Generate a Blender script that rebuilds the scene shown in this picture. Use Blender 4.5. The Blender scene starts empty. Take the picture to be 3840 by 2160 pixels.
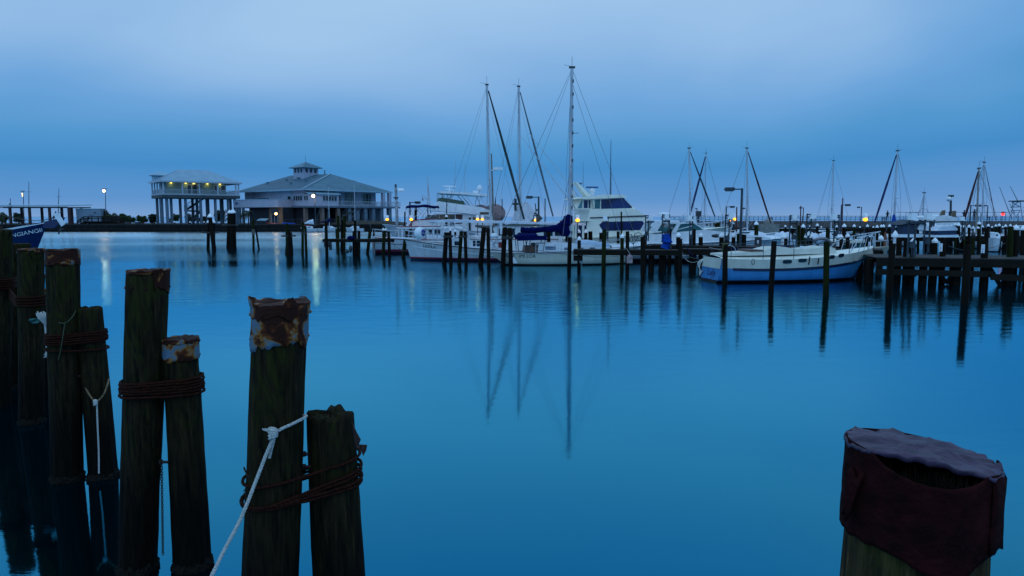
import bpy, math, random
from mathutils import Vector, Matrix, noise
R = math.radians
random.seed(7)
scene = bpy.context.scene
COL = scene.collection

# ---------------------------------------------------------------- camera
CAM_H = 3.0
PITCH = R(5.8)
FPX = 2640.0                      # focal length in pixels of the 3840 px wide photograph
cd = bpy.data.cameras.new('camera')
cam = bpy.data.objects.new('camera', cd)
COL.objects.link(cam)
cd.sensor_width = 36.0
cd.lens = FPX / 3840.0 * 36.0
cd.clip_start = 0.05
cd.clip_end = 20000
cam.location = (0, 0, CAM_H)
cam.rotation_euler = (math.pi / 2 - PITCH, 0, 0)
scene.camera = cam

# ---------------------------------------------------------------- world: blue overcast dusk
world = bpy.data.worlds.new('World')
scene.world = world
world.use_nodes = True
wn, wl = world.node_tree.nodes, world.node_tree.links
wn.clear()
w_out = wn.new('ShaderNodeOutputWorld')
w_bg = wn.new('ShaderNodeBackground')
w_tc = wn.new('ShaderNodeTexCoord')
w_sep = wn.new('ShaderNodeSeparateXYZ')
wl.new(w_tc.outputs['Generated'], w_sep.inputs[0])
w_map = wn.new('ShaderNodeMapping'); w_map.inputs['Scale'].default_value = (1.0, 1.0, 2.6)
wl.new(w_tc.outputs['Generated'], w_map.inputs[0])
w_no = wn.new('ShaderNodeTexNoise'); w_no.inputs['Scale'].default_value = 1.9
w_no.inputs['Detail'].default_value = 3.0; w_no.inputs['Roughness'].default_value = 0.45
w_no.inputs['Distortion'].default_value = 0.3
wl.new(w_map.outputs[0], w_no.inputs['Vector'])
w_m1 = wn.new('ShaderNodeMath'); w_m1.operation = 'SUBTRACT'; w_m1.inputs[1].default_value = 0.5
wl.new(w_no.outputs['Fac'], w_m1.inputs[0])
# clouds sway the elevation; the sway dies out at the horizon
w_m2 = wn.new('ShaderNodeMapRange'); w_m2.inputs['From Min'].default_value = 0.02; w_m2.inputs['From Max'].default_value = 0.22
w_m2.inputs['To Min'].default_value = 0.0; w_m2.inputs['To Max'].default_value = 0.30
wl.new(w_sep.outputs['Z'], w_m2.inputs['Value'])
w_m3 = wn.new('ShaderNodeMath'); w_m3.operation = 'MULTIPLY'
wl.new(w_m1.outputs[0], w_m3.inputs[0]); wl.new(w_m2.outputs[0], w_m3.inputs[1])
w_m4 = wn.new('ShaderNodeMath'); w_m4.operation = 'ADD'
wl.new(w_m3.outputs[0], w_m4.inputs[1])
# the cloud deck is thicker towards the right
w_ab = wn.new('ShaderNodeMath'); w_ab.operation = 'MULTIPLY'; w_ab.inputs[1].default_value = 1.0; wl.new(w_sep.outputs['X'], w_ab.inputs[0])
w_ax = wn.new('ShaderNodeMapRange'); w_ax.inputs['From Min'].default_value = 0.28; w_ax.inputs['From Max'].default_value = 0.75
w_ax.inputs['To Min'].default_value = 1.0; w_ax.inputs['To Max'].default_value = 0.52; wl.new(w_ab.outputs[0], w_ax.inputs['Value'])
w_mz = wn.new('ShaderNodeMath'); w_mz.operation = 'MULTIPLY'; wl.new(w_sep.outputs['Z'], w_mz.inputs[0]); wl.new(w_ax.outputs[0], w_mz.inputs[1])
wl.new(w_mz.outputs[0], w_m4.inputs[0])
w_m5 = wn.new('ShaderNodeMath'); w_m5.operation = 'MULTIPLY_ADD'; w_m5.inputs[1].default_value = 2.0; w_m5.inputs[2].default_value = 0.1
wl.new(w_m4.outputs[0], w_m5.inputs[0])
w_cr = wn.new('ShaderNodeValToRGB')
def srgb(r, g, b):
    f = lambda c: (c / 255 / 12.92) if c / 255 <= 0.04045 else ((c / 255 + 0.055) / 1.055) ** 2.4
    return (f(r), f(g), f(b), 1)
SKY = [(0.0, (30, 60, 100)), (0.0, (124, 163, 212)), (0.022, (96, 150, 208)), (0.06, (69, 142, 204)), (0.10, (84, 153, 210)),
       (0.16, (112, 168, 222)), (0.23, (146, 188, 232)), (0.32, (164, 202, 238)), (0.44, (154, 202, 248))]
el = w_cr.color_ramp.elements
while len(el) > 1: el.remove(el[-1])
for i, (s, c) in enumerate(SKY):
    p = 0.1 + 2 * s
    if i == 0: p = 0.085
    e = el[0] if i == 0 else el.new(p)
    e.position = p; e.color = srgb(*c)
wl.new(w_m5.outputs[0], w_cr.inputs[0])
w_sky = wn.new('ShaderNodeTexSky'); w_sky.sky_type = 'NISHITA'; w_sky.sun_disc = False
w_sky.sun_elevation = R(4); w_sky.sun_rotation = R(200)
w_sm = wn.new('ShaderNodeVectorMath'); w_sm.operation = 'SCALE'; w_sm.inputs['Scale'].default_value = 0.01
wl.new(w_sky.outputs[0], w_sm.inputs[0])
w_mix = wn.new('ShaderNodeMix'); w_mix.data_type = 'RGBA'; w_mix.inputs['Factor'].default_value = 0.97
wl.new(w_sm.outputs[0], w_mix.inputs['A']); wl.new(w_cr.outputs[0], w_mix.inputs['B'])
wl.new(w_mix.outputs['Result'], w_bg.inputs['Color'])
# unseen sky behind the camera is made brighter to lift camera-facing sides
w_back = wn.new('ShaderNodeMapRange'); w_back.inputs['From Min'].default_value = -0.75; w_back.inputs['From Max'].default_value = 0.55
w_back.inputs['To Min'].default_value = 1.3; w_back.inputs['To Max'].default_value = 1.0
wl.new(w_sep.outputs['Y'], w_back.inputs['Value']); wl.new(w_back.outputs[0], w_bg.inputs['Strength'])
wl.new(w_bg.outputs[0], w_out.inputs[0])

# the faint soft light of the hidden sun
sd = bpy.data.lights.new('sun', 'SUN'); sd.energy = 0.12; sd.angle = R(25); sd.color = (0.8, 0.88, 1.0)
sun = bpy.data.objects.new('sun', sd); COL.objects.link(sun)
sun.rotation_euler = (R(50), 0, R(200 - 180))

scene.view_settings.view_transform = 'Standard'
scene.view_settings.look = 'None'
scene.view_settings.exposure = 0.0
scene.view_settings.gamma = 1.0

# ---------------------------------------------------------------- pixel -> world
def ray(px, py):
    dx = (px - 1920) / FPX; dy = (1080 - py) / FPX
    return Vector((dx, math.cos(PITCH) + dy * math.sin(PITCH), dy * math.cos(PITCH) - math.sin(PITCH)))
def at(px, py, Y):
    d = ray(px, py); t = Y / d.y
    return Vector((d.x * t, Y, CAM_H + d.z * t))
def wat(px, py, z=0.0):
    d = ray(px, py); t = (z - CAM_H) / d.z
    return Vector((d.x * t, d.y * t, z))
def zat(py, Y): return at(1920, py, Y).z
def pxm(px, Y): return px * Y / FPX          # pixels at distance Y -> metres

# ---------------------------------------------------------------- materials
def lin(c): return tuple(c[:3]) + (1,)
MATS = {}
def mat(name, c1, c2=None, scale=6.0, rough=0.6, bump=0.0, stretch=(1, 1, 1), metal=0.0, c3=None, spec=0.5, detail=5.0, lo=0.35, hi=0.65):
    if name in MATS: return MATS[name]
    m = bpy.data.materials.new(name); m.use_nodes = True
    n, l = m.node_tree.nodes, m.node_tree.links
    b = n['Principled BSDF']
    b.inputs['Base Color'].default_value = lin(c1)
    b.inputs['Roughness'].default_value = rough
    b.inputs['Metallic'].default_value = metal
    b.inputs['Specular IOR Level'].default_value = spec
    if c2 is None:
        c2 = tuple(min(1, x * 0.72) for x in c1)
    tc = n.new('ShaderNodeTexCoord'); mp = n.new('ShaderNodeMapping')
    mp.inputs['Scale'].default_value = stretch
    l.new(tc.outputs['Object'], mp.inputs[0])
    no = n.new('ShaderNodeTexNoise'); no.inputs['Scale'].default_value = scale; no.inputs['Detail'].default_value = detail
    no.inputs['Roughness'].default_value = 0.6
    l.new(mp.outputs[0], no.inputs['Vector'])
    cr = n.new('ShaderNodeValToRGB')
    cr.color_ramp.elements[0].position = lo; cr.color_ramp.elements[0].color = lin(c1)
    cr.color_ramp.elements[1].position = hi; cr.color_ramp.elements[1].color = lin(c2)
    if c3:
        e = cr.color_ramp.elements.new(min(0.95, hi + 0.1)); e.color = lin(c3)
    l.new(no.outputs['Fac'], cr.inputs[0]); l.new(cr.outputs[0], b.inputs['Base Color'])
    if bump:
        bp = n.new('ShaderNodeBump'); bp.inputs['Strength'].default_value = bump; bp.inputs['Distance'].default_value = 0.02
        l.new(no.outputs['Fac'], bp.inputs['Height']); l.new(bp.outputs[0], b.inputs['Normal'])
    MATS[name] = m
    return m
def paint_bands(name, bands, rough=0.3, z0=-1.0, z1=3.0, dirt=0.12):
    """hull paint: bands = [(z_from, colour)...] by height above the waterline"""
    m = bpy.data.materials.new(name); m.use_nodes = True
    n, l = m.node_tree.nodes, m.node_tree.links
    b = n['Principled BSDF']; b.inputs['Roughness'].default_value = rough
    tc = n.new('ShaderNodeTexCoord'); sp = n.new('ShaderNodeSeparateXYZ'); l.new(tc.outputs['Object'], sp.inputs[0])
    mr = n.new('ShaderNodeMapRange'); mr.inputs['From Min'].default_value = z0; mr.inputs['From Max'].default_value = z1
    l.new(sp.outputs['Z'], mr.inputs['Value'])
    cr = n.new('ShaderNodeValToRGB'); cr.color_ramp.interpolation = 'CONSTANT'
    el = cr.color_ramp.elements
    while len(el) > 1: el.remove(el[-1])
    for i, (z, c) in enumerate(bands):
        p = max(0, min(1, (z - z0) / (z1 - z0)))
        e = el[0] if i == 0 else el.new(p)
        e.position = p; e.color = lin(c)
    l.new(mr.outputs[0], cr.inputs[0])
    mp = n.new('ShaderNodeMapping'); mp.inputs['Scale'].default_value = (1, 1, .25); l.new(tc.outputs['Object'], mp.inputs[0])
    no = n.new('ShaderNodeTexNoise'); no.inputs['Scale'].default_value = 3.0; no.inputs['Detail'].default_value = 6; l.new(mp.outputs[0], no.inputs['Vector'])
    m2 = n.new('ShaderNodeMapRange'); m2.inputs['From Min'].default_value = .3; m2.inputs['From Max'].default_value = .75
    m2.inputs['To Min'].default_value = 1; m2.inputs['To Max'].default_value = 1 - dirt * 2.5; l.new(no.outputs['Fac'], m2.inputs['Value'])
    mx = n.new('ShaderNodeVectorMath'); mx.operation = 'SCALE'; l.new(cr.outputs[0], mx.inputs[0]); l.new(m2.outputs[0], mx.inputs['Scale'])
    l.new(mx.outputs[0], b.inputs['Base Color'])
    return m
def glow(name, col, strength):
    m = bpy.data.materials.new(name); m.use_nodes = True
    b = m.node_tree.nodes['Principled BSDF']
    b.inputs['Base Color'].default_value = lin(col); b.inputs['Emission Color'].default_value = lin(col)
    b.inputs['Emission Strength'].default_value = strength
    return m

WHITE = mat('white_gelcoat', (.78, .82, .86), (.64, .69, .74), 2.0, .3)
CREAM = mat('cream_gelcoat', (.84, .84, .73), (.70, .71, .62), 1.6, .3)
CAPW = mat('white_plastic_cap', (.90, .92, .95), (.80, .82, .86), 9, .45)
TIMB = mat('weathered_pile_timber', (.012, .008, .005), (.006, .004, .003), 3.5, .85, .6, (1, 1, .12), c3=(.022, .015, .010), spec=.1)
TIMG = mat('mossy_pile_timber', (.016, .022, .003), (.008, .008, .004), 2.4, .9, .6, (1, 1, .2), c3=(.03, .038, .005), spec=.1)
DECKW = mat('dock_plank_timber', (.040, .030, .026), (.018, .014, .012), 3.0, .8, .5, (.3, 2, 1))
BEAM = mat('dock_beam_timber', (.014, .011, .008), (.007, .006, .004), 2.0, .85, .5, (.4, 1, 1), c3=(.02, .028, .008), spec=.15)
STEEL = mat('galvanised_steel', (.055, .075, .095), (.03, .045, .06), 8, .6, spec=.2)
ALU = mat('anodised_mast_aluminium', (.52, .58, .64), (.38, .43, .5), 3, .4, stretch=(1, 1, .2))
DARKM = mat('dark_painted_metal', (.03, .035, .04), (.02, .022, .025), 6, .5)
WIRE = mat('stainless_rigging_wire', (.16, .19, .22), (.10, .12, .15), 8, .4)
NAVY = mat('navy_canvas', (.001, .006, .075), (.001, .003, .035), 7, .9, .8, spec=.05)
BLUEC = mat('bright_blue_tarp', (.004, .07, .42), (.002, .03, .22), 6, .7, .8, spec=.1)
GREYC = mat('grey_green_canvas', (.07, .09, .09), (.045, .055, .06), 6, .85, .6)
GLASS = mat('dark_tinted_glass', (.004, .010, .03), (.003, .006, .02), 1.5, .08, spec=.3)
TEAL = mat('teal_windscreen_glass', (.03, .16, .17), (.02, .10, .12), 1.5, .1)
REDP = mat('red_trim_paint', (.22, .015, .02), (.14, .01, .012), 5, .5)
RUSTY = mat('rusted_steel', (.05, .016, .010), (.022, .008, .006), 22, .8, .7, c3=(.09, .03, .012))
BROWNP = mat('brown_varnish', (.10, .045, .02), (.06, .028, .014), 4, .5)
PIPE = mat('red_primer_pipe', (.09, .015, .02), (.05, .01, .014), 7, .7)
CONC = mat('pier_concrete', (.13, .10, .09), (.08, .065, .06), 1.5, .85, .4, c3=(.15, .11, .09))
BLKH = mat('bulkhead_timber_wall', (.022, .020, .022), (.010, .010, .013), .8, .9, .5, (1, 1, .3))
WSAIL = mat('white_canvas_cover', (.72, .76, .84), (.52, .57, .66), 2.4, .8, 1.0)
AMBER = glow('amber_lamp_glass', (1.0, .40, .015), 2.2)
LAMPW = glow('white_hot_lamp_glass', (1.0, .60, .27), 12)
WARMW = glow('warm_wall_lamp_glass', (1.0, .50, .18), 8)
REDL = glow('red_beacon_glass', (1.0, .03, .03), 3)

# ---------------------------------------------------------------- mesh builder
class MB:
    def __init__(s): s.v = []; s.f = []; s.sm = []
    def add(s, vs, fs, smooth=False):
        o = len(s.v); s.v += [tuple(x) for x in vs]
        s.f += [tuple(i + o for i in f) for f in fs]; s.sm += [smooth] * len(fs); return s
    def box(s, c, d, rz=0.0, M=None):
        x, y, z = d[0] / 2, d[1] / 2, d[2] / 2
        vs = [Vector((sx * x, sy * y, sz * z)) for sz in (-1, 1) for sy in (-1, 1) for sx in (-1, 1)]
        if rz: vs = [Matrix.Rotation(rz, 3, 'Z') @ v for v in vs]
        if M is not None: vs = [M @ v for v in vs]
        vs = [v + Vector(c) for v in vs]
        return s.add(vs, [(0, 2, 3, 1), (4, 5, 7, 6), (0, 1, 5, 4), (2, 6, 7, 3), (0, 4, 6, 2), (1, 3, 7, 5)])
    def bar(s, p, q, r1, r2=None, n=6, caps=True, smooth=True):
        p = Vector(p); q = Vector(q); r2 = r1 if r2 is None else r2
        d = (q - p)
        if d.length < 1e-6: return s
        d.normalize(); a = d.orthogonal().normalized(); b = d.cross(a)
        vs = []
        for c, r in ((p, r1), (q, r2)):
            for i in range(n):
                t = 2 * math.pi * i / n; vs.append(c + a * (r * math.cos(t)) + b * (r * math.sin(t)))
        fs = [(i, (i + 1) % n, n + (i + 1) % n, n + i) for i in range(n)]
        s.add(vs, fs, smooth and n > 4)
        if caps: s.add(vs[:n], [tuple(reversed(range(n)))]); s.add(vs[n:], [tuple(range(n))])
        return s
    def beam(s, p, q, w, h):
        """rectangular beam from p to q, width w (sideways) height h (up)"""
        p = Vector(p); q = Vector(q); d = (q - p).normalized()
        up = Vector((0, 0, 1)) if abs(d.z) < .95 else Vector((0, 1, 0))
        a = d.cross(up).normalized() * (w / 2); b = a.cross(d).normalized() * (h / 2)
        vs = [p - a - b, p + a - b, p + a + b, p - a + b, q - a - b, q + a - b, q + a + b, q - a + b]
        return s.add(vs, [(0, 1, 2, 3), (7, 6, 5, 4), (0, 4, 5, 1), (1, 5, 6, 2), (2, 6, 7, 3), (3, 7, 4, 0)])
    def tube(s, pts, r, n=6, closed=False, wob=0):
        pts = [Vector(p) for p in pts]; N = len(pts)
        rr = r if isinstance(r, (list, tuple)) else [r] * N
        vs = []; a = None
        for i, p in enumerate(pts):
            if closed: d = pts[(i + 1) % N] - pts[i - 1]
            else: d = pts[min(i + 1, N - 1)] - pts[max(i - 1, 0)]
            d = d.normalized() if d.length > 1e-9 else Vector((0, 0, 1))
            if a is None: a = d.orthogonal().normalized()
            else:
                a = a - d * a.dot(d); a = a.normalized() if a.length > 1e-6 else d.orthogonal().normalized()
            b = d.cross(a)
            for k in range(n):
                t = 2 * math.pi * k / n; q = rr[i] * (1 + wob * random.uniform(-1, 1))
                vs.append(p + a * (q * math.cos(t)) + b * (q * math.sin(t)))
        fs = []
        for i in range(N if closed else N - 1):
            j = (i + 1) % N
            for k in range(n): fs.append((i * n + k, i * n + (k + 1) % n, j * n + (k + 1) % n, j * n + k))
        s.add(vs, fs, True)
        if not closed:
            s.add(vs[:n], [tuple(reversed(range(n)))]); s.add(vs[-n:], [tuple(range(n))])
        return s
    def loft(s, rings, closed=True, smooth=True, cap0=False, cap1=False):
        n = len(rings[0]); vs = [p for r in rings for p in r]; fs = []
        for i in range(len(rings) - 1):
            for k in range(n if closed else n - 1):
                fs.append((i * n + k, i * n + (k + 1) % n, (i + 1) * n + (k + 1) % n, (i + 1) * n + k))
        s.add(vs, fs, smooth)
        if cap0: s.add(rings[0], [tuple(reversed(range(n)))])
        if cap1: s.add(rings[-1], [tuple(range(n))])
        return s
    def lathe(s, prof, c=(0, 0, 0), n=16, smooth=True):
        rings = [[Vector((c[0] + r * math.cos(2 * math.pi * k / n), c[1] + r * math.sin(2 * math.pi * k / n), c[2] + z)) for k in range(n)] for r, z in prof]
        return s.loft(rings, True, smooth, True, True)
    def prism(s, pts, y0, y1, T=lambda x, y, z: (x, y, z)):
        """side profile pts (x,z) extruded along y"""
        n = len(pts)
        vs = [T(x, y0, z) for x, z in pts] + [T(x, y1, z) for x, z in pts]
        fs = [tuple(range(n)), tuple(reversed(range(n, 2 * n)))] + [(i, n + i, n + (i + 1) % n, (i + 1) % n) for i in range(n)]
        return s.add(vs, fs)
    def slab(s, quad, t):
        """planar polygon given thickness t downward along its normal"""
        q = [Vector(p) for p in quad]; nrm = (q[1] - q[0]).cross(q[2] - q[0]).normalized() * t
        n = len(q); vs = q + [p - nrm for p in q]
        return s.add(vs, [tuple(range(n)), tuple(reversed(range(n, 2 * n)))] + [(i, n + i, n + (i + 1) % n, (i + 1) % n)[::-1] for i in range(n)])
    def ball(s, c, r, n=10, m=6, sq=(1, 1, 1)):
        pr = [(max(1e-4, math.sin(math.pi * i / m)), -math.cos(math.pi * i / m)) for i in range(m + 1)]
        rings = [[Vector((c[0] + sq[0] * r * a * math.cos(2 * math.pi * k / n), c[1] + sq[1] * r * a * math.sin(2 * math.pi * k / n), c[2] + sq[2] * r * z)) for k in range(n)] for a, z in pr]
        return s.loft(rings)
    def build(s, name, material, parent=None, loc=None):
        me = bpy.data.meshes.new(name); me.from_pydata(s.v, [], s.f); me.update()
        if s.sm: me.polygons.foreach_set('use_smooth', s.sm)
        me.materials.append(material)
        o = bpy.data.objects.new(name, me); COL.objects.link(o)
        if parent is not None: o.parent = parent
        if loc is not None: o.location = loc
        return o
def tag(o, label=None, cat=None, group=None, kind=None):
    if label: o['label'] = label
    if cat: o['category'] = cat
    if group: o['group'] = group
    if kind: o['kind'] = kind
    return o
def thing(name, label, cat, loc=(0, 0, 0), rz=0.0, group=None):
    o = bpy.data.objects.new(name, None); COL.objects.link(o)
    o.empty_display_size = .2; o.location = loc; o.rotation_euler = (0, 0, rz)
    return tag(o, label, cat, group)
def lettering(s, size, material, parent, fn, name='lettering', align='LEFT', shear=0.0, space=1.0):
    """flat letters mapped with fn(u, v) -> local point"""
    cu = bpy.data.curves.new('text', 'FONT'); cu.body = s; cu.size = size; cu.align_x = align; cu.shear = shear
    cu.space_character = space; cu.fill_mode = 'FRONT'; cu.resolution_u = 3
    ob = bpy.data.objects.new('text', cu); COL.objects.link(ob)
    dg = bpy.context.evaluated_depsgraph_get()
    me = bpy.data.meshes.new_from_object(ob.evaluated_get(dg))
    bpy.data.objects.remove(ob)
    for v in me.vertices:
        v.co = Vector(fn(v.co.x, v.co.y))
    me.materials.clear(); me.materials.append(material); me.name = name
    o = bpy.data.objects.new(name, me); COL.objects.link(o); o.parent = parent
    return o
ORD = 'first second third fourth fifth sixth seventh eighth ninth tenth eleventh twelfth thirteenth fourteenth fifteenth sixteenth seventeenth eighteenth nineteenth twentieth'.split()
ORD += ['twenty-' + o for o in ORD[:9]] + ['thirtieth'] + ['thirty-' + o for o in ORD[:9]]

# ================================================================ SETTING: water and land
def water_material():
    m = bpy.data.materials.new('harbour_water'); m.use_nodes = True
    n, l = m.node_tree.nodes, m.node_tree.links
    n.clear()
    out = n.new('ShaderNodeOutputMaterial')
    gl = n.new('ShaderNodeBsdfGlossy'); gl.distribution = 'MULTI_GGX'
    df = n.new('ShaderNodeBsdfDiffuse'); df.inputs['Color'].default_value = (.0006, .0022, .0032, 1)
    add = n.new('ShaderNodeAddShader')
    lw = n.new('ShaderNodeLayerWeight'); lw.inputs['Blend'].default_value = 0.5
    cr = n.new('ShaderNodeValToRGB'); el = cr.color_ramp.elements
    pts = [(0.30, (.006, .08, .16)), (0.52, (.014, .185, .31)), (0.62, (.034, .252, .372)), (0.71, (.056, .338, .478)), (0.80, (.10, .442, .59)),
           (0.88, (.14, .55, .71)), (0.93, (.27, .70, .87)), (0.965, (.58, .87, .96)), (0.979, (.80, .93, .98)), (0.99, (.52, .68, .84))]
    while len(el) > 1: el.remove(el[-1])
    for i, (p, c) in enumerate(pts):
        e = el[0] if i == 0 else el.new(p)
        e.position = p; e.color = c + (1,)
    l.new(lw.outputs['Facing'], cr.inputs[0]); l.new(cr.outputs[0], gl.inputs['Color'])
    geo = n.new('ShaderNodeNewGeometry')
    # slow swell bands and small ripples, in patches
    mpa = n.new('ShaderNodeMapping'); mpa.inputs['Scale'].default_value = (.02, .05, 1); l.new(geo.outputs['Position'], mpa.inputs[0])
    patch = n.new('ShaderNodeTexNoise'); patch.inputs['Scale'].default_value = 1.0; patch.inputs['Detail'].default_value = 3
    l.new(mpa.outputs[0], patch.inputs['Vector'])
    pm = n.new('ShaderNodeMapRange'); pm.inputs['From Min'].default_value = .40; pm.inputs['From Max'].default_value = .62
    l.new(patch.outputs['Fac'], pm.inputs['Value'])
    # ripples live out among the moorings, the near water lies smooth
    sp = n.new('ShaderNodeSeparateXYZ'); l.new(geo.outputs['Position'], sp.inputs[0])
    nr = n.new('ShaderNodeMapRange'); nr.inputs['From Min'].default_value = 15; nr.inputs['From Max'].default_value = 34
    nr.inputs['To Min'].default_value = .045; nr.inputs['To Max'].default_value = .34; l.new(sp.outputs['Y'], nr.inputs['Value'])
    nf = n.new('ShaderNodeMapRange'); nf.inputs['From Min'].default_value = 45; nf.inputs['From Max'].default_value = 110
    nf.inputs['To Min'].default_value = 0; nf.inputs['To Max'].default_value = 1.8; l.new(sp.outputs['Y'], nf.inputs['Value'])
    nsum = n.new('ShaderNodeMath'); nsum.operation = 'ADD'; l.new(nr.outputs[0], nsum.inputs[0]); l.new(nf.outputs[0], nsum.inputs[1])
    ms = n.new('ShaderNodeMath'); ms.operation = 'MULTIPLY_ADD'; ms.inputs[1].default_value = .65; ms.inputs[2].default_value = .35; l.new(pm.outputs[0], ms.inputs[0])
    m2 = n.new('ShaderNodeMath'); m2.operation = 'MULTIPLY'; l.new(ms.outputs[0], m2.inputs[0]); l.new(nsum.outputs[0], m2.inputs[1])
    mpb = n.new('ShaderNodeMapping'); mpb.inputs['Scale'].default_value = (.55, 1.25, 1); l.new(geo.outputs['Position'], mpb.inputs[0])
    rip = n.new('ShaderNodeTexNoise'); rip.inputs['Scale'].default_value = 1.7; rip.inputs['Detail'].default_value = 6; rip.inputs['Roughness'].default_value = .6
    l.new(mpb.outputs[0], rip.inputs['Vector'])
    bp = n.new('ShaderNodeBump'); bp.inputs['Distance'].default_value = .11; l.new(m2.outputs[0], bp.inputs['Strength']); l.new(rip.outputs['Fac'], bp.inputs['Height'])
    l.new(bp.outputs[0], gl.inputs['Normal'])
    rr = n.new('ShaderNodeMapRange'); rr.inputs['To Min'].default_value = .04; rr.inputs['To Max'].default_value = .075
    l.new(pm.outputs[0], rr.inputs['Value'])
    fr_ = n.new('ShaderNodeMapRange'); fr_.inputs['From Min'].default_value = 52; fr_.inputs['From Max'].default_value = 130; fr_.inputs['To Min'].default_value = 0; fr_.inputs['To Max'].default_value = .17; l.new(sp.outputs['Y'], fr_.inputs['Value'])
    ra = n.new('ShaderNodeMath'); ra.operation = 'ADD'; l.new(rr.outputs[0], ra.inputs[0]); l.new(fr_.outputs[0], ra.inputs[1]); l.new(ra.outputs[0], gl.inputs['Roughness'])
    l.new(gl.outputs[0], add.inputs[0]); l.new(df.outputs[0], add.inputs[1]); l.new(add.outputs[0], out.inputs[0])
    return m
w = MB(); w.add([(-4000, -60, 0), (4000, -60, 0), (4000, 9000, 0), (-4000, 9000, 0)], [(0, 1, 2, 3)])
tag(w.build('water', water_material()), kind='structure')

LZ = 1.40                                          # height of the land behind the far bulkhead
SY = 139.5                                         # distance of the bulkhead face
GROUND = mat('sandy_marina_ground', (.045, .043, .045), (.028, .028, .030), .35, .9, .3, c3=(.06, .055, .05))
g = MB()
xr = at(1500, 850, SY).x
g.add([(-230, SY + .4, LZ), (xr, SY + .4, LZ), (xr - 2, SY + 34, LZ), (-40, SY + 60, LZ - .2), (-260, SY + 70, LZ - .2)], [(0, 1, 2, 3, 4)])
g.add([(xr, SY + .4, LZ), (xr, SY + .4, -1), (xr - 2, SY + 34, -1), (xr - 2, SY + 34, LZ)], [(0, 1, 2, 3)])
g.add([(xr - 2, SY + 34, LZ), (xr - 2, SY + 34, -1), (-40, SY + 60, -1), (-40, SY + 60, LZ - .2)], [(0, 1, 2, 3)])
tag(g.build('ground', GROUND), kind='structure')

# far timber bulkhead
bk = thing('timber_bulkhead', 'long dark timber bulkhead wall holding the far left shore below the stilt buildings', 'sea wall', (0, SY, 0))
b = MB(); b.box(((-230 + xr) / 2, .15, LZ / 2 - .5), (xr + 230, .3, LZ + 1.0))
for i in range(150):
    x = -228 + i * (xr + 226) / 150
    b.box((x, -.06, LZ / 2 - .5), (.22, .16, LZ + .9))
b.build('wall', BLKH, bk)
b = MB(); b.box(((-230 + xr) / 2, .05, LZ + .08), (xr + 230, .7, .14)); b.build('cap_board', DECKW, bk)
b = MB()
for z in (.35, .95): b.box(((-230 + xr) / 2, -.22, z), (xr + 230, .14, .2))
b.build('waler', BEAM, bk)

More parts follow.
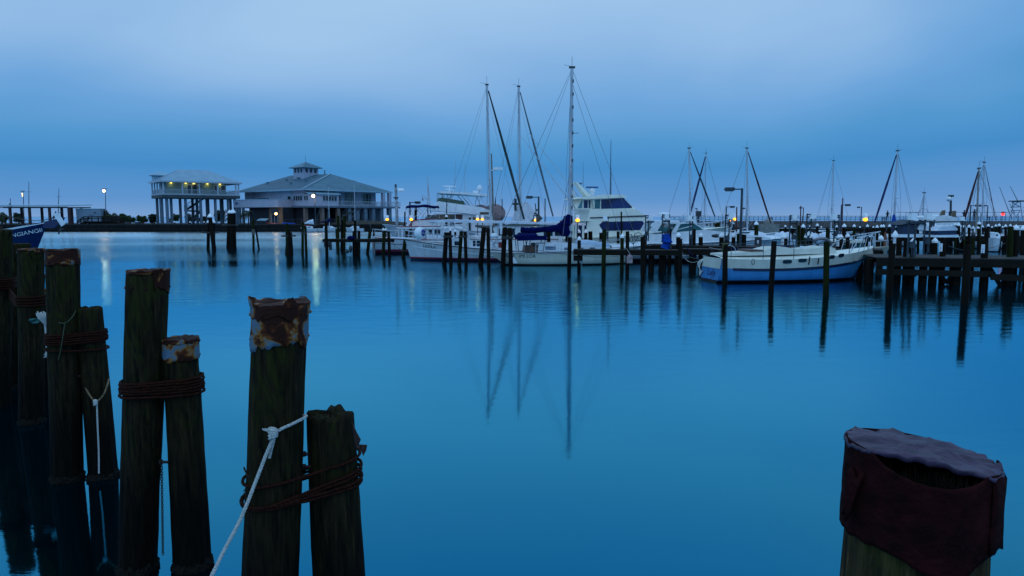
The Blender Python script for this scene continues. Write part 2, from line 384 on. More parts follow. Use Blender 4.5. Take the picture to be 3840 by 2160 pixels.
# ================================================================ FOREGROUND PILES
def timber_near(name='old_wet_pile_timber', k=1.0, moss=.75):
    m = bpy.data.materials.new(name); m.use_nodes = True
    n, l = m.node_tree.nodes, m.node_tree.links
    b = n['Principled BSDF']; b.inputs['Roughness'].default_value = .8; b.inputs['Specular IOR Level'].default_value = .08
    tc = n.new('ShaderNodeTexCoord')
    mp = n.new('ShaderNodeMapping'); mp.inputs['Scale'].default_value = (1, 1, .10); l.new(tc.outputs['Object'], mp.inputs[0])
    fine = n.new('ShaderNodeTexNoise'); fine.inputs['Scale'].default_value = 34; fine.inputs['Detail'].default_value = 8; fine.inputs['Roughness'].default_value = .7
    l.new(mp.outputs[0], fine.inputs['Vector'])
    big = n.new('ShaderNodeTexNoise'); big.inputs['Scale'].default_value = 8; big.inputs['Detail'].default_value = 6; big.inputs['Roughness'].default_value = .65
    big.inputs['Distortion'].default_value = 1.1
    mp2 = n.new('ShaderNodeMapping'); mp2.inputs['Scale'].default_value = (1, 1, .34); l.new(tc.outputs['Object'], mp2.inputs[0]); l.new(mp2.outputs[0], big.inputs['Vector'])
    cr = n.new('ShaderNodeValToRGB'); el = cr.color_ramp.elements
    el[0].position = .36; el[0].color = (.0022, .0022, .0016, 1); el[1].position = .60; el[1].color = (.024, .0155, .007, 1)
    e = el.new(.72); e.color = (.065, .044, .018, 1)
    l.new(fine.outputs['Fac'], cr.inputs[0])
    gr = n.new('ShaderNodeValToRGB'); e2 = gr.color_ramp.elements
    e2[0].position = .46; e2[0].color = (0, 0, 0, 1); e2[1].position = .66; e2[1].color = (1, 1, 1, 1)
    l.new(big.outputs['Fac'], gr.inputs[0])
    sp = n.new('ShaderNodeSeparateXYZ'); l.new(tc.outputs['Object'], sp.inputs[0])
    zr = n.new('ShaderNodeMapRange'); zr.inputs['From Min'].default_value = .7; zr.inputs['From Max'].default_value = 2.2; l.new(sp.outputs['Z'], zr.inputs['Value'])
    mm0 = n.new('ShaderNodeMath'); mm0.operation = 'MULTIPLY'; mm0.inputs[1].default_value = moss; l.new(gr.outputs[0], mm0.inputs[0])
    mm = n.new('ShaderNodeMath'); mm.operation = 'MULTIPLY'; l.new(mm0.outputs[0], mm.inputs[0]); l.new(zr.outputs[0], mm.inputs[1])
    mx = n.new('ShaderNodeMix'); mx.data_type = 'RGBA'; l.new(mm.outputs[0], mx.inputs['Factor']); l.new(cr.outputs[0], mx.inputs['A'])
    mx.inputs['B'].default_value = (.028, .033, .004, 1)
    # tide stain: wet black below the tide line
    tz = n.new('ShaderNodeMapRange'); tz.inputs['From Min'].default_value = .55; tz.inputs['From Max'].default_value = 1.15
    tz.inputs['To Min'].default_value = .30 * k; tz.inputs['To Max'].default_value = k; l.new(sp.outputs['Z'], tz.inputs['Value'])
    sc = n.new('ShaderNodeVectorMath'); sc.operation = 'SCALE'; l.new(mx.outputs['Result'], sc.inputs[0]); l.new(tz.outputs[0], sc.inputs['Scale'])
    l.new(sc.outputs[0], b.inputs['Base Color'])
    bp = n.new('ShaderNodeBump'); bp.inputs['Strength'].default_value = .9; bp.inputs['Distance'].default_value = .012
    l.new(fine.outputs['Fac'], bp.inputs['Height']); l.new(bp.outputs[0], b.inputs['Normal'])
    return m
NEARW = timber_near()
TANPILE = timber_near('tan_streaked_pile_timber', 2.6, .35)
def rust_sheet(name, zinc_amt):
    m = bpy.data.materials.new(name); m.use_nodes = True
    n, l = m.node_tree.nodes, m.node_tree.links
    b = n['Principled BSDF']; b.inputs['Roughness'].default_value = .65; b.inputs['Specular IOR Level'].default_value = .12
    tc = n.new('ShaderNodeTexCoord')
    vo = n.new('ShaderNodeTexVoronoi'); vo.inputs['Scale'].default_value = 7.5; vo.feature = 'SMOOTH_F1'
    no = n.new('ShaderNodeTexNoise'); no.inputs['Scale'].default_value = 9; no.inputs['Detail'].default_value = 7; no.inputs['Distortion'].default_value = .6
    l.new(tc.outputs['Object'], vo.inputs['Vector']); l.new(tc.outputs['Object'], no.inputs['Vector'])
    ad = n.new('ShaderNodeMath'); ad.operation = 'MULTIPLY_ADD'; ad.inputs[1].default_value = .45; l.new(vo.outputs['Distance'], ad.inputs[0]); l.new(no.outputs['Fac'], ad.inputs[2])
    cr = n.new('ShaderNodeValToRGB'); el = cr.color_ramp.elements
    el[0].position = zinc_amt - .12; el[0].color = (.085, .14, .20, 1)
    el[1].position = zinc_amt - .03; el[1].color = (.11, .14, .15, 1)
    for p, c in ((zinc_amt + .015, (.24, .095, .02)), (zinc_amt + .06, (.09, .022, .006)), (zinc_amt + .13, (.032, .008, .004))):
        e = el.new(p); e.color = c + (1,)
    l.new(ad.outputs[0], cr.inputs[0]); l.new(cr.outputs[0], b.inputs['Base Color'])
    n2 = n.new('ShaderNodeTexNoise'); n2.inputs['Scale'].default_value = 40; n2.inputs['Detail'].default_value = 6; l.new(tc.outputs['Object'], n2.inputs['Vector'])
    bp = n.new('ShaderNodeBump'); bp.inputs['Strength'].default_value = .5; bp.inputs['Distance'].default_value = .01
    l.new(n2.outputs['Fac'], bp.inputs['Height']); l.new(bp.outputs[0], b.inputs['Normal'])
    return m
RUSTCAP = rust_sheet('rusty_zinc_sheet', .69)
RUSTCAP_D = rust_sheet('brown_rusted_sheet', .54)
ROPEW = mat('white_nylon_rope', (.66, .66, .62), (.40, .40, .37), 90, .8, 1.0)
ROPEO = mat('stained_orange_rope', (.30, .20, .10), (.12, .07, .03), 60, .8, 1.0)
ROPEG = mat('green_thin_cord', (.05, .08, .03), (.03, .04, .02), 60, .8)
ROPET = mat('teal_rope', (.02, .14, .12), (.01, .07, .07), 60, .8)
CABLE = mat('rusted_wire_cable', (.045, .012, .007), (.018, .006, .004), 60, .8, 1.0, c3=(.11, .035, .015), spec=.06)

class Post:
    """axis of a foreground pile from its top to its foot, given by pixels"""
    def __init__(s, top, foot, wt, wb, Y=None):
        if Y is None: Y = wat(*foot).y
        s.Y = Y; s.T = at(top[0], top[1], Y); s.B = at(foot[0], foot[1], Y)
        s.rt = pxm(wt / 2, (s.T - Vector((0, 0, 3))).dot(Vector((0, math.cos(PITCH), -math.sin(PITCH)))))
        s.rb = pxm(wb / 2, (s.B - Vector((0, 0, 3))).dot(Vector((0, math.cos(PITCH), -math.sin(PITCH)))))
        s.d = (s.B - s.T) / (s.B.z - s.T.z)
        s.root = s.T + s.d * (0 - s.T.z)
    def c(s, z): return s.T + s.d * (z - s.T.z)
    def r(s, z):
        t = (s.T.z - z) / max(.01, (s.T.z - s.B.z)); return s.rt + (s.rb - s.rt) * min(1.35, t)
def near_pile(P, label, seed, name='mooring_pile', cat='mooring pile', barn=True, ragged=.02, bites=(), wood=None):
    root = thing(name, label, cat, P.root)
    n, H = 56, 90
    rings = []
    z0, z1 = -.7, P.T.z
    for i in range(H + 1):
        z = z0 + (z1 - z0) * i / H; c = P.c(z) - P.root; r = P.r(z); ring = []
        for k in range(n):
            t = 2 * math.pi * k / n
            a = noise.noise(Vector((math.cos(t) * 2.2 + seed, math.sin(t) * 2.2, z * .55)))
            cr_ = noise.noise(Vector((math.cos(t) * 9 + seed, math.sin(t) * 9, z * .35)))
            cr_ = -max(0, .11 - abs(cr_)) * .62
            f = 1 + .07 * a + cr_ + .02 * noise.noise(Vector((math.cos(t) * 6, math.sin(t) * 6 + seed, z * 5)))
            for (bz, ba, bs, bd) in bites:
                dd = math.cos(t - ba)
                if dd > 0: f -= bd * dd ** 3 * math.exp(-((z - bz) / bs) ** 2)
            zz = z
            if i > H - 3: zz = z + ragged * noise.noise(Vector((math.cos(t) * 3 + seed * 2, math.sin(t) * 3, 5))) - (.0 if i < H else .0)
            ring.append(Vector((c.x + r * f * math.cos(t), c.y + r * f * math.sin(t), zz)))
        rings.append(ring)
    # rounded rim and rough end grain
    for q, dz in ((.93, .012), (.6, .016), (.3, .012), (.02, .006)):
        ct = P.c(z1) - P.root
        rings.append([Vector((ct.x + (v.x - ct.x) * q, ct.y + (v.y - ct.y) * q, v.z + dz + .012 * noise.noise(v * 22))) for v in rings[H]])
    m = MB(); m.loft(rings, True, True, True, True); m.build('post', wood or NEARW, root)
    if barn:
        rings = []
        for i in range(26):
            z = -.15 + .34 * i / 25; env = math.exp(-((z - .01) / .09) ** 2); c = P.c(z) - P.root; ring = []
            for k in range(90):
                t = 2 * math.pi * k / 90; q = noise.noise(Vector((math.cos(t) * 14 + seed, math.sin(t) * 14, z * 45)))
                r = P.r(z) * (.99 + .03 * env) - .03 + .03 * env + .034 * env * max(0, q + .25 + .5 * noise.noise(Vector((math.cos(t) * 3, math.sin(t) * 3 + seed, z * 6)))) if i not in (0, 25) else P.r(z) * .9
                ring.append(Vector((c.x + r * math.cos(t), c.y + r * math.sin(t), z)))
            rings.append(ring)
        m = MB(); m.loft(rings, True, True)
        m.build('barnacle_crust', mat('barnacle_shell', (.014, .012, .009), (.004, .004, .003), 30, .8, 1.0, spec=.1), root)
    return root
def sheet_cap(P, root, drop, material, seed, over=1.06, jag=.04, gaps=(), flaps=(), top=True, name='metal_cap'):
    """thin metal cap: skirt with a torn lower edge, and a dented top"""
    n = 64; m = MB(); rings = []; K = 9
    zt = P.T.z + .02
    def rad(t, z, k):
        return P.r(z) * over * (1 + .035 * noise.noise(Vector((math.cos(t) * 1.8 + seed, math.sin(t) * 1.8, z * 3))) + .012 * noise.noise(Vector((math.cos(t) * 8, math.sin(t) * 8 + seed, z * 14))) + .02 * k / K * noise.noise(Vector((math.cos(t) * 3, math.sin(t) * 3, seed))))
    low = [drop * (1 + jag * 6 * noise.noise(Vector((math.cos(2 * math.pi * k / n) * 2.0 + seed, math.sin(2 * math.pi * k / n) * 2.0, 1))) + jag * 2.4 * noise.noise(Vector((k * .9, seed, 3)))) for k in range(n)]
    for (g0, g1, dep) in gaps:
        for k in range(n):
            a = math.degrees(2 * math.pi * k / n)
            if g0 <= a <= g1: low[k] = dep
    for i in range(K + 1):
        ring = []
        for k in range(n):
            t = 2 * math.pi * k / n; z = zt - low[k] * i / K; c = P.c(z) - P.root; r = rad(t, z, i)
            ring.append(Vector((c.x + r * math.cos(t), c.y + r * math.sin(t), z + (.012 * noise.noise(Vector((math.cos(t) * 4 + seed, math.sin(t) * 4, 0))) if i == 0 else 0))))
        rings.append(ring)
    inner = []
    for ring in reversed(rings):
        inner.append([Vector((p.x * 1, p.y * 1, p.z)) for p in ring])
    m.loft(rings, True, True)
    if top:
        ct = P.c(zt) - P.root
        tr = [rings[0]]
        for q in (.96, .8, .6, .4, .2, .02):
            tr.append([Vector((ct.x + (v.x - ct.x) * q, ct.y + (v.y - ct.y) * q, v.z + .008 + .02 * noise.noise(Vector((v.x * q * 9 + seed, v.y * q * 9, 2))))) for v in rings[0]])
        m.loft(tr, True, True, False, True)
    # nails
    for k in range(9):
        t = 2 * math.pi * (k + .3) / 9; z = zt - drop * .8; c = P.c(z) - P.root; r = rad(t, z, K)
        m.ball((c.x + r * math.cos(t), c.y + r * math.sin(t), z), .007, 6, 4)
    for (t0, t1, h, curl) in flaps:
        N = 14; f = []
        for i in range(6):
            row = []
            for k in range(N + 1):
                t = R(t0 + (t1 - t0) * k / N); s = i / 5; env = math.sin(math.pi * k / N) ** .45
                c = P.c(zt) - P.root; r = rad(t, zt, 0) * (1 + curl * s)
                hh = h * s * env * (1 + .28 * noise.noise(Vector((k * .8, i * .5, seed))))
                row.append(Vector((c.x + r * math.cos(t), c.y + r * math.sin(t), zt - .01 + hh)))
            f.append(row)
        m.loft(f, False, False)
    o = m.build(name, material, root)
    so = o.modifiers.new('thickness', 'SOLIDIFY'); so.thickness = .004; so.offset = 1
    return o
def wrap_pts(Pa, Pb, z, off, dz=0.0, tiltA=0.0, N=64, seed=0):
    """closed loop round two piles at height z"""
    ca, cb = Pa.c(z), Pb.c(z); ra, rb = Pa.r(z) + off, Pb.r(z) + off
    u = Vector((cb.x - ca.x, cb.y - ca.y, 0)); L = u.length; u.normalize(); v = Vector((-u.y, u.x, 0)); pts = []
    for i in range(N):
        t = 2 * math.pi * i / N
        # support point of the two circles' hull in direction t
        d = u * math.cos(t) + v * math.sin(t)
        pa = Vector((ca.x, ca.y, 0)) + d * ra; pb = Vector((cb.x, cb.y, 0)) + d * rb
        pts.append(pa if pa.dot(d) > pb.dot(d) else pb)
    # resample evenly
    out = []; M_ = 90
    seg = [(pts[(i + 1) % N] - pts[i]).length for i in range(N)]; tot = sum(seg)
    j = 0; acc = 0
    for k in range(M_):
        s = tot * k / M_
        while acc + seg[j] < s: acc += seg[j]; j += 1
        p = pts[j].lerp(pts[(j + 1) % N], (s - acc) / max(1e-9, seg[j]))
        side = (p - Vector(((ca.x + cb.x) / 2, (ca.y + cb.y) / 2, 0))).dot(u) / (L / 2 + ra)
        out.append(Vector((p.x, p.y, z + dz * math.sin(2 * math.pi * k / M_) + tiltA * side + .006 * noise.noise(Vector((k * .2, seed, 0))))))
    return out
def cable(Pa, Pb, zs, label, r=.011, ties=True, tilts=None, name='wire_cable'):
    o = thing(name, label, 'cable', ((Pa.root.x + Pb.root.x) / 2, Pa.root.y, 0)); off = o.location
    for i, z in enumerate(zs):
        pts = wrap_pts(Pa, Pb, z, r * 1.2 + .006 + (.004 if i % 2 else 0), seed=i * 3.3, tiltA=(tilts[i] if tilts else 0))
        m = MB(); m.tube([p - off for p in pts], [r * (1 + .10 * math.sin(k * 2.2)) for k in range(len(pts))], 7, True)
        m.build('cable_turn', CABLE, o)
    return o
def rope_path(pts, n=8):
    """Catmull-Rom through pts"""
    P = [Vector(p) for p in pts]; P = [P[0] * 2 - P[1]] + P + [P[-1] * 2 - P[-2]]; out = []
    for i in range(1, len(P) - 2):
        for k in range(n):
            t = k / n; a, b_, c, d = P[i - 1], P[i], P[i + 1], P[i + 2]
            out.append(.5 * ((2 * b_) + (c - a) * t + (2 * a - 5 * b_ + 4 * c - d) * t * t + (3 * b_ - a - 3 * c + d) * t ** 3))
    out.append(P[-2]); return out
def twisted(m, pts, r, strands=3, pitch=.05, n=6):
    """laid rope: strands winding round the path"""
    L = [0]
    for i in range(1, len(pts)): L.append(L[-1] + (pts[i] - pts[i - 1]).length)
    M_ = max(4, int(L[-1] / pitch * 7)); M_ = min(M_, 900); fine = []
    j = 0
    for k in range(M_ + 1):
        s = L[-1] * k / M_
        while j < len(pts) - 2 and L[j + 1] < s: j += 1
        fine.append(pts[j].lerp(pts[j + 1], (s - L[j]) / max(1e-9, L[j + 1] - L[j])))
    a = None
    fr = []
    for i, p in enumerate(fine):
        d = (fine[min(i + 1, M_)] - fine[max(i - 1, 0)]).normalized()
        a = d.orthogonal().normalized() if a is None else (a - d * a.dot(d)).normalized()
        fr.append((a.copy(), d.cross(a)))
    for q in range(strands):
        sp = []
        for i, p in enumerate(fine):
            t = 2 * math.pi * (q / strands + (L[-1] * i / M_) / pitch)
            sp.append(p + fr[i][0] * (r * .5 * math.cos(t)) + fr[i][1] * (r * .5 * math.sin(t)))
        m.tube(sp, r * .56, n)
    return m

F1 = Post((-6, 866), (-14, 1490), 88, 92, 11.0)
F2 = Post((73, 916), (50, 1452), 72, 74)
F2b = Post((128, 1036), (118, 1500), 68, 72, 12.8)
F3 = Post((117, 941), (117, 1585), 84, 82)
FE = Post((190, 1092), (176, 1450), 70, 76, 11.6)
F4 = Post((235, 946), (252, 1797), 110, 106)
F5 = Post((333, 1158), (388, 1786), 90, 98)
F6 = Post((556, 1026), (516, 2135), 146, 134)
F7 = Post((676, 1280), (722, 2122), 124, 132)
F8 = Post((1052, 1150), (1015, 2160), 198, 208, 4.4)
F9 = Post((1240, 1556), (1273, 2160), 172, 188, 4.6)
r1 = near_pile(F1, 'mossy pile cut off by the left edge of the photo', 1, barn=False)
r2 = near_pile(F2, 'green mossy pile second from the left edge below the blue bow', 2, ragged=.01)
r2b = near_pile(F2b, 'thin dark pile half hidden behind the brown topped pile of the left cluster', 3, barn=False)
r3 = near_pile(F3, 'pile with the white rope bundle at its cable, in front of the blue bow', 4)
re_ = near_pile(FE, 'short pile with rusty capped head peeping between two taller piles on the left', 5, barn=False)
r4 = near_pile(F4, 'tall mossy pile with dark brown cap band and thin green cord round it', 6)
r5 = near_pile(F5, 'short leaning flat topped pile wearing a knotted rope necklace', 7)
r6 = near_pile(F6, 'tall pile with torn rusty cap, left of the coiled pair', 8, bites=((1.62, R(180), .05, .06),))
r7 = near_pile(F7, 'shorter pile with patchy zinc cap, right one of the coiled pair', 9, bites=((1.75, R(0), .08, .10),))
r8 = near_pile(F8, 'big pile with peeling rusted metal cap and a white rope knotted round it', 10, barn=False)
r9 = near_pile(F9, 'bare cut topped dark pile cabled to the big rusty capped pile', 11, barn=False, ragged=.05, bites=((2.0, R(-20), .1, .08),))
sheet_cap(F2b, r2b, .05, RUSTCAP_D, 21)
sheet_cap(F3, r3, .05, RUSTCAP_D, 22, gaps=((180, 320, .012),))
sheet_cap(FE, re_, .20, RUSTCAP, 23, 1.05)
sheet_cap(F4, r4, .155, RUSTCAP_D, 24, 1.035, .03)
# torn cap: only corners left hanging
sheet_cap(F6, r6, .16, RUSTCAP_D, 25, 1.03, .08, gaps=((212, 312, .015), (20, 160, .05)), flaps=((300, 345, .035, .02),))
sheet_cap(F7, r7, .165, RUSTCAP, 26, 1.05, .035, top=False); sheet_cap(F7, r7, .022, RUSTCAP_D, 36, 1.065, .12, name='rusted_rim')
sheet_cap(F8, r8, .26, RUSTCAP, 27, 1.055, .05, gaps=((150, 168, .10),), top=False)
sheet_cap(F8, r8, .07, RUSTCAP_D, 37, 1.075, .16, flaps=((150, 240, .06, .05), (292, 322, .06, -.02), (40, 75, .04, .0)), name='rusted_rim')
cable(F1, F2, [2.02, 1.985, 1.95, 1.915, 1.88], 'rusted cable turns round the two leftmost piles', .014)
cable(F2, F3, [1.86, 1.82, 1.78, 1.74], 'rusted cable turns on the pile behind the white rope bundle', .014)
zc = lambda P, y: zat(y, P.Y - P.r(1) * .9)
cable(F4, F5, [zc(F4, y) for y in (1256, 1264, 1273, 1281, 1290)] + [zc(F4, 1318)], 'rusty cable lashing the brown banded pile to its leaning neighbour', .0115, tilts=[.01] * 5 + [-.01])
cable(F6, F7, [zc(F6, y) for y in (1436, 1446, 1456, 1466, 1476, 1490)], 'thick black coil binding the torn capped pile to the zinc capped pile', .0115, tilts=[.012, .008, .003, 0, -.002, 0])
cable(F8, F9, [zc(F8, y) for y in (1800, 1862, 1872, 1884, 1896)], 'stranded rusty wire rope slung round the big capped pile and its bare neighbour', .0105, tilts=[.045, .075, .06, .03, .02])
def P3(px, py, Y): return at(px, py, Y)
# frayed end and stub of the wire rope, and the scrap bracket on the bare pile
o = thing('frayed_cable_end', 'frayed broken strands of the wire rope left of the big capped pile', 'cable end', P3(925, 1760, 4.3))
m = MB(); base = P3(925, 1760, 4.3)
for i, pp in enumerate([[(945, 1800), (925, 1775), (914, 1752)], [(943, 1795), (932, 1768), (934, 1745)], [(940, 1860), (922, 1845), (912, 1838)], [(940, 1862), (924, 1848), (918, 1832)], [(940, 1865), (926, 1852), (912, 1848)]]):
    m = MB(); m.tube(rope_path([P3(x, y, 4.28 + .01 * i) - base for x, y in pp], 5), .006 if i < 2 else .003, 5); m.build('strand', RUSTY, o)
o = thing('rusted_bracket', 'torn rusty metal strap sticking out of the right side of the bare pile', 'bracket', P3(1345, 1660, 4.6))
base = P3(1345, 1660, 4.6); m = MB()
out = [(1322, 1590), (1338, 1625), (1352, 1650), (1345, 1668), (1376, 1670), (1372, 1692), (1362, 1710), (1354, 1690), (1340, 1684), (1330, 1660)]
pv = [P3(x, y, 4.55) - base for x, y in out]; nn = len(pv)
m.add(pv + [p + Vector((0, .012, 0)) for p in pv], [tuple(range(nn)), tuple(reversed(range(nn, 2 * nn)))] + [(i, nn + i, nn + (i + 1) % nn, (i + 1) % nn) for i in range(nn)])
m.build('strap', RUSTY, o)
m = MB()
for x, y in ((1344, 1676), (1362, 1678)): m.bar(P3(x, y, 4.5) - base, P3(x, y, 4.58) - base, .009, n=8)
m.build('bolt', RUSTY, o)
# through bolts between pairs
def tie_bolt(a, b_, Y, label, r=.012):
    A = P3(*a, Y); B = P3(*b_, Y); o = thing('tie_bolt', label, 'bolt', A); m = MB()
    m.bar((0, 0, 0), B - A, r, n=8); m.build('rod', RUSTY, o); m = MB(); m.bar((.01, 0, 0), (.03, 0, 0), r * 2, n=6); m.build('nut', RUSTY, o)
tie_bolt((594, 1733), (640, 1733), F6.Y, 'rusty bolt joining the coil bound pair halfway down, chain hanging from it')
tie_bolt((286, 1410), (318, 1410), F4.Y, 'rusty bolt joining the brown banded pile and the leaning pile')
tie_bolt((1128, 1702), (1160, 1702), 4.5, 'upper bolt in the gap between big capped pile and bare pile', .010)
tie_bolt((1128, 1750), (1166, 1750), 4.5, 'lower bolt in the gap between big capped pile and bare pile', .010)
# chain
o = thing('hanging_chain', 'rusty chain hanging between the legs of the coil bound pair', 'chain', P3(606, 1745, F6.Y)); base = P3(606, 1745, F6.Y)
m = MB(); A = Vector((0, 0, 0)); Bp = P3(611, 2085, F6.Y) - base; N = 34
for i in range(N):
    c = A.lerp(Bp, i / N); h = (Bp.length / N) * .72
    ax = Vector((1, 0, 0)) if i % 2 else Vector((0, 1, 0)); pts = []
    for k in range(8):
        t = 2 * math.pi * k / 8; pts.append(c + ax * (.009 * math.cos(t)) + Vector((0, 0, h * math.sin(t))))
    m.tube(pts, .0035, 5, True)
m.build('links', RUSTY, o)

# ropes
def knot(m, c, r, R_, seed=0):
    rnd = random.Random(seed)
    for q in range(4):
        tilt = Matrix.Rotation(R(-25 + q * 14), 3, 'Y') @ Matrix.Rotation(R(rnd.uniform(-25, 25)), 3, 'X')
        pts = [c + Vector((0, 0, (q - 1.5) * r * 1.5)) + tilt @ Vector((R_ * math.cos(2 * math.pi * k / 14), R_ * .75 * math.sin(2 * math.pi * k / 14), 0)) for k in range(14)]
        m.tube(pts, r, 7, True)
    pts = [c + Matrix.Rotation(R(70), 3, 'Y') @ Vector((R_ * 1.1 * math.cos(2 * math.pi * k / 14), R_ * .8 * math.sin(2 * math.pi * k / 14), 0)) for k in range(14)]
    m.tube(pts, r, 7, True)
Yf = 4.4 - .172
o = thing('mooring_rope', 'white rope knotted round the big rusty capped pile and running down to the left', 'rope', P3(1030, 1620, Yf)); base = P3(1030, 1620, Yf)
m = MB()
front = [(948, 1592, 4.38), (960, 1601, Yf + .06), (1000, 1612, Yf), (1030, 1620, Yf - .012), (1060, 1606, Yf), (1110, 1583, Yf + .05), (1148, 1560, 4.36)]
back = [(1150, 1556, 4.5), (1100, 1560, 4.60), (1040, 1575, 4.61), (980, 1585, 4.56), (946, 1588, 4.42)]
loop = rope_path([P3(*p) - base for p in front + back[1:]], 8)
twisted(m, loop, .0105, pitch=.06); m.build('loop', ROPEW, o)
m = MB(); knot(m, Vector((0, -.03, 0)), .0105, .022, 3); m.build('knot', ROPEW, o)
m = MB(); twisted(m, rope_path([P3(1030, 1632, Yf - .03) - base, P3(1000, 1700, Yf - .04) - base, P3(965, 1790, Yf - .08) - base, P3(905, 1940, Yf - .18) - base, P3(835, 2075, Yf - .30) - base, P3(760, 2230, Yf - .42) - base], 8), .0115, pitch=.06)
m.build('line', ROPEW, o)
m = MB(); twisted(m, rope_path([P3(1032, 1632, Yf - .02) - base, P3(1022, 1670, Yf - .015) - base, P3(1010, 1718, Yf - .01) - base], 6), .009, pitch=.05); m.build('tail', ROPEW, o)
Y5 = F5.Y - F5.r(1.2) - .02
o = thing('rope_necklace', 'stained rope loop with a knot and long tail on the short leaning pile', 'rope', P3(362, 1508, Y5)); base = P3(362, 1508, Y5)
m = MB(); twisted(m, rope_path([P3(308, 1405, F5.Y) - base, P3(318, 1445, Y5 + .05) - base, P3(340, 1487, Y5) - base, P3(362, 1505, Y5 - .01) - base, P3(388, 1480, Y5) - base, P3(404, 1440, Y5 + .06) - base, P3(409, 1420, F5.Y) - base], 8), .010, pitch=.05)
m.build('loop', ROPEO, o)
m = MB(); knot(m, Vector((0, -.02, 0)), .009, .018, 5); m.build('knot', ROPEW, o)
m = MB(); twisted(m, rope_path([P3(363, 1515, Y5) - base, P3(366, 1600, Y5 - .01) - base, P3(370, 1690, Y5 - .02) - base, P3(371, 1775, Y5 - .02) - base], 8), .009, pitch=.05); m.build('tail', ROPEW, o)
Y3 = F3.Y - F3.r(1.7) - .03
o = thing('rope_bundle', 'bunched white rope with a frayed tail tied at the cable on the left cluster', 'rope', P3(168, 1200, Y3)); base = P3(168, 1200, Y3)
m = MB(); rnd = random.Random(5)
for i in range(13):
    x0 = 137 + i * 4.3
    pts = [P3(172 + rnd.uniform(-4, 6), 1222, Y3) - base, P3(x0 + 8, 1190 + rnd.uniform(-4, 6), Y3 - .05) - base, P3(x0, 1171 + rnd.uniform(-2, 7), Y3 - .02) - base, P3(x0 + 6, 1186, Y3 + .03) - base, P3(176 + rnd.uniform(-4, 4), 1222, Y3 + .02) - base]
    twisted(m, rope_path(pts, 5), .010, pitch=.06, n=5)
m.build('loops', ROPEW, o)
m = MB(); twisted(m, rope_path([P3(168, 1215, Y3) - base, P3(173, 1260, Y3) - base, P3(175, 1300, Y3) - base, P3(171, 1340, Y3) - base], 5), .013, pitch=.06)
for i in range(8): m.tube([P3(172, 1300 + i * 5, Y3) - base, P3(172 + rnd.uniform(-10, 10), 1306 + i * 5, Y3 - .01) - base], .004, 4)
m.build('tail', ROPEW, o)
o = thing('teal_rope_coil', 'small teal rope coil beside the white rope bundle', 'rope', P3(132, 1203, Y3)); m = MB()
for i in range(4): m.tube([Vector((.045 * math.cos(2 * math.pi * k / 12) + i * .016 - .02, -.02 + .02 * math.sin(4 * math.pi * k / 12), .03 * math.sin(2 * math.pi * k / 12))) for k in range(12)], .009, 6, True)
m.build('turns', ROPET, o)
Y4 = F4.Y - F4.r(1.7) - .012
o = thing('thin_cord', 'thin green cord looped on the brown banded pile with a hanging end', 'cord', P3(245, 1211, Y4)); base = P3(245, 1211, Y4); m = MB()
m.tube(rope_path([P3(190, 1203, F4.Y) - base, P3(215, 1209, Y4 + .03) - base, P3(245, 1211, Y4 - .005) - base, P3(270, 1190, Y4 + .01) - base, P3(288, 1158, F4.Y) - base], 6), .005, 5)
m.tube(rope_path([P3(243, 1212, Y4) - base, P3(236, 1260, Y4 - .03) - base, P3(228, 1310, Y4 - .02) - base, P3(219, 1350, Y4 - .005) - base], 6), .0045, 5)
m.build('cord', ROPEG, o)

# ---- right foreground pile with the torn felt cap
FR = Post((3450, 1709), (3418, 2160), 540, 545, 1.86)
FR.T.z -= .085; FR.rt = .170; FR.rb = .178
rr_ = near_pile(FR, 'thick pile in the lower right corner wrapped in a torn dark purple cap', 12, barn=False, ragged=.0, wood=TANPILE)
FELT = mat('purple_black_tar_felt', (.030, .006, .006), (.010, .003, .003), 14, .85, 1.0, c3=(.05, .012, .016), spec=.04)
FELTT = mat('wet_felt_top_sky_sheen', (.075, .045, .085), (.035, .02, .04), 9, .5, .5, (1, 4, 1), spec=.3)  # wet felt; reflected sky is also put into the paler purple colour
n = 96; zt = FR.T.z + .10
def f_lean(v): return v
TILT = -.12
skirt = []; K = 22
ang = [2 * math.pi * k / n for k in range(n)]
def prof_r(t, s):
    return   .187 * (1 + .018 * noise.noise(Vector((math.cos(t) * 1.6, math.sin(t) * 1.6, s * 2))) + .01 * noise.noise(Vector((math.cos(t) * 7, math.sin(t) * 7, s * 6))) + .012 * s + .012 * max(0, noise.noise(Vector((t * 2.2, s * 1.2 + t * .8, 4)))) + .010 * abs(noise.noise(Vector((t * 4.2 + s * 3.1, s * 4.5 - t, 11)))) - .006 * max(0, .2 - abs(math.sin(t * 2.3 + s * 2.6 + 1.2 * math.sin(s * 4)))) / .2 - .007 * abs(noise.noise(Vector((t * 3.1 + s * 2.5, s * 3, 8)))))
def open_front(t):
    """how far the front of the rim is torn away (0..1)"""
    a = (math.degrees(t) + 360) % 360
    if 203 < a < 292: return math.sin(math.pi * (a - 203) / 89) ** .7
    return 0
for i in range(K + 1):
    ring = []
    for t in ang:
        s = i / K
        ztop = zt + TILT * math.cos(t) * .2 - .045 * open_front(t) * (1 + .25 * noise.noise(Vector((t * 6, 1, 1))))
        dipc = .05 * math.exp(-((math.degrees(t) % 360 - 262) / 26) ** 2) - .004 * math.cos(t)
        zlow = zt - .222 - dipc + .012 * noise.noise(Vector((math.cos(t) * 5, math.sin(t) * 5, 9)))
        z = ztop + (zlow - ztop) * s; c = FR.c(z) - FR.root; r = prof_r(t, s)
        ring.append(Vector((c.x + r * math.cos(t), c.y + r * math.sin(t), z)))
    skirt.append(ring)
m = MB(); m.loft(skirt, True, True)
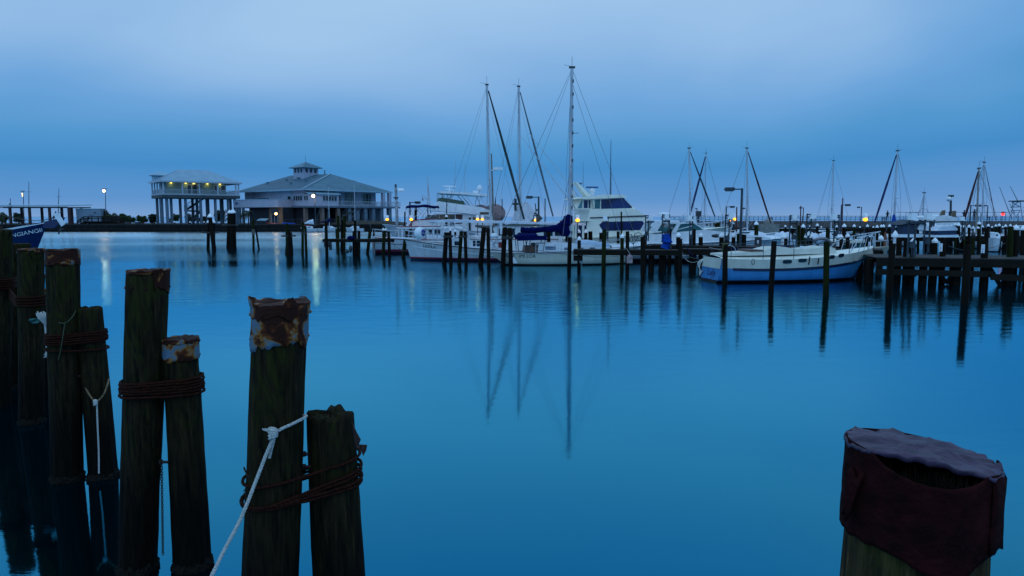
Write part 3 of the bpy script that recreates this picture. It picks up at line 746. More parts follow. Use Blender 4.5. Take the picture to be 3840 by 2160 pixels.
# torn tag on the left and overlapping fold
for (t0, t1, za, zb, off) in ((184, 200, -.05, -.175, .010), (296, 352, -.03, -.215, .003)):
    rows = []
    for i in range(7):
        s = i / 6; row = []
        for k in range(9):
            t = R(t0 + (t1 - t0) * k / 8 * (1 - .55 * s * (t0 < 190))); z = zt + za + (zb - za) * s + .012 * math.sin(k)
            c = FR.c(z) - FR.root; r = .192 + off * (1 + s) + .006 * noise.noise(Vector((k * .7, i * .6, t0)))
            row.append(Vector((c.x + r * math.cos(t), c.y + r * math.sin(t), z)))
        rows.append(row)
    m.loft(rows, False, True)
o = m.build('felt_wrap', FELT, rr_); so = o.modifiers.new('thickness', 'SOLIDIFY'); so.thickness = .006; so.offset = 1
# top sheet with the torn front edge
m = MB(); rows = []
ct = FR.c(zt) - FR.root
for q in (1.02, 1.0, .9, .75, .6, .45, .3, .15, .01):
    row = []
    for t in ang:
        of = open_front(t); qq = min(q, 1.02 - of * (.46 + .07 * noise.noise(Vector((t * 5, 2, 2)))))
        r = prof_r(t, 0) * qq; x = r * math.cos(t); y = r * math.sin(t)
        z = zt + TILT * x + .016 * noise.noise(Vector((x * 12, y * 34, 3))) + .006 * noise.noise(Vector((x * 50, y * 70, 3))) + .012 * (1 - q) - (.010 if q > 1.01 else 0)
        row.append(Vector((ct.x + x, ct.y + y, z)))
    rows.append(row)
m.loft(rows, True, True, False, True)
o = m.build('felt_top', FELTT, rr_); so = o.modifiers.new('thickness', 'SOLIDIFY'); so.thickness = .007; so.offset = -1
for ch in rr_.children:
    if ch.name.startswith('post'): ch.data.materials[0] = TANPILE
# splintered wood under the tear
m = MB(); rnd = random.Random(9)
for i in range(420):
    a = R(rnd.uniform(204, 290)); r = .168 - rnd.random() ** 1.5 * .10; z = zt - .085 + rnd.random() * .02
    c = FR.c(z) - FR.root; p = Vector((c.x + r * math.cos(a), c.y + r * math.sin(a), z)); h = rnd.uniform(.02, .065) * (1 - .3 * abs(math.sin(a * 7)))
    q_ = p + Vector((rnd.uniform(-.006, .006), rnd.uniform(-.012, .010), h)); m.bar(p, q_, rnd.uniform(.002, .006), .0006, 4, caps=False, smooth=False)
# sunken end grain
m.add([Vector((FR.c(zt - .075).x - FR.root.x + .166 * math.cos(t), FR.c(zt - .075).y - FR.root.y + .166 * math.sin(t), zt - .078 + .010 * noise.noise(Vector((math.cos(t) * 9, math.sin(t) * 9, 1))))) for t in ang], [tuple(range(n))])
m.build('splintered_wood', mat('splintered_heartwood', (.012, .007, .004), (.003, .002, .002), 20, .9, .8, c3=(.024, .015, .008), spec=.08), rr_)

# ================================================================ FAR LEFT SHORE
def frame(loc, ang):
    return loc, ang
def hip_roof(m, w, d, ze, zr, ov, rx0, rx1, ry=None, t=.12):
    """hipped roof over [0,w]x[0,d]; ridge from (rx0,ry) to (rx1,ry)"""
    ry = d / 2 if ry is None else ry
    a, b_, c, e = (-ov, -ov, ze), (w + ov, -ov, ze), (w + ov, d + ov, ze), (-ov, d + ov, ze)
    p, q = (rx0, ry, zr), (rx1, ry, zr)
    m.slab([a, b_, q, p], t); m.slab([b_, c, q], t); m.slab([c, e, p, q], t); m.slab([e, a, p], t)
def ribs(m, A, B, C, D, n, r=.035):
    """standing seams from edge AB up to edge DC"""
    A, B, C, D = map(Vector, (A, B, C, D)); nr = (B - A).cross(D - A).normalized() * .03
    for i in range(n + 1):
        x = i / n; lo = A.lerp(B, x)
        # run straight up-slope until the hip or ridge
        up = (D - A) - (B - A).normalized() * (D - A).dot((B - A).normalized()); up.normalize()
        # intersect with left hip A-D, ridge D-C or right hip B-C
        L = (B - A).length; xp = x * L; h = (D - A).dot(up); dl = (D - A).dot((B - A).normalized()); dr = (C - A).dot((B - A).normalized())
        hh = h
        if xp < dl: hh = h * xp / max(dl, 1e-6)
        elif xp > dr: hh = h * (L - xp) / max(L - dr, 1e-6)
        if hh > .05: m.beam(lo + nr, lo + up * hh + nr, r, r)
METALR = mat('pale_standing_seam_metal', (.26, .42, .52), (.21, .35, .44), .8, .55, spec=.3)
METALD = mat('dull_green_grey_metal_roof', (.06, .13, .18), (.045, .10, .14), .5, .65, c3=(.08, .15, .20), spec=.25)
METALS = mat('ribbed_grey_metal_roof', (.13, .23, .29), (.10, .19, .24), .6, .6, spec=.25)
STUCCO = mat('pinkish_white_stucco', (.36, .40, .50), (.30, .33, .43), .4, .85)
SIDING = mat('pale_green_siding', (.15, .26, .26), (.12, .21, .22), .6, .7, stretch=(.2, .2, 3))
PCOL = mat('painted_concrete_column', (.10, .16, .22), (.075, .12, .17), .7, .8)
TRIMW = mat('white_painted_trim', (.36, .44, .52), (.28, .35, .43), 2, .6)
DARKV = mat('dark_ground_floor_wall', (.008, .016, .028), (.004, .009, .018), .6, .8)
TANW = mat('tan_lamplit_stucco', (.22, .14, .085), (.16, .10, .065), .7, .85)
DGLASS = mat('dark_window_glass', (.010, .022, .035), (.006, .012, .022), 1, .12)
GGLASS = mat('green_tinted_window_glass', (.02, .06, .055), (.012, .04, .04), .7, .15)
DOWN = mat('soffit_downlight_glass', (1, .8, .2), None, 1)
DOWNL = glow('yellow_downlight_glass', (1.0, .72, .14), 2.5)

# ---- stilt house
A0 = at(622, 843, 142.0)
a = R(38)
sh = thing('stilt_house', 'small pale green house with metal hip roof on tall concrete stilts', 'house', (A0.x, A0.y, 0), a)
W, D_ = 14.2, 9.4; ZF = 7.35; ZE = 10.1
m = MB(); m.box((W / 2, D_ / 2, 7.05), (W + .9, D_ + .9, .62)); m.build('floor_slab', mat('weathered_floor_slab', (.05, .075, .085), (.03, .05, .06), .5, .9), sh)
fs = m
m = MB(); m.box((W / 2, D_ / 2, ZF + .08), (W + 1.0, D_ + 1.0, .16)); fb = m.build('floor_trim', TRIMW, sh)
m = MB(); m.box((W / 2 - .5, D_ / 2 + .3, (ZF + ZE) / 2 + .1), (W - 2.6, D_ - 2.4, ZE - ZF - .2)); wl_ = m.build('wall', SIDING, sh)
def hwin(x, z, w_, h_, name='window', y=None, mat_=DGLASS, par=sh, fr=TRIMW, depth=.06):
    m = MB(); t = .12
    for (cx, cz, sx, sz) in ((x, z + h_ / 2, w_ + t, t), (x, z - h_ / 2, w_ + t, t), (x - w_ / 2, z, t, h_), (x + w_ / 2, z, t, h_)):
        m.box((cx, y - depth, cz), (sx, depth * 2, sz))
    f = m.build(name, fr, par)
    m = MB(); m.box((x, y - .015, z), (w_ - t, .03, h_ - t)); m.build('pane', mat_, f); return f
yw = D_ / 2 + .3 - (D_ - 2.4) / 2
for x, w_ in ((10.4, .9), (11.75, .9)): hwin(x, 8.85, w_, 1.35, y=yw)
f = hwin(6.1, 8.62, 1.1, 2.1, 'door', y=yw)
for x in (5.05, 7.1): hwin(x, 8.55, .85, 1.9, y=yw)
m = MB()
hip_roof(m, W, D_, ZE, 12.75, .8, 4.0, 9.6, t=.14); rf = m.build('roof', METALR, sh)
m = MB(); ribs(m, (-.8, -.8, ZE), (W + .8, -.8, ZE), (9.6, D_ / 2, 12.75), (4.0, D_ / 2, 12.75), 44); ribs(m, (-.8, D_ + .8, ZE), (-.8, -.8, ZE), (4, D_ / 2, 12.75), (4, D_ / 2, 12.75), 24)
m.build('roof_seams', TRIMW, rf)
m = MB(); m.box((W / 2, -.83, ZE - .1), (W + 1.7, .1, .3)); m.box((-.83, D_ / 2, ZE - .1), (.1, D_ + 1.6, .3)); m.box((W + .83, D_ / 2, ZE - .1), (.1, D_ + 1.6, .3)); m.build('gutter', TRIMW, rf)
m = MB(); hip_roof(m, 3.4, 2.6, 11.6, 12.4, .3, 1.0, 2.4); m.box((1.7, 1.3, 11.0), (3.0, 2.3, 1.2)); o = m.build('stair_dormer', METALR, rf, (-.4, 7.4, -.05))
for x in [-.2, 3.35, 6.9 - .3, 7.9 + 2.3, W - .35, W + .25]:
    m = MB(); m.box((x, -.28, (ZF + ZE) / 2), (.26, .26, ZE - ZF)); m.build('porch_post', TRIMW, sh)
for y in [2.4, 4.8, 7.2, D_ + .2]:
    m = MB(); m.box((-.28, y, (ZF + ZE) / 2), (.26, .26, ZE - ZF)); m.build('porch_post', TRIMW, sh)
m = MB()
for (p, q) in (((-.3, -.33), (W + .3, -.33)), ((-.33, -.3), (-.33, D_ + .3)), ((W + .33, -.3), (W + .33, D_ + .3))):
    m.beam((p[0], p[1], ZF + 1.08), (q[0], q[1], ZF + 1.08), .07, .07); m.beam((p[0], p[1], ZF + .25), (q[0], q[1], ZF + .25), .05, .05)
    L = math.hypot(q[0] - p[0], q[1] - p[1]); n = int(L / .22)
    for i in range(n + 1):
        x = p[0] + (q[0] - p[0]) * i / n; y = p[1] + (q[1] - p[1]) * i / n; m.box((x, y, ZF + .65), (.04, .04, .86))
m.build('railing', TRIMW, sh)
for i, x in enumerate([1.6, 4.4, 5.95, 8.6, 11.1]):
    m = MB(); m.box((x, yw - .25, ZE - .32), (.35, .2, .12)); m.build('porch_lamp', DOWNL, sh)
    ld = bpy.data.lights.new('porch_lamp_light', 'POINT'); ld.energy = 7; ld.color = (1, .78, .15); ld.shadow_soft_size = .1
    lo = bpy.data.objects.new('porch_lamp_light', ld); COL.objects.link(lo); lo.parent = sh; lo.location = (x, yw - .42, ZE - .55)
for (x, y) in [(.5, .4), (.1, 3.2), (.5, 6), (.4, 9), (1.6, 2), (1.4, 5), (4, .5), (4, 5), (4.9, 9), (6.9, .5), (7.3, 5), (7.4, 9), (9.8, .5), (9.3, 5), (10.6, 9), (12.4, .5), (12.2, 5), (13.6, 3), (13.8, .6), (13.5, 8.6)]:
    m = MB(); m.box((x, y, (LZ + 6.75) / 2), (.46, .46, 6.75 - LZ)); m.build('stilt', PCOL, sh)
# zigzag stair below the house
m = MB()
for (p, q) in (((5.2, 4, 1.5), (7.8, 4, 4.1)), ((7.8, 5.0, 4.1), (5.0, 5.0, 4.2)), ((5.0, 5.2, 4.2), (8.8, 5.2, 6.8))):
    m.beam(p, q, .1, .3); m.beam((p[0], p[1] + .9, p[2]), (q[0], q[1] + .9, q[2]), .1, .3)
    n = 12
    for i in range(n):
        c = Vector(p).lerp(Vector(q), (i + .5) / n); m.box((c.x, c.y + .45, c.z + .12), (.3, .9, .05))
    for dy in (0, .9):
        m.beam((p[0], p[1] + dy, p[2] + 1.1), (q[0], q[1] + dy, q[2] + 1.1), .05, .05)
        for i in range(9):
            c = Vector(p).lerp(Vector(q), i / 8); m.box((c.x, c.y + dy, c.z + .6), (.03, .03, 1.05))
m.build('stair', STEEL, sh)

# ---- yacht club
C0 = at(1144, 843, 145.0)
au = math.atan2(17, 13.8)
yc = thing('club_building', 'large white two storey clubhouse on columns with grey hip roof and square cupola', 'clubhouse', (C0.x, C0.y, 0), au)
# local x = right face direction, local y = left face direction
U, V = 22.0, 23.8; ZE = 8.55
def wallbox(m, x0, x1, y0, y1, z0, z1): m.box(((x0 + x1) / 2, (y0 + y1) / 2, (z0 + z1) / 2), (abs(x1 - x0), abs(y1 - y0), z1 - z0))
m = MB(); wallbox(m, 7.6, U - 5.4, 2.2, V - .4, 5.2, ZE - .1); wallbox(m, .5, 7.6, .5, V - .4, 5.2, ZE - .1); w1 = m.build('wall', STUCCO, yc)
m = MB(); wallbox(m, 0, U + 2.6, -1.6, V, 4.85, 5.18); m.build('floor_slab', PCOL, yc)
m = MB()
ov = .9; rd = (5.6, U / 2, 12.35); re2 = (21.0, U / 2, 12.35)
# ridge runs along local y
a_, b_, c_, d_ = (-ov, -ov, ZE), (U + ov, -ov, ZE), (U + ov, V + ov, ZE), (-ov, V + ov, ZE)
p_, q_ = (U / 2, 5.9, 12.35), (U / 2, 21.2, 12.55)
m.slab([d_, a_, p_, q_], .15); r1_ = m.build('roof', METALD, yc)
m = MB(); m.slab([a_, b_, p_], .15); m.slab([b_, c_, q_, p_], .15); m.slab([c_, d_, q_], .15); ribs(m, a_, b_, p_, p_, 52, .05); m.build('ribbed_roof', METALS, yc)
m = MB(); m.beam(Vector(a_) + Vector((0, 0, .08)), Vector(p_) + Vector((0, 0, .08)), .3, .08)
m.beam((U / 2 - ov - U / 2, -ov - .04, ZE - .1), (U + ov, -ov - .04, ZE - .1), .1, .28); m.beam((-ov - .04, -ov, ZE - .1), (-ov - .04, V + ov, ZE - .1), .1, .28); m.build('roof_trim', METALR, yc)
# roof vents
for (y, x, s) in ((6.5, 5.0, .5), (9.5, 3.2, .4), (13, 7.5, .45), (16, 6.5, .4), (20.5, 4.6, .45), (9.0, 8.2, .5)):
    zr = ZE + (x + ov) / (U / 2 + ov) * 3.8
    m = MB(); m.box((x, y, zr + .1), (s, s, .5)); m.box((x, y, zr + .42), (s * 1.3, s * 1.3, .1)); m.build('roof_vent', METALS, yc)
m = MB(); m.bar((U / 2 - 1, 6.6, 12.2), (U / 2 - 1, 6.6, 13.2), .14, n=8); m.build('vent_pipe', METALS, yc)
# cupola
cx, cy = U / 2 - 1.2, 13.3
m = MB(); m.box((cx, cy, 12.6), (3.9, 3.9, 2.6)); cu = m.build('cupola', STUCCO, yc)
m = MB(); hip_roof(m, 3.9, 3.9, 13.9, 15.25, .75, 1.95, 1.951, t=.12); ribs(m, (-.75, -.75, 13.9), (4.65, -.75, 13.9), (1.95, 1.95, 15.25), (1.95, 1.95, 15.25), 16, .04)
m.build('cupola_roof', METALS, cu, (cx - 1.95, cy - 1.95, 0))
for i in (-1, 0, 1):
    m = MB(); m.box((cx + i * 1.15, cy - 1.97, 13.25), (.6, .06, .95)); m.build('cupola_window', DGLASS, cu)
    m = MB(); m.box((cx - 1.97, cy + i * 1.15, 13.25), (.06, .6, .95)); m.build('cupola_window', DGLASS, cu)
m = MB(); m.bar((cx, cy, 15.2), (cx, cy, 16.6), .03, n=5); m.build('weathervane', DARKM, cu)
# left face windows (local x ~0.5)
def ywin(y, z, w_, h_, x, n=1, g=DGLASS):
    m = MB(); t = .14
    m.box((x - .04, y, z + h_ / 2), (.12, w_ + t, t)); m.box((x - .04, y, z - h_ / 2), (.12, w_ + t, t))
    for i in range(n + 1): m.box((x - .04, y - w_ / 2 + w_ * i / n, z), (.12, t, h_ - t))
    f = m.build('window', TRIMW, yc); m = MB(); m.box((x - .01, y, z), (.04, w_ - t, h_ - t)); m.build('pane', g, f)
def xwin(x, z, w_, h_, y, n=1, g=DGLASS, name='window', rows=0):
    m = MB(); t = .12
    m.box((x, y - .04, z + h_ / 2), (w_ + t, .12, t)); m.box((x, y - .04, z - h_ / 2), (w_ + t, .12, t))
    for i in range(n + 1): m.box((x - w_ / 2 + w_ * i / n, y - .04, z), (t * .7, .12, h_ - t))
    for i in range(rows): m.box((x, y - .05, z + h_ / 2 - h_ * (i + 1) / (rows + 1)), (w_ - t, .1, t * .6))
    f = m.build(name, TRIMW, yc); m = MB(); m.box((x, y - .01, z), (w_ - t, .04, h_ - t)); m.build('pane', g, f)
ywin(6.0, 6.75, 1.3, 1.1, .5); ywin(2.95, 6.75, 3.2, 1.1, .5, 4); 
for y in (3.8 - 3.2 + .2,): pass
for y in (19.8, 9.4, .55, 5.1):
    m = MB(); m.bar((.42, y, 1.4), (.42, y, ZE - .3), .07, n=6); m.build('downpipe', TRIMW, yc)
# projecting bay with its own small roof on the right face
m = MB(); wallbox(m, .2, 7.6, -1.3, .5, 5.2, 7.55); m.build('bay_wall', STUCCO, yc)
m = MB(); m.slab([(-.1, -1.7, 7.6), (7.9, -1.7, 7.6), (7.9, .6, 8.4), (-.1, .6, 8.4)], .12); ribs(m, (-.1, -1.7, 7.6), (7.9, -1.7, 7.6), (7.9, .6, 8.4), (-.1, .6, 8.4), 18, .05); m.build('bay_roof', METALR, yc)
xwin(5.3, 6.75, 3.6, 1.1, -1.3, 5); ywin(-.4, 6.75, 1.5, 1.1, .2, 2, GGLASS)
xwin(9.3, 6.9, 3.0, 2.6, 2.2, 3, GGLASS, rows=1); xwin(12.6 + .6, 6.9, 3.0, 2.6, 2.2, 4, GGLASS, rows=1)
m = MB(); wallbox(m, 16.6, 20.6, 2.2, 3.2, 5.2, ZE - .2); m.build('wall', STUCCO, yc); xwin(18.0, 6.9, 2.6, 2.4, 2.2, 3, GGLASS, rows=1)
for x, y in ((U + .6, -.6), (U + .6, 5), (20.4, -.6)):
    m = MB(); m.box((x if x < U else U + .2, y, (5.2 + ZE) / 2), (.7, .7, ZE - 5.2)); m.build('porch_column', STUCCO, yc)
m = MB()
for (p, q) in (((7.6, -1.6), (U + 2.6, -1.6)), ((U + 2.6, -1.6), (U + 2.6, 8))):
    for z in (5.35, 6.25): m.beam((p[0], p[1], z), (q[0], q[1], z), .06, .06)
    L = math.hypot(q[0] - p[0], q[1] - p[1]); n = int(L / .3)
    for i in range(n + 1):
        x = p[0] + (q[0] - p[0]) * i / n; y = p[1] + (q[1] - p[1]) * i / n; m.box((x, y, 5.75), (.05, .05, 1.0))
m.build('balcony_railing', TRIMW, yc)
# ground floor: dark enclosed hall on the left side, open columns on the right
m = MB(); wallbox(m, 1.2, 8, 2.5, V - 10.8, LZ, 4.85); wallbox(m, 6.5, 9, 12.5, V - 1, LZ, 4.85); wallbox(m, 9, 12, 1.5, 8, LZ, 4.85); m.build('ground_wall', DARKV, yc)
for (x, y) in [(.7, .7), (.7, 5.6), (.7, 9.8), (.7, 13.4), (7.6, -.9), (3.6, -.9)]:
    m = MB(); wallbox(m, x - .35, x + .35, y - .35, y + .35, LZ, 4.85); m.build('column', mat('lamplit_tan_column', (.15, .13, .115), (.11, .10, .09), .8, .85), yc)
for (x, y) in [(10.4, -.9), (12.6, -.9), (14.8, -.9), (17.0, -.9), (19.4, -.9), (21.8, -.9), (13.6, 4.5), (16, 4.5), (18.2, 4.5), (20.4, 4.5), (22.4, 4.5), (15, 10), (18, 10), (21.8, 10), (24, 5)]:
    m = MB(); wallbox(m, x - .42, x + .42, y - .42, y + .42, LZ, 4.85); m.build('column', PCOL, yc)
m = MB()
for (p, q) in (((9.2, -1.2, 1.5), (11.5, -1.2, 3.2)), ((8.4, -1.3, 3.0), (13.6, -1.3, 4.9)), ((8.6, -1.1, 1.5), (8.6, -1.1, 3.2))):
    m.beam(p, q, .12, .5); m.beam((p[0], p[1], p[2] + 1), (q[0], q[1], q[2] + 1), .06, .06)
    for i in range(10):
        c = Vector(p).lerp(Vector(q), i / 9); m.box((c.x, c.y, c.z + .5), (.05, .05, 1))
m.build('stair', DARKM, yc)
# low annex wing with the pennant, reaching out from the left face
Yan = 150.5
n0 = at(876, 777, Yan); n1 = at(1041, 778, 144.5)
an = thing('annex_wing', 'long low white parapet wing bearing a blue pennant, left of the clubhouse', 'building', (n0.x, n0.y, 0), math.atan2(n1.y - n0.y, n1.x - n0.x))
LA = (n1 - n0).xy.length; z0 = (n0.z + n1.z) / 2; z1 = at(1000, 749.5, 147).z
m = MB(); m.box((LA / 2, 2.5, (z0 + z1) / 2), (LA, 5, z1 - z0)); m.build('parapet_wall', STUCCO, an)
m = MB(); m.box((LA / 2, 2.5, z1 + .06), (LA + .1, 5.1, .12)); m.build('coping', METALR, an)
for x in (.6, 1.3, 2.4):
    m = MB(); m.box((x, .4, (LZ + z0) / 2), (.45, .45, z0 - LZ)); m.build('column', PCOL, an)
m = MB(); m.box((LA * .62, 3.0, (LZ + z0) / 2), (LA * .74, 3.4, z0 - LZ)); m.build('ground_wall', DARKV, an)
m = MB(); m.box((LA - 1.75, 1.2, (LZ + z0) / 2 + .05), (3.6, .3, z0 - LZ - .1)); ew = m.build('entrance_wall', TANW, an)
m = MB(); m.box((LA - 1.9, 1.0, 2.4), (1.9, .12, 2.0)); dr = m.build('door', DGLASS, an)
m = MB()
for i in (-1, 0, 1): m.box((LA - 1.9 + i * .9, .93, 2.4), (.08, .06, 2.0))
m.build('door_frame', TRIMW, dr)
m = MB(); m.box((LA - 1.9, 1.0, 4.1), (1.9, .12, .9)); m.build('window', DGLASS, an)
# pennant emblem painted on the wall
xs = (884 - 876) / (1041 - 876) * LA
def pen(x, z): return (x, -.012, z)
zc_ = at(895, 763.5, Yan).z
m = MB(); m.add([(xs, -.012, zc_ + .42), (xs + .95, -.012, zc_), (xs, -.012, zc_ - .38)], [(0, 2, 1)]); pe = m.build('pennant', mat('pennant_blue', (.01, .025, .16), (.008, .02, .12), 3, .7), an)
lettering('PCYC', .34, TRIMW, pe, lambda u, v: (xs + .05 + u * .8, -.02, zc_ - .12 + v * (1 - u * .45)), 'pennant_letters')
m = MB()
for x in (LA * .52, LA * .62, LA * .66): m.box((x, 1.2, z1 + .22), (.8, .6, .3))
m.build('roof_unit', STEEL, an)
# lamps
def bulb_light(loc, energy, col, r=.15, parent=None):
    ld = bpy.data.lights.new('lamp_light', 'POINT'); ld.energy = energy; ld.color = col; ld.shadow_soft_size = r
    ld.specular_factor = 0.15
    lo = bpy.data.objects.new('lamp_light', ld); COL.objects.link(lo); lo.location = loc
    if parent: lo.parent = parent
    return lo
pl = at(1035, 801.5, 143.6); wl2 = thing('wall_lamp', 'round lit wall lamp beside the clubhouse ground entrance', 'wall lamp', pl); m = MB(); m.ball((0, 0, 0), .26, 12, 8); m.build('lamp_globe', WARMW, wl2)
m = MB(); m.bar((0, .1, .0), (0, .9, .0), .05); m.build('bracket', DARKM, wl2)
bulb_light((0, .1, -.1), 25, (1, .6, .3), .2, wl2).location.y = -.55
# awning
p = at(968, 824, 142); aw = thing('awning', 'small pale awning on posts in front of the annex entrance', 'awning', p); m = MB(); m.slab([(0, -.9, -.1), (1.8, -.9, -.1), (1.8, .9, .25), (0, .9, .25)], .12); m.build('canopy', METALR, aw)
for x in (.05, 1.75):
    m = MB(); m.bar((x, -.85, -.15), (x, -.85, LZ - p.z), .04); m.build('post', STEEL, aw)

# street lamps on the left shore
def street_lamp(px, py_top, py_base, Y, label, lit=None, name='street_lamp', r=.09, lean=0):
    t_ = at(px, py_top, Y); b0 = at(px + lean, py_base, Y)
    o = thing(name, label, 'street lamp', b0); m = MB(); m.bar((0, 0, 0), t_ - b0, r, r * .7, 8); m.build('pole', STEEL, o)
    v = t_ - b0
    if lit:
        m = MB(); m.ball(v + Vector((-.25, -.1, .12)), lit, 12, 8); m.build('lamp_globe', LAMPW, o)
    m = MB(); m.box(v + Vector((-.1, 0, .3 + (lit or 0))), (.8, .4, .14)); m.bar(v, v + Vector((0, 0, .3 + (lit or 0))), .05); m.build('lamp_head', DARKM, o)
    return o, t_
o, t1 = street_lamp(395, 718, 846, 150, 'brightly lit lamp on a tall pole above the shore bushes on the left', .25, lean=3)
bulb_light((-.25, -1.0, (t1 - Vector(o.location)).z), 90, (1, .62, .3), .3, o)
o, t2 = street_lamp(1180, 737, 848, 137.5, 'dazzling lit lamp on a pale pole before the clubhouse', .31, lean=4, name='quay_lamp')
bulb_light((-.1, .0, (t2 - Vector(o.location)).z - .8), 220, (1, .62, .3), .3, o)
o, t3 = street_lamp(87, 722, 846, 160, 'dimly lit leaning lamp pole above the open boat shed', None, lean=4)
m = MB(); m.tube([at(84, 724, 160) - o.location, at(85, 738, 160) - o.location], [.22, .1], 8); m.build('lamp_globe', glow('dim_lamp_glass', (1, .75, .4), 1.5), o)
p = at(40, 767, 150); o = thing('bell_lamp', 'dark bell shaped lamp hanging on a short pole above the boat shed roof', 'lamp', p); m = MB(); m.bar((0, 0, -1.6), (0, 0, 1.3), .06); m.build('pole', DARKM, o)
m = MB(); m.lathe([(.05, .35), (.12, .3), (.2, .0), (.45, -.22), (.45, -.28)], (-.2, 0, -.1), 12); m.build('lamp_shade', DARKM, o)
for px, y0, lab in ((108, 682, 'bare thin mast rising left of centre behind the boat shed roof'), (221, 706, 'leaning mast behind the right half of the boat shed roof')):
    p0 = at(px - (4 if px > 200 else 0), 832, 175); p1 = at(px, y0, 175); o = thing('mast', lab, 'mast', p0); m = MB(); m.bar((0, 0, -.6), p1 - p0, .12, .05, 6); m.build('pole', STEEL, o)
    m = MB(); m.beam((p1 - p0) * .75 + Vector((-.8, 0, 0)), (p1 - p0) * .75 + Vector((.8, 0, 0)), .05, .05); m.build('spreader', STEEL, o)

# open boat shed
Ysh = 147
xl = at(-60, 775, Ysh).x; xr_ = at(281, 775, Ysh).x; zt_ = at(140, 770, Ysh).z; zb_ = at(140, 777, Ysh).z
bs = thing('boat_shed', 'long open sided shed with a thin flat pale roof on rust coloured posts', 'shed', (xl, Ysh, 0)); Lb = xr_ - xl
m = MB(); m.slab([(0, -2.5, zt_ - .05), (Lb, -2.5, zt_ - .05), (Lb, 6, zt_ + .25), (0, 6, zt_ + .25)], .16); m.build('roof', METALR, bs)
m = MB(); m.box((Lb / 2, -2.5, zb_ - .02), (Lb, .12, .22)); m.box((Lb / 2, 5.5, zb_ - .02), (Lb, .12, .22)); m.build('fascia', DARKM, bs)
for px, dd in ((37, 0), (50, 5), (110, 0), (127, 5), (185, 0), (203, 5), (258, 0), (268, 3), (278, 5), (-20, 0)):
    xx = at(px, 800, Ysh + dd - 2.3).x - xl
    m = MB(); m.box((xx, dd - 2.2 if dd < 5 else 5.3, (LZ + zb_) / 2 - .05), (.4, .4, zb_ - LZ - .05)); m.build('post', mat('brown_shed_post', (.045, .02, .022), (.03, .014, .018), 2, .8), bs)
# hut behind the ramp
p = at(287, 843, 148); ht = thing('container_hut', 'pale blue flat roofed hut standing behind the wooden ramp', 'hut', (p.x, p.y, LZ), R(14)); m = MB(); m.box((2.35, 1.6, 1.55), (4.6, 3.2, 3.1)); m.build('wall', mat('pale_blue_hut_wall', (.18, .27, .36), (.14, .22, .31), .8, .7), ht)
m = MB(); m.box((2.35, 1.6, 3.18), (4.8, 3.4, .16)); m.build('roof', METALR, ht); m = MB(); m.box((2.9, -.03, 1.9), (1.0, .05, .1)); m.box((3.6, -.03, 2.4), (.4, .05, .25)); m.build('shutter_bar', DARKM, ht)
# wooden ramp / deck with railing
p = at(288, 846, 142); rp = thing('wooden_ramp', 'dark wooden ramp and raised deck with railings in front of the hut', 'ramp', (p.x, p.y, LZ)); m = MB()
def X(px, Y=142): return at(px, 830, Y).x - p.x
def Z(py, Y=142): return at(900, py, Y).z - LZ
m.slab([(X(290), 0, Z(843)), (X(315), 0, Z(830)), (X(315), 2, Z(830)), (X(290), 2, Z(843))], .15); m.slab([(X(315), 0, Z(830)), (X(420), 0, Z(830)), (X(420), 2, Z(830)), (X(315), 2, Z(830))], .15)
m.slab([(X(420), 0, Z(830)), (X(463), 0, Z(841)), (X(463), 2, Z(841)), (X(420), 2, Z(830))], .15); m.build('deck', BEAM, rp)
m = MB()
for yy in (0, 2):
    for (a1, b1) in (((290, 829), (315, 813)), ((315, 813), (420, 812)), ((420, 812), (463, 826))):
        for dz in (0, 6): m.beam((X(a1[0]), yy, Z(a1[1] + dz)), (X(b1[0]), yy, Z(b1[1] + dz)), .08, .16)
m.build('railing', BEAM, rp)
m = MB(); m.box(((X(370) + X(440)) / 2, 1.0, (Z(812) + Z(830)) / 2), (X(440) - X(370), .1, Z(812) - Z(830))); m.box(((X(318) + X(460)) / 2, .8, Z(841) + .02), (X(455) - X(318), .1, Z(832) - Z(849))); m.build('lattice_panel', BLKH, rp)
for px in (290, 303, 315, 330, 345, 369, 390, 407, 420, 435, 450, 463):
    m = MB(); zz = 812 if 315 <= px <= 420 else (829 - (px - 290) * .64 if px < 315 else 812 + (px - 420) * .33); m.box((X(px), 0, Z(zz) / 2), (.14, .14, max(.5, Z(zz)))); m.build('post', BEAM, rp)

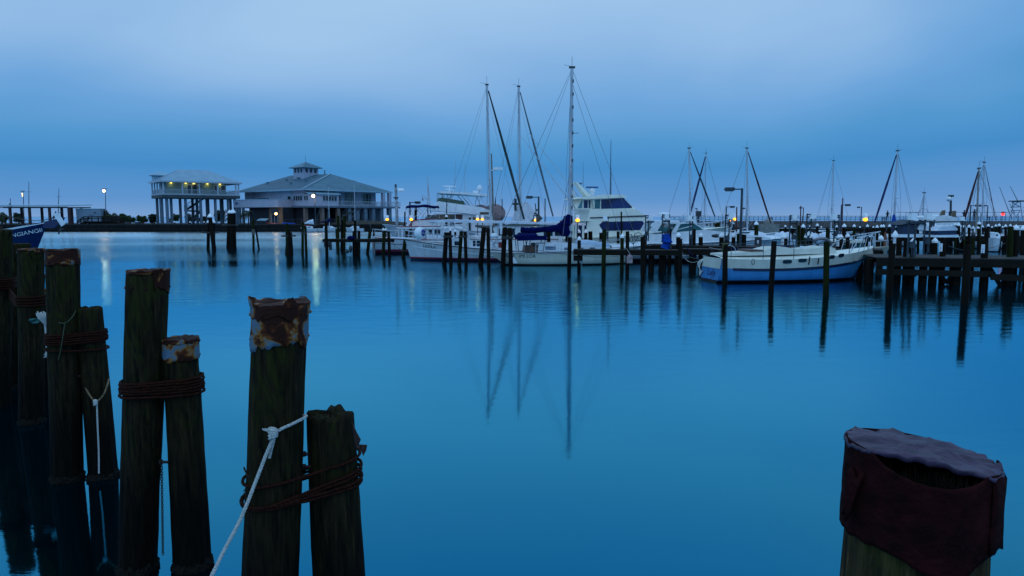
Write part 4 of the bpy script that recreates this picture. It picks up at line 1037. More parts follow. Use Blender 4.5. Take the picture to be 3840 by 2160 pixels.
# trees and shrubs
LEAF = mat('dark_bush_foliage', (.024, .06, .012), (.012, .032, .008), .9, .8, c3=(.05, .06, .014))
LEAFD = mat('deep_green_foliage', (.012, .03, .012), (.006, .016, .008), .9, .8, c3=(.03, .045, .015))
BARK = mat('grey_bark', (.03, .025, .02), (.018, .015, .012), 5, .9)
def tree(px, py_top, wpx, Y, label, name='shrub_tree', leaf=LEAF, seed=1, n=1500, py_base=843):
    b0 = at(px, 830, Y); H = at(px, py_top, Y).z - LZ; Wd = pxm(wpx, Y); o = thing(name, label, 'tree', (b0.x, Y, LZ), 0, 'trees along the far left shore'); rnd = random.Random(seed)
    m = MB(); m.tube([(0, 0, -.1), (.08, 0, H * .25), (.0, .05, H * .5)], [.16, .12, .08], 7)
    for i in range(5):
        t = 2 * math.pi * i / 5 + rnd.random(); m.tube([(.05, 0, H * .22), (Wd * .18 * math.cos(t), Wd * .18 * math.sin(t), H * .5), (Wd * .34 * math.cos(t), Wd * .3 * math.sin(t), H * .72)], [.08, .05, .02], 5)
    m.build('trunk', BARK, o)
    lobes = []
    for i in range(13):
        t = rnd.uniform(0, 2 * math.pi); q = rnd.random() ** .6
        lobes.append((Vector((Wd * .36 * q * math.cos(t), Wd * .32 * q * math.sin(t), H * rnd.uniform(.22, .80 - .18 * q))), H * rnd.uniform(.13, .24)))
    m = MB()
    for i in range(n):
        c, r = rnd.choice(lobes); d = Vector((rnd.gauss(0, 1), rnd.gauss(0, 1), rnd.gauss(0, 1))).normalized(); p = c + d * (r * rnd.uniform(.55, 1.05))
        if p.z < .05: continue
        s = rnd.uniform(.10, .22); u = Vector((rnd.gauss(0, 1), rnd.gauss(0, 1), rnd.gauss(0, 1))).normalized(); v = u.orthogonal().normalized()
        m.add([p - u * s, p + v * s * .6, p + u * s, p - v * s * .6], [(0, 1, 2, 3)])
    m.build('crown', leaf, o); return o
T = [(392, 781, 50, 152, 'tallest dark bush rising right behind the pale blue hut', LEAFD), (425, 795, 50, 148, 'rounded yellow green bush by the bright lamp pole', LEAF), (455, 796, 50, 150, 'second rounded bush to the right of the bright lamp pole', LEAF),
     (488, 801, 44, 150, 'bush with uneven top in the middle of the shore hedge', LEAF), (534, 800, 46, 152, 'separate round bush left of the last one before the stilt house', LEAF), (578, 797, 54, 152, 'bush touching the left side of the stilt house', LEAFD),
     (655, 798, 50, 172, 'bush seen between the left stilts of the house', LEAF), (708, 798, 60, 172, 'dark bush behind the stair of the stilt house', LEAFD), (765, 800, 50, 172, 'low bush behind the middle stilts', LEAFD),
     (828, 778, 62, 168, 'largest round tree behind the right stilts', LEAFD), (880, 806, 50, 170, 'low dark bush between the stilt house and the annex', LEAFD), (70, 782, 46, 165, 'dark tree seen through the boat shed', LEAFD), (6, 792, 40, 160, 'bush at the left edge behind the boat shed', LEAF)]
for i, t in enumerate(T): tree(t[0], t[1], t[2], t[3], t[4], leaf=t[5], seed=i + 3)
def palm(px, py_top, Y, label, seed):
    b0 = at(px, 830, Y); H = at(px, py_top, Y).z - LZ; o = thing('palm_tree', label, 'palm tree', (b0.x, Y, LZ), 0, 'palms by the annex'); rnd = random.Random(seed)
    m = MB(); m.tube([(0, 0, -.1), (.05, 0, H * .5), (0, 0, H * .9)], [.16, .12, .11], 7); m.build('trunk', BARK, o); m = MB()
    for i in range(30):
        t = rnd.uniform(0, 2 * math.pi); el_ = rnd.uniform(-.4, 1.1); L = rnd.uniform(.9, 1.3); pts = []
        for k in range(6):
            s = k / 5; pts.append(Vector((math.cos(t) * L * s * math.cos(el_ - s * .9), math.sin(t) * L * s * math.cos(el_ - s * .9), H * .9 + L * s * math.sin(el_ - s * 1.1))))
        side = Vector((-math.sin(t), math.cos(t), 0))
        for k in range(5):
            for q in (-1, 1):
                for e in (0, .5):
                    a1 = pts[k].lerp(pts[k + 1], e); b1 = a1 + (pts[k + 1] - pts[k]) * .5; m.add([a1, b1, b1 + side * q * .28 * (1 - k / 7) + Vector((0, 0, -.14))], [(0, 1, 2)])
    m.build('crown', LEAFD, o)
palm(932, 789, 143, 'palm tree nearest the annex columns', 1); palm(915, 800, 144.5, 'smaller palm tree left of the taller palm', 2); palm(20, 812, 155, 'palm like shrub at the far left by the shed', 3)

# boat trailer, bollards, white capped posts on the quay edge
p = at(470, 847, 141); bt = thing('boat_trailer', 'low dark boat trailer parked on the quay', 'trailer', (p.x, p.y, LZ)); m = MB(); m.box((1.3, 0, .45), (2.6, .12, .12)); m.box((1.3, 1.0, .45), (2.6, .12, .12)); m.box((.2, .5, .45), (.12, 1.2, .12)); m.box((2.4, .5, .45), (.12, 1.2, .12)); m.build('frame', STEEL, bt)
for x in (.2, 2.3):
    for y in (-.1, 1.1):
        m = MB(); m.bar((x, y - .08, .28), (x, y + .08, .28), .28, n=12); m.build('wheel', DARKM, bt)
for px, lab in ((488, 'short red brown bollard on the quay by the trailer'), (538, 'short red brown bollard on the quay left of the stilt house')):
    p = at(px, 847, 140.4); o = thing('bollard', lab, 'bollard', (p.x, p.y, LZ), 0, 'bollards on the quay edge'); m = MB(); m.lathe([(.12, 0), (.11, .4), (.14, .45), (.14, .5), (.02, .53)], n=10); m.build('post', PIPE, o)
for i, px in enumerate((655, 713, 766)):
    p = at(px, 843, 139.9); o = thing('capped_post', ORD[i] + ' of the three short white capped posts on the quay edge below the stilt house', 'post', (p.x, p.y, LZ), 0, 'white capped posts below the stilt house')
    m = MB(); m.bar((0, 0, -1), (0, 0, .45), .13, n=8); m.build('post', BEAM, o); m = MB(); m.lathe([(.16, .43), (.16, .5), (.02, .68)], n=10); m.build('cap', CAPW, o)
# quay fence in front of the club
x0 = at(945, 843, 140.6).x; x1 = at(1500, 843, 140.6).x
fe = thing('quay_fence', 'thin post and rail fence along the quay before the clubhouse', 'fence', (x0, 140.8, LZ)); L = x1 - x0; m = MB()
for z in (.5, 1.05): m.beam((0, 0, z), (L, 0, z), .05, .05)
m.build('rail', STEEL, fe)
for i in range(19):
    m = MB(); m.bar((L * i / 18, 0, 0), (L * i / 18, 0, 1.15), .045, n=5); m.build('fence_post', STEEL, fe)
# kayak rack clutter: overturned dinghies on the quay
for i, (px, col, nm) in enumerate(((1000, REDP, 'red'), (1060, BLUEC, 'blue'), (1010, None, ''))):
    if not col: continue
    p = at(px, 846, 142.2); o = thing('dinghy', 'overturned %s dinghy lying on the quay before the clubhouse' % nm, 'dinghy', (p.x, p.y, LZ)); m = MB()
    rings = []
    for k in range(9):
        s = k / 8; bw = .6 * math.sin(math.pi * min(.97, s * .75 + .2)) ; rings.append([Vector((s * 2.6, bw * math.cos(math.pi * j / 8), .42 * math.sin(math.pi * j / 8) * (1 - .4 * s))) for j in range(9)])
    m.loft(rings, False, True, True, True); m.build('hull', col, o)
# mound and low stand at the right end of the spit
p = at(1395, 845, 150); o = MB(); rnd = random.Random(3); rows = []
for i in range(9):
    rows.append([Vector((p.x - 9 + 18 * k / 24, 150 - 4 + 8 * i / 8, LZ - .05 + .75 * math.sin(math.pi * i / 8) * math.sin(math.pi * k / 24) ** .6 * (1 + .5 * noise.noise(Vector((k * .4, i * .5, 1)))))) for k in range(25)])
o.loft(rows, False, True); tag(o.build('grass_bank', mat('brown_grass_bank', (.05, .032, .018), (.025, .022, .014), 1.2, .95, .8, c3=(.07, .045, .025))), kind='structure')

# ================================================================ BOATS
class Hull:
    """hull in local coords: +x bow, y port, z up, waterline z = 0; origin amidships"""
    def __init__(s, L, B, zb, zm, zs, draft=.5, transom=.75, rake=.8, srake=0.0, flare=.8, full=2.2, n=26, x0=0.0, low=.35):
        s.L = L; s.B = B; s.zb = zb; s.zm = zm; s.zs = zs; s.n = n; s.rings = []
        K = 10
        for i in range(n + 1):
            t = i / n
            hb = B / 2 * ((transom + (1 - transom) * math.sin(math.pi / 2 * min(1, t / .42))) if t < .42 else (1 - ((t - .42) / .58) ** full))
            hb = max(hb, .015)
            z1 = s.sheer(t); half = []
            for k in range(K + 1):
                q = k / K            # 0 sheer .. 1 keel
                z = z1 - q * (z1 + draft)
                f = (1 - (1 - flare) * q * min(1, t * 1.3)) * (1 - max(0, (q - low)) ** 2.4 / (1 - low) ** 2.4) if q > 0 else 1
                y = hb * max(0, f)
                x = -L / 2 + t * L - rake * t ** 5 * (q ** .9) + srake * (1 - t) ** 6 * q
                half.append(Vector((x + x0, -y, z)))
            s.rings.append(half + [Vector((p.x, -p.y, p.z)) for p in reversed(half[:-1])])
    def sheer(s, t):
        # quadratic through stern, middle, bow
        a = 2 * s.zs + 2 * s.zb - 4 * s.zm; b = 4 * s.zm - 3 * s.zs - s.zb
        return a * t * t + b * t + s.zs
    def mesh(s):
        m = MB(); m.loft(s.rings, False, True)
        r = s.rings[0]; m.add(r, [tuple(range(len(r)))]); return m
    def deck(s, camber=.06, drop=.05):
        m = MB(); rows = []
        for r in s.rings:
            a, b = r[0], r[-1]; rows.append([Vector((a.x, a.y + (b.y - a.y) * k / 6, a.z - drop + camber * math.sin(math.pi * k / 6))) for k in range(7)])
        m.loft(rows, False, True); return m
    def side(s, x, z, sgn=-1, off=.012):
        """point on the hull skin at length x, height z (sgn -1 starboard)"""
        best = None
        for i in range(s.n):
            A, B = s.rings[i], s.rings[i + 1]
            for k in range(10):
                p, q, r_, t_ = A[k], B[k], B[k + 1], A[k + 1]
                x0, x1 = (p.x + t_.x) / 2, (q.x + r_.x) / 2
                if min(x0, x1) - .06 <= x <= max(x0, x1) + .06:
                    u = 0 if x1 == x0 else max(0, min(1, (x - x0) / (x1 - x0)))
                    zt, zb = p.z + (q.z - p.z) * u, t_.z + (r_.z - t_.z) * u
                    if zb - .01 <= z <= zt + .01:
                        v = (zt - z) / max(1e-6, zt - zb); yt = p.y + (q.y - p.y) * u; yb = t_.y + (r_.y - t_.y) * u
                        return Vector((x, (yt + (yb - yt) * v - off) if sgn < 0 else -(yt + (yb - yt) * v - off), z))
        i = max(0, min(s.n, int((x + s.L / 2) / s.L * s.n))); r = s.rings[i]
        return Vector((x, (r[0].y - off) * (1 if sgn < 0 else -1), z))
    def band(s, z_of, h, sgn, t0=0.0, t1=1.0, off=.014, N=30):
        m = MB(); rows = []
        for i in range(N + 1):
            t = t0 + (t1 - t0) * i / N; x = -s.L / 2 + t * s.L * .995; z = z_of(t)
            rows.append([s.side(x, z - h * k / 2, sgn, off) for k in range(3)])
        m.loft(rows, False, True); return m
    def rubrail(s, r=.03, dz=-.02):
        m = MB()
        for sg in (0, -1): m.tube([q[sg] + Vector((0, (-.01 if sg == 0 else .01), dz)) for q in s.rings], r, 5)
        return m
def side_windows(par, pts_list, y, material, name='window', t=.025):
    """proud polygons (x,z) on both sides at |y|"""
    for pts in pts_list:
        for sg in (-1, 1):
            m = MB(); ya, yb = (y(pts[0][0]) if callable(y) else y), 0
            m.prism(pts, sg * (ya - t), sg * (ya + t)); m.build(name, material, par)
def rect(x0, x1, z0, z1, c=0): return [(x0, z0), (x1, z0), (x1, z1), (x0, z1)]
def railing(H, t0, t1, h, par, r=.014, n=6, sides=(0, -1), mid=True, close=True, mat_=None, name='railing'):
    m = MB(); mat_ = mat_ or ALU
    for sg in sides:
        idx = [max(0, min(H.n, round((t0 + (t1 - t0) * i / n) * H.n))) for i in range(n + 1)]
        tops = [H.rings[i][sg] + Vector((0, .05 if sg == 0 else -.05, h)) for i in idx]
        m.tube(tops, r, 5)
        if mid: m.tube([p - Vector((0, 0, h * .5)) for p in tops], r * .7, 4)
        for p in tops: m.bar(p - Vector((0, 0, h)), p, r, n=5)
    if close and t1 > .97:
        a, b = H.rings[-1][0], H.rings[-1][-1]; m.bar(a + Vector((0, .05, h)), b + Vector((0, -.05, h)), r)
    m.build(name, mat_, par)
def rig(par, mast_x, z0, H_, bow, stern, B, r=.055, spread=(.5,), furl=None, furl_mat=None, back=True, wire=.011, lean=0.0, rake=0.0, mat_=None, extras=True, furl_r=.05):
    """mast with spreaders, shrouds, stays, optional furled headsail; bow/stern are (x, z)"""
    top = Vector((mast_x + rake, lean, z0 + H_)); base = Vector((mast_x, 0, z0))
    m = MB(); m.bar(base, top, r, r * .8, 8); mm = m.build('mast', mat_ or ALU, par)
    m = MB(); m.box(top + Vector((0, 0, .05)), (r * 3.2, r * 2, .1)); m.bar(top, top + Vector((0, 0, .7)), .012, n=5); m.bar(top + Vector((-.1, 0, .12)), top + Vector((-.5, 0, .2)), .012, n=4); m.build('masthead', DARKM, mm)
    w = MB(); sp_pts = []
    for s in spread:
        c = base.lerp(top, s); m = MB()
        for sg in (-1, 1): m.bar(c, c + Vector((-.12, sg * B * .33, .08)), .025, .015, 5)
        m.build('spreader', mat_ or ALU, mm); sp_pts.append(c)
    for sg in (-1, 1):
        ch = Vector((mast_x - .15, sg * B * .42, z0 - .2)); prev = top - Vector((0, 0, .1))
        for c in reversed(sp_pts):
            tip = c + Vector((-.12, sg * B * .33, .08)); w.bar(prev, tip, wire, n=4, caps=False); prev = tip
        w.bar(prev, ch, wire, n=4, caps=False)
        c = base.lerp(top, spread[0]); w.bar(c, ch + Vector((.5, 0, 0)), wire, n=4, caps=False); w.bar(c, ch + Vector((-.6, 0, 0)), wire, n=4, caps=False)
    if back: w.bar(top, Vector((stern[0], .25, stern[1])), wire, n=4, caps=False); w.bar(top, Vector((stern[0], -.25, stern[1])), wire, n=4, caps=False)
    if extras:
        w.bar(top + Vector((.08, 0, 0)), base + Vector((.16, .06, .2)), wire * .8, n=4, caps=False); w.bar(top + Vector((-.08, 0, 0)), base + Vector((-.16, -.05, .2)), wire * .8, n=4, caps=False)
    w.bar(top, Vector((bow[0], 0, bow[1])), wire, n=4, caps=False)
    if extras: w.bar(base.lerp(top, .93), Vector((mast_x + (bow[0] - mast_x) * .78, 0, bow[1])), wire, n=4, caps=False); w.bar(base.lerp(top, .99), Vector((mast_x + (stern[0] - mast_x) * .8, -.5, stern[1])), wire, n=4, caps=False)
    w.build('rigging', WIRE, par)
    if furl:
        A = Vector((bow[0], 0, bow[1])); f0 = A.lerp(top, .03); f1 = A.lerp(top, furl); pts = [f0.lerp(f1, i / 16) for i in range(17)]
        m = MB(); m.tube(pts, [furl_r * (.55 + .55 * math.sin(math.pi * min(1, .15 + i / 18)) * (1 + .12 * math.sin(i * 2.3))) for i in range(17)], 7); m.build('furled_headsail', furl_mat or GREYC, par)
    return mm, top
def lumpy(m, pts, rad, seed=0, n=12, amp=.22, sq=1.0):
    """bundled sailcloth along a path"""
    P_ = rope_path(pts, 6); rows = []
    for i, p in enumerate(P_):
        d = (P_[min(i + 1, len(P_) - 1)] - P_[max(i - 1, 0)]).normalized(); up = Vector((0, 0, 1)); a = d.cross(up)
        a = a.normalized() if a.length > .1 else Vector((0, 1, 0)); b = a.cross(d)
        s = i / (len(P_) - 1) * (len(rad) - 1); j = min(int(s), len(rad) - 2); R_ = rad[j] + (rad[j + 1] - rad[j]) * (s - j)
        rows.append([p + a * (R_ * sq * math.cos(2 * math.pi * k / n) * (1 + amp * noise.noise(Vector((k * 1.3, i * .55, seed))))) + b * (R_ * math.sin(2 * math.pi * k / n) * (1 + amp * noise.noise(Vector((k * .9 + 5, i * .7, seed))))) for k in range(n)])
    m.loft(rows, True, True, True, True); return m
def place(px, Y, heading, x_anchor):
    """root position so that local (x_anchor,0) stands at pixel column px, distance Y; heading 0 = bow to the right"""
    p = at(px, 900, Y); c, s = math.cos(heading), math.sin(heading)
    return Vector((p.x - x_anchor * c, Y - x_anchor * s, 0))
def bx(m, x0, x1, y0, y1, z0, z1): return m.box(((x0 + x1) / 2, (y0 + y1) / 2, (z0 + z1) / 2), (abs(x1 - x0), abs(y1 - y0), abs(z1 - z0)))

# ---- blue shrimp boat bow (far left)
H = Hull(16, 5.0, 2.62, 1.15, 1.4, draft=1.0, transom=.8, rake=1.6, flare=.62, full=2.6, low=.5, n=40)
loc = place(165, 66, R(0), 8.0)
bt = thing('shrimp_boat', 'dark blue wooden boat whose lettered bow juts in at the left edge', 'boat', loc, R(8))
H.mesh().build('hull', paint_bands('dark_blue_hull_paint', [(-1, (.02, .01, .01)), (.12, (.004, .008, .085)), (.5, (.003, .007, .07))], dirt=.15), bt)
H.deck().build('deck', mat('grey_deck_paint', (.10, .14, .18), None, 2, .7), bt)
H.band(lambda t: H.sheer(t) - .01, .16, -1, .2, .985, .03).build('white_rub_rail', WHITE, bt)
H.band(lambda t: H.sheer(t) - .01, .16, 1, .2, .985, .03).build('white_rub_rail', WHITE, bt)
lt = lambda u, v: H.side(4.98 + u, H.sheer((4.98 + u + 8) / 16) - .86 + v * 1.0, -1, .03)
lettering('ENGIANGII', .50, WHITE, bt, lt, space=.98)
m = MB(); m.prism([(7.0, 2.3), (8.6, 2.75), (9.3, 2.9), (9.0, 2.4), (8.4, 1.9), (7.6, 1.9)], -.22, .22); m.build('bow_pulpit', mat('dark_blue_pulpit', (.01, .02, .09), None, 4, .6), bt)
m = MB(); m.prism([(8.5, 3.3), (9.0, 3.35), (9.55, 2.3), (9.2, 2.05)], -.45, -.38); m.build('anchor_plate', WHITE, bt)
m = MB(); m.bar((8.3, 0, 2.6), (8.6, 0, 3.5), .05); m.bar((8.0, .2, 2.6), (8.6, 0, 3.4), .04); m.bar((8.9, -.3, 1.6), (9.25, -.3, .95 + .9), .07); m.bar((9.1, 0, 2.6), (8.75, -.1, 1.3), .06); m.tube([(8.9, .3, 3.2), (9.1, 0, 3.5), (8.9, -.3, 3.2)], .03); m.build('anchor', DARKM, bt)
m = MB(); m.tube(rope_path([(8.7, 0, 2.95), (6.5, .2, 2.6), (3, .4, 3.3), (-1, .5, 4.4)], 6), .035, 5); m.build('bow_line', mat('brown_line', (.06, .05, .04), None, 8), bt)
m = MB(); bx(m, -3, 2.0, -1.6, 1.6, 1.2, 3.4); m.build('deckhouse', mat('dim_blue_deckhouse', (.03, .05, .10), None, 2), bt)
m = MB(); m.bar((4.2, -.9, 1.2), (4.2, -.9, 2.1), .09); m.bar((2.8, -.9, 1.2), (2.8, -.9, 2.0), .09); m.box((3.5, -.6, 1.75), (1.4, .5, .3)); m.build('winch', RUSTY, bt)

# ---- trawler LAZAH
L = 12.6; H = Hull(L, 3.7, 1.42, .80, .62, draft=.6, transom=.8, rake=.55, flare=.78, full=2.6, low=.45)
loc = place(1518, 49.0, R(180), L / 2)
bt = thing('trawler', 'white wooden trawler with long flat canopy roof and red boot stripe', 'boat', loc, R(180))
H.mesh().build('hull', paint_bands('white_trawler_paint', [(-1, (.008, .01, .03)), (.13, (.32, .012, .03)), (.21, (.48, .52, .55))], dirt=.1), bt)
H.deck().build('deck', WHITE, bt)
H.rubrail(.028).build('rub_rail', mat('dark_teak', (.05, .03, .025), None, 5), bt)
for sg in (1, -1): H.band(lambda t: H.sheer(t) - .38 + .02 * t, .07, sg, .05, .95, .05).build('strake', WHITE, bt)
lettering('LAZAH', .27, mat('black_letters', (.003, .003, .004), None, 5, spec=.05), bt, lambda u, v: H.side(4.95 - u * 1.05, H.sheer((4.95 - u + L / 2) / L) - .34 + v, 1, .02))
# house: local +x is the bow, which lies to the left in the picture
m = MB(); m.prism([(3.2, .75), (3.2, 1.45), (1.2, 1.55), (-4.2, 1.55), (-4.2, .65)], -1.25, 1.25); cb = m.build('trunk_cabin', WHITE, bt)
m = MB(); m.prism([(-.1, 1.5), (.15, 2.2), (.0, 2.32), (-4.6, 2.32), (-4.6, .7)], -1.2, 1.2); pc = m.build('wheelhouse', WHITE, bt)
side_windows(cb, [rect(2.4, 2.75, 1.05, 1.35), rect(.9, 1.25, 1.0, 1.38), rect(1.32, 1.5, 1.0, 1.38)], 1.25, DGLASS)
side_windows(pc, [rect(-1.35, -.25, 1.72, 2.2), rect(-2.3, -1.75, 1.75, 2.2), rect(-3.9, -3.3, 1.7, 2.2), rect(-4.5, -4.05, 1.7, 2.2)], 1.2, DGLASS)
m = MB(); m.box((-2.05, 1.22, 1.62), (.75, .05, .14)); m.build('orange_board', mat('orange_board', (.40, .09, .015), None, 4), pc)
m = MB(); m.box((-1.3, 1.26, 1.47), (6.0, .04, .04)); m.build('red_trim', mat('rust_red_trim', (.25, .05, .02), None, 4), cb)
m = MB(); m.prism([(4.4, 2.62), (4.5, 2.72), (3.4, 2.80), (-6.1, 2.52), (-6.1, 2.40), (3.2, 2.62)], -1.55, 1.55); m.build('canopy_roof', WSAIL, bt)
m = MB()
for x in (4.2, 1.8, -.2, -5.6):
    for y in (-1.45, 1.45): m.bar((x, y, .9), (x, y, 2.62 if x > 0 else 2.5), .028, n=6)
for p, q in (((4.1, 1.45, 2.6), (2.9, 1.5, 1.2)), ((2.9, 1.45, 2.6), (4.0, 1.5, 1.2)), ((1.8, 1.45, 2.55), (3.1, 1.4, 1.2)), ((2.9, -1.4, 2.6), (1.2, -1.4, 1.6))): m.bar(p, q, .02, n=5)
m.tube(rope_path([(3.6, 1.4, 1.3), (3.5, 1.4, 2.3), (2.9, 1.4, 2.5), (2.6, 1.4, 2.2), (1.0, 1.4, 1.8)], 4), .03, 5); m.build('canopy_frame', ALU, bt)
railing(H, .50, 1.0, .62, bt, .02, 6)
m = MB(); m.prism([(5.2, 1.38), (7.2, 1.52), (7.2, 1.60), (5.2, 1.50)], -.16, .16); m.build('bowsprit', WHITE, bt)
m = MB(); m.ball((5.2, .3, 1.85), .42, 14, 9, (1, .8, 1.05)); m.build('fender_ball', WHITE, bt); m = MB(); m.ball((4.95, .52, 1.9), .2, 12, 8, (.8, .8, 1.2)); m.build('fender_ball', mat('blue_fender', (.02, .04, .25), None, 3), bt)
m = MB(); m.bar((-2.9, 0, 2.4), (-2.75, 0, 3.9), .035); m.bar((-2.9, .25, 3.15), (-2.9, -.25, 3.15), .02)
for dx, dz in ((-.15, 0), (.12, .1), (0, .35)): m.ball((-2.85 + dx, 0, 3.1 + dz), .08, 8, 5)
m.build('light_mast', DARKM, bt)

# ---- grand trawler with red trim and navy bimini
L = 12.5; H = Hull(L, 4.1, 1.55, 1.15, 1.35, draft=.8, transom=.9, rake=1.0, flare=.8, full=2.6)
loc = place(1402, 58.0, R(14), -L / 2)
bt = thing('trawler', 'white trawler with red trim, navy bimini and orange transom left of the flat roofed one', 'boat', loc, R(14))
H.mesh().build('hull', paint_bands('white_red_boot_paint', [(-1, (.006, .008, .02)), (.16, (.20, .012, .03)), (.36, (.45, .52, .58))], dirt=.08), bt)
H.deck().build('deck', WHITE, bt); H.rubrail(.04).build('rub_rail', REDP, bt)
for sg in (-1, 1): H.band(lambda t: H.sheer(t) - .42, .05, sg, 0, .96, .03).build('strake', mat('grey_strake', (.1, .12, .14), None, 4), bt)
m = MB(); m.add([(-6.29, -1.6, .38), (-6.29, 1.6, .38), (-6.29, 1.75, 1.0), (-6.29, -1.75, 1.0)], [(0, 3, 2, 1)]); m.add([(-6.25, -1.6, .38), (-6.25, 1.6, .38), (-6.25, 1.75, 1.0), (-6.25, -1.75, 1.0)], [(0, 1, 2, 3)]); m.build('transom_panel', mat('varnished_orange_teak', (.26, .06, .02), (.18, .04, .015), 3, .5), bt)
def TX(px): return (at(px, 850, 57).x - loc.x) / math.cos(R(14)) - .45
def TZ(py, px=1550): return at(1500, py, 57).z
q = lambda px, py: (TX(px), TZ(py))
m = MB(); m.prism([q(1600, 905), q(1600, 857), q(1720, 857), q(1735, 905)], -1.6, 1.6); hs = m.build('house', WHITE, bt)
side_windows(hs, [[q(1606, 880), q(1606, 862), q(1622, 862), q(1622, 880)], [q(1628, 880), q(1628, 862), q(1650, 862), q(1650, 880)]], 1.6, DGLASS)
m = MB(); m.prism([q(1505, 857), q(1505, 852), q(1730, 850), q(1730, 857)], -1.9, 1.9); fb = m.build('boat_deck', WHITE, bt)
m = MB(); m.prism([q(1504, 852), q(1504, 849.5), q(1650, 848), q(1650, 851)], -1.92, 1.92); m.build('red_edge', REDP, fb)
m = MB(); m.prism([q(1568, 850), q(1578, 823), q(1640, 820), q(1652, 850)], -1.3, 1.3); fly = m.build('flybridge', WHITE, bt)
m = MB(); m.prism([q(1535, 850), q(1546, 830), q(1574, 828), q(1570, 848)], -1.3, 1.3); m.build('white_seat_back', WSAIL, fly)
for pl in ([(1535, 848), (1548, 826), (1576, 822), (1573, 826), (1551, 830), (1540, 849)], [(1578, 825), (1578, 821), (1642, 819), (1642, 822)], [(1612, 834), (1612, 829), (1632, 829), (1632, 834)]):
    m = MB(); m.prism([q(*p) for p in pl], -1.36, -1.31); m.build('red_trim', REDP, fly)
m = MB(); m.prism([q(1608, 822), q(1618, 806), q(1634, 806), q(1644, 820)], -1.1, 1.1); m.build('windscreen_cover', GREYC, fly)
m = MB(); rows = []
for i in range(13):
    px = 1537 + 113 * i / 12; x = TX(px); rows.append([Vector((x, -1.2 + 2.4 * k / 6, TZ(781) + .12 * math.sin(math.pi * k / 6) + .03 * math.sin(i * 1.1) + .10 * math.sin(math.pi * i / 12))) for k in range(7)])
m.loft(rows, False, True); o = m.build('bimini_top', NAVY, bt); o.modifiers.new('thickness', 'SOLIDIFY').thickness = .10
m = MB()
for y in (-1.15, 1.15):
    for a1, b1 in (((1539, 781), (1562, 815)), ((1562, 778), (1540, 830)), ((1590, 778), (1562, 812)), ((1572, 778), (1608, 818)), ((1612, 778), (1582, 815)), ((1648, 780), (1612, 818)), ((1648, 780), (1650, 820)), ((1536, 781), (1536, 850)), ((1620, 778), (1598, 818))): m.bar((q(*a1)[0], y, q(*a1)[1]), (q(*b1)[0], y, q(*b1)[1]), .016, n=5)
m.bar((TX(1545), -1.15, TZ(812)), (TX(1545), 1.15, TZ(812)), .016); m.bar((TX(1610), -1.15, TZ(812)), (TX(1610), 1.15, TZ(812)), .016); m.build('bimini_frame', ALU, bt)
for px in (1508, 1520):
    for y in (-1.75, 1.75):
        m = MB(); m.prism([q(px, 905), q(px + 5, 905), q(px + 6, 857), q(px - 1, 857)], y - .04, y + .04); m.build('deck_support', WHITE, bt)
railing(H, 0, .35, .6, bt, .018, 5, mid=True, close=False)
m = MB(); m.bar((TX(1615), .3, TZ(820)), (TX(1617), .3, TZ(652)), .07, .03, 7); m.bar((TX(1626), .3, TZ(800)), (TX(1618), .3, TZ(680)), .035, n=5); m.bar((TX(1600), .3, TZ(743)), (TX(1628), .3, TZ(743)), .025, n=5); m.bar((TX(1595), .3, TZ(728)), (TX(1614), .3, TZ(742)), .025, n=5); m.build('signal_mast', ALU, bt)
m = MB(); m.prism([q(1595, 733), q(1598, 742), q(1600, 750), q(1595, 750)], .28, .31); m.build('flag', mat('faded_red_flag', (.25, .05, .06), None, 4), bt)
m = MB(); m.ball((4.4, -1.3, 1.9), .3, 10, 7); m.build('fender_ball', WHITE, bt)

# ---- big flybridge motor yacht behind
L = 17; H = Hull(L, 5.2, 2.3, 1.7, 1.5, draft=1.0, transom=.9, rake=2.2, flare=.75, full=2.4)
loc = place(1700, 66, R(188), 2.0); bt = thing('motor_yacht', 'white motor yacht with long flybridge hardtop and green screen behind the flat roofed trawler', 'boat', loc, R(188))
H.mesh().build('hull', paint_bands('white_yacht_paint', [(-1, (.01, .01, .03)), (.15, (.45, .52, .6))]), bt); H.deck().build('deck', WHITE, bt)
# px -> local helper for this boat (bow to the left)
def LX(px, Y=66): return -(at(px, 800, Y).x - loc.x)
def LZ_(py, Y=66): return at(1700, py, Y).z
yw_ = 2.1
m = MB(); m.prism([(LX(1628), 1.7), (LX(1628), LZ_(802)), (LX(1840), LZ_(802)), (LX(1840), 1.6)], -yw_, yw_); hs = m.build('saloon', WHITE, bt)
side_windows(hs, [rect(LX(1700), LX(1632), LZ_(828), LZ_(805))], yw_, mat('tan_blind_window', (.16, .11, .06), (.12, .08, .05), 1, .5)); side_windows(hs, [rect(LX(1727), LX(1703), LZ_(838), LZ_(804))], yw_, mat('dark_red_door', (.07, .02, .02), None, 1, .5), 'door')
side_windows(hs, [rect(LX(1800), LX(1765), LZ_(835), LZ_(815))], yw_, mat('tan_blind_window', (.16, .11, .06)))
m = MB(); m.prism([(LX(1614), LZ_(788)), (LX(1620), LZ_(792)), (LX(1735), LZ_(800)), (LX(1800), LZ_(808)), (LX(1834), LZ_(816)), (LX(1828), LZ_(790)), (LX(1795), LZ_(778)), (LX(1736), LZ_(770)), (LX(1640), LZ_(757)), (LX(1630), LZ_(772))], -2.5, 2.5); fl = m.build('flybridge', WHITE, bt)
m = MB(); m.prism([(LX(1640), LZ_(757)), (LX(1642), LZ_(745)), (LX(1655), LZ_(744)), (LX(1732), LZ_(756)), (LX(1736), LZ_(770))], -2.35, 2.35); m.build('green_screen', mat('green_flybridge_screen', (.05, .09, .06), None, 1, .5), fl)
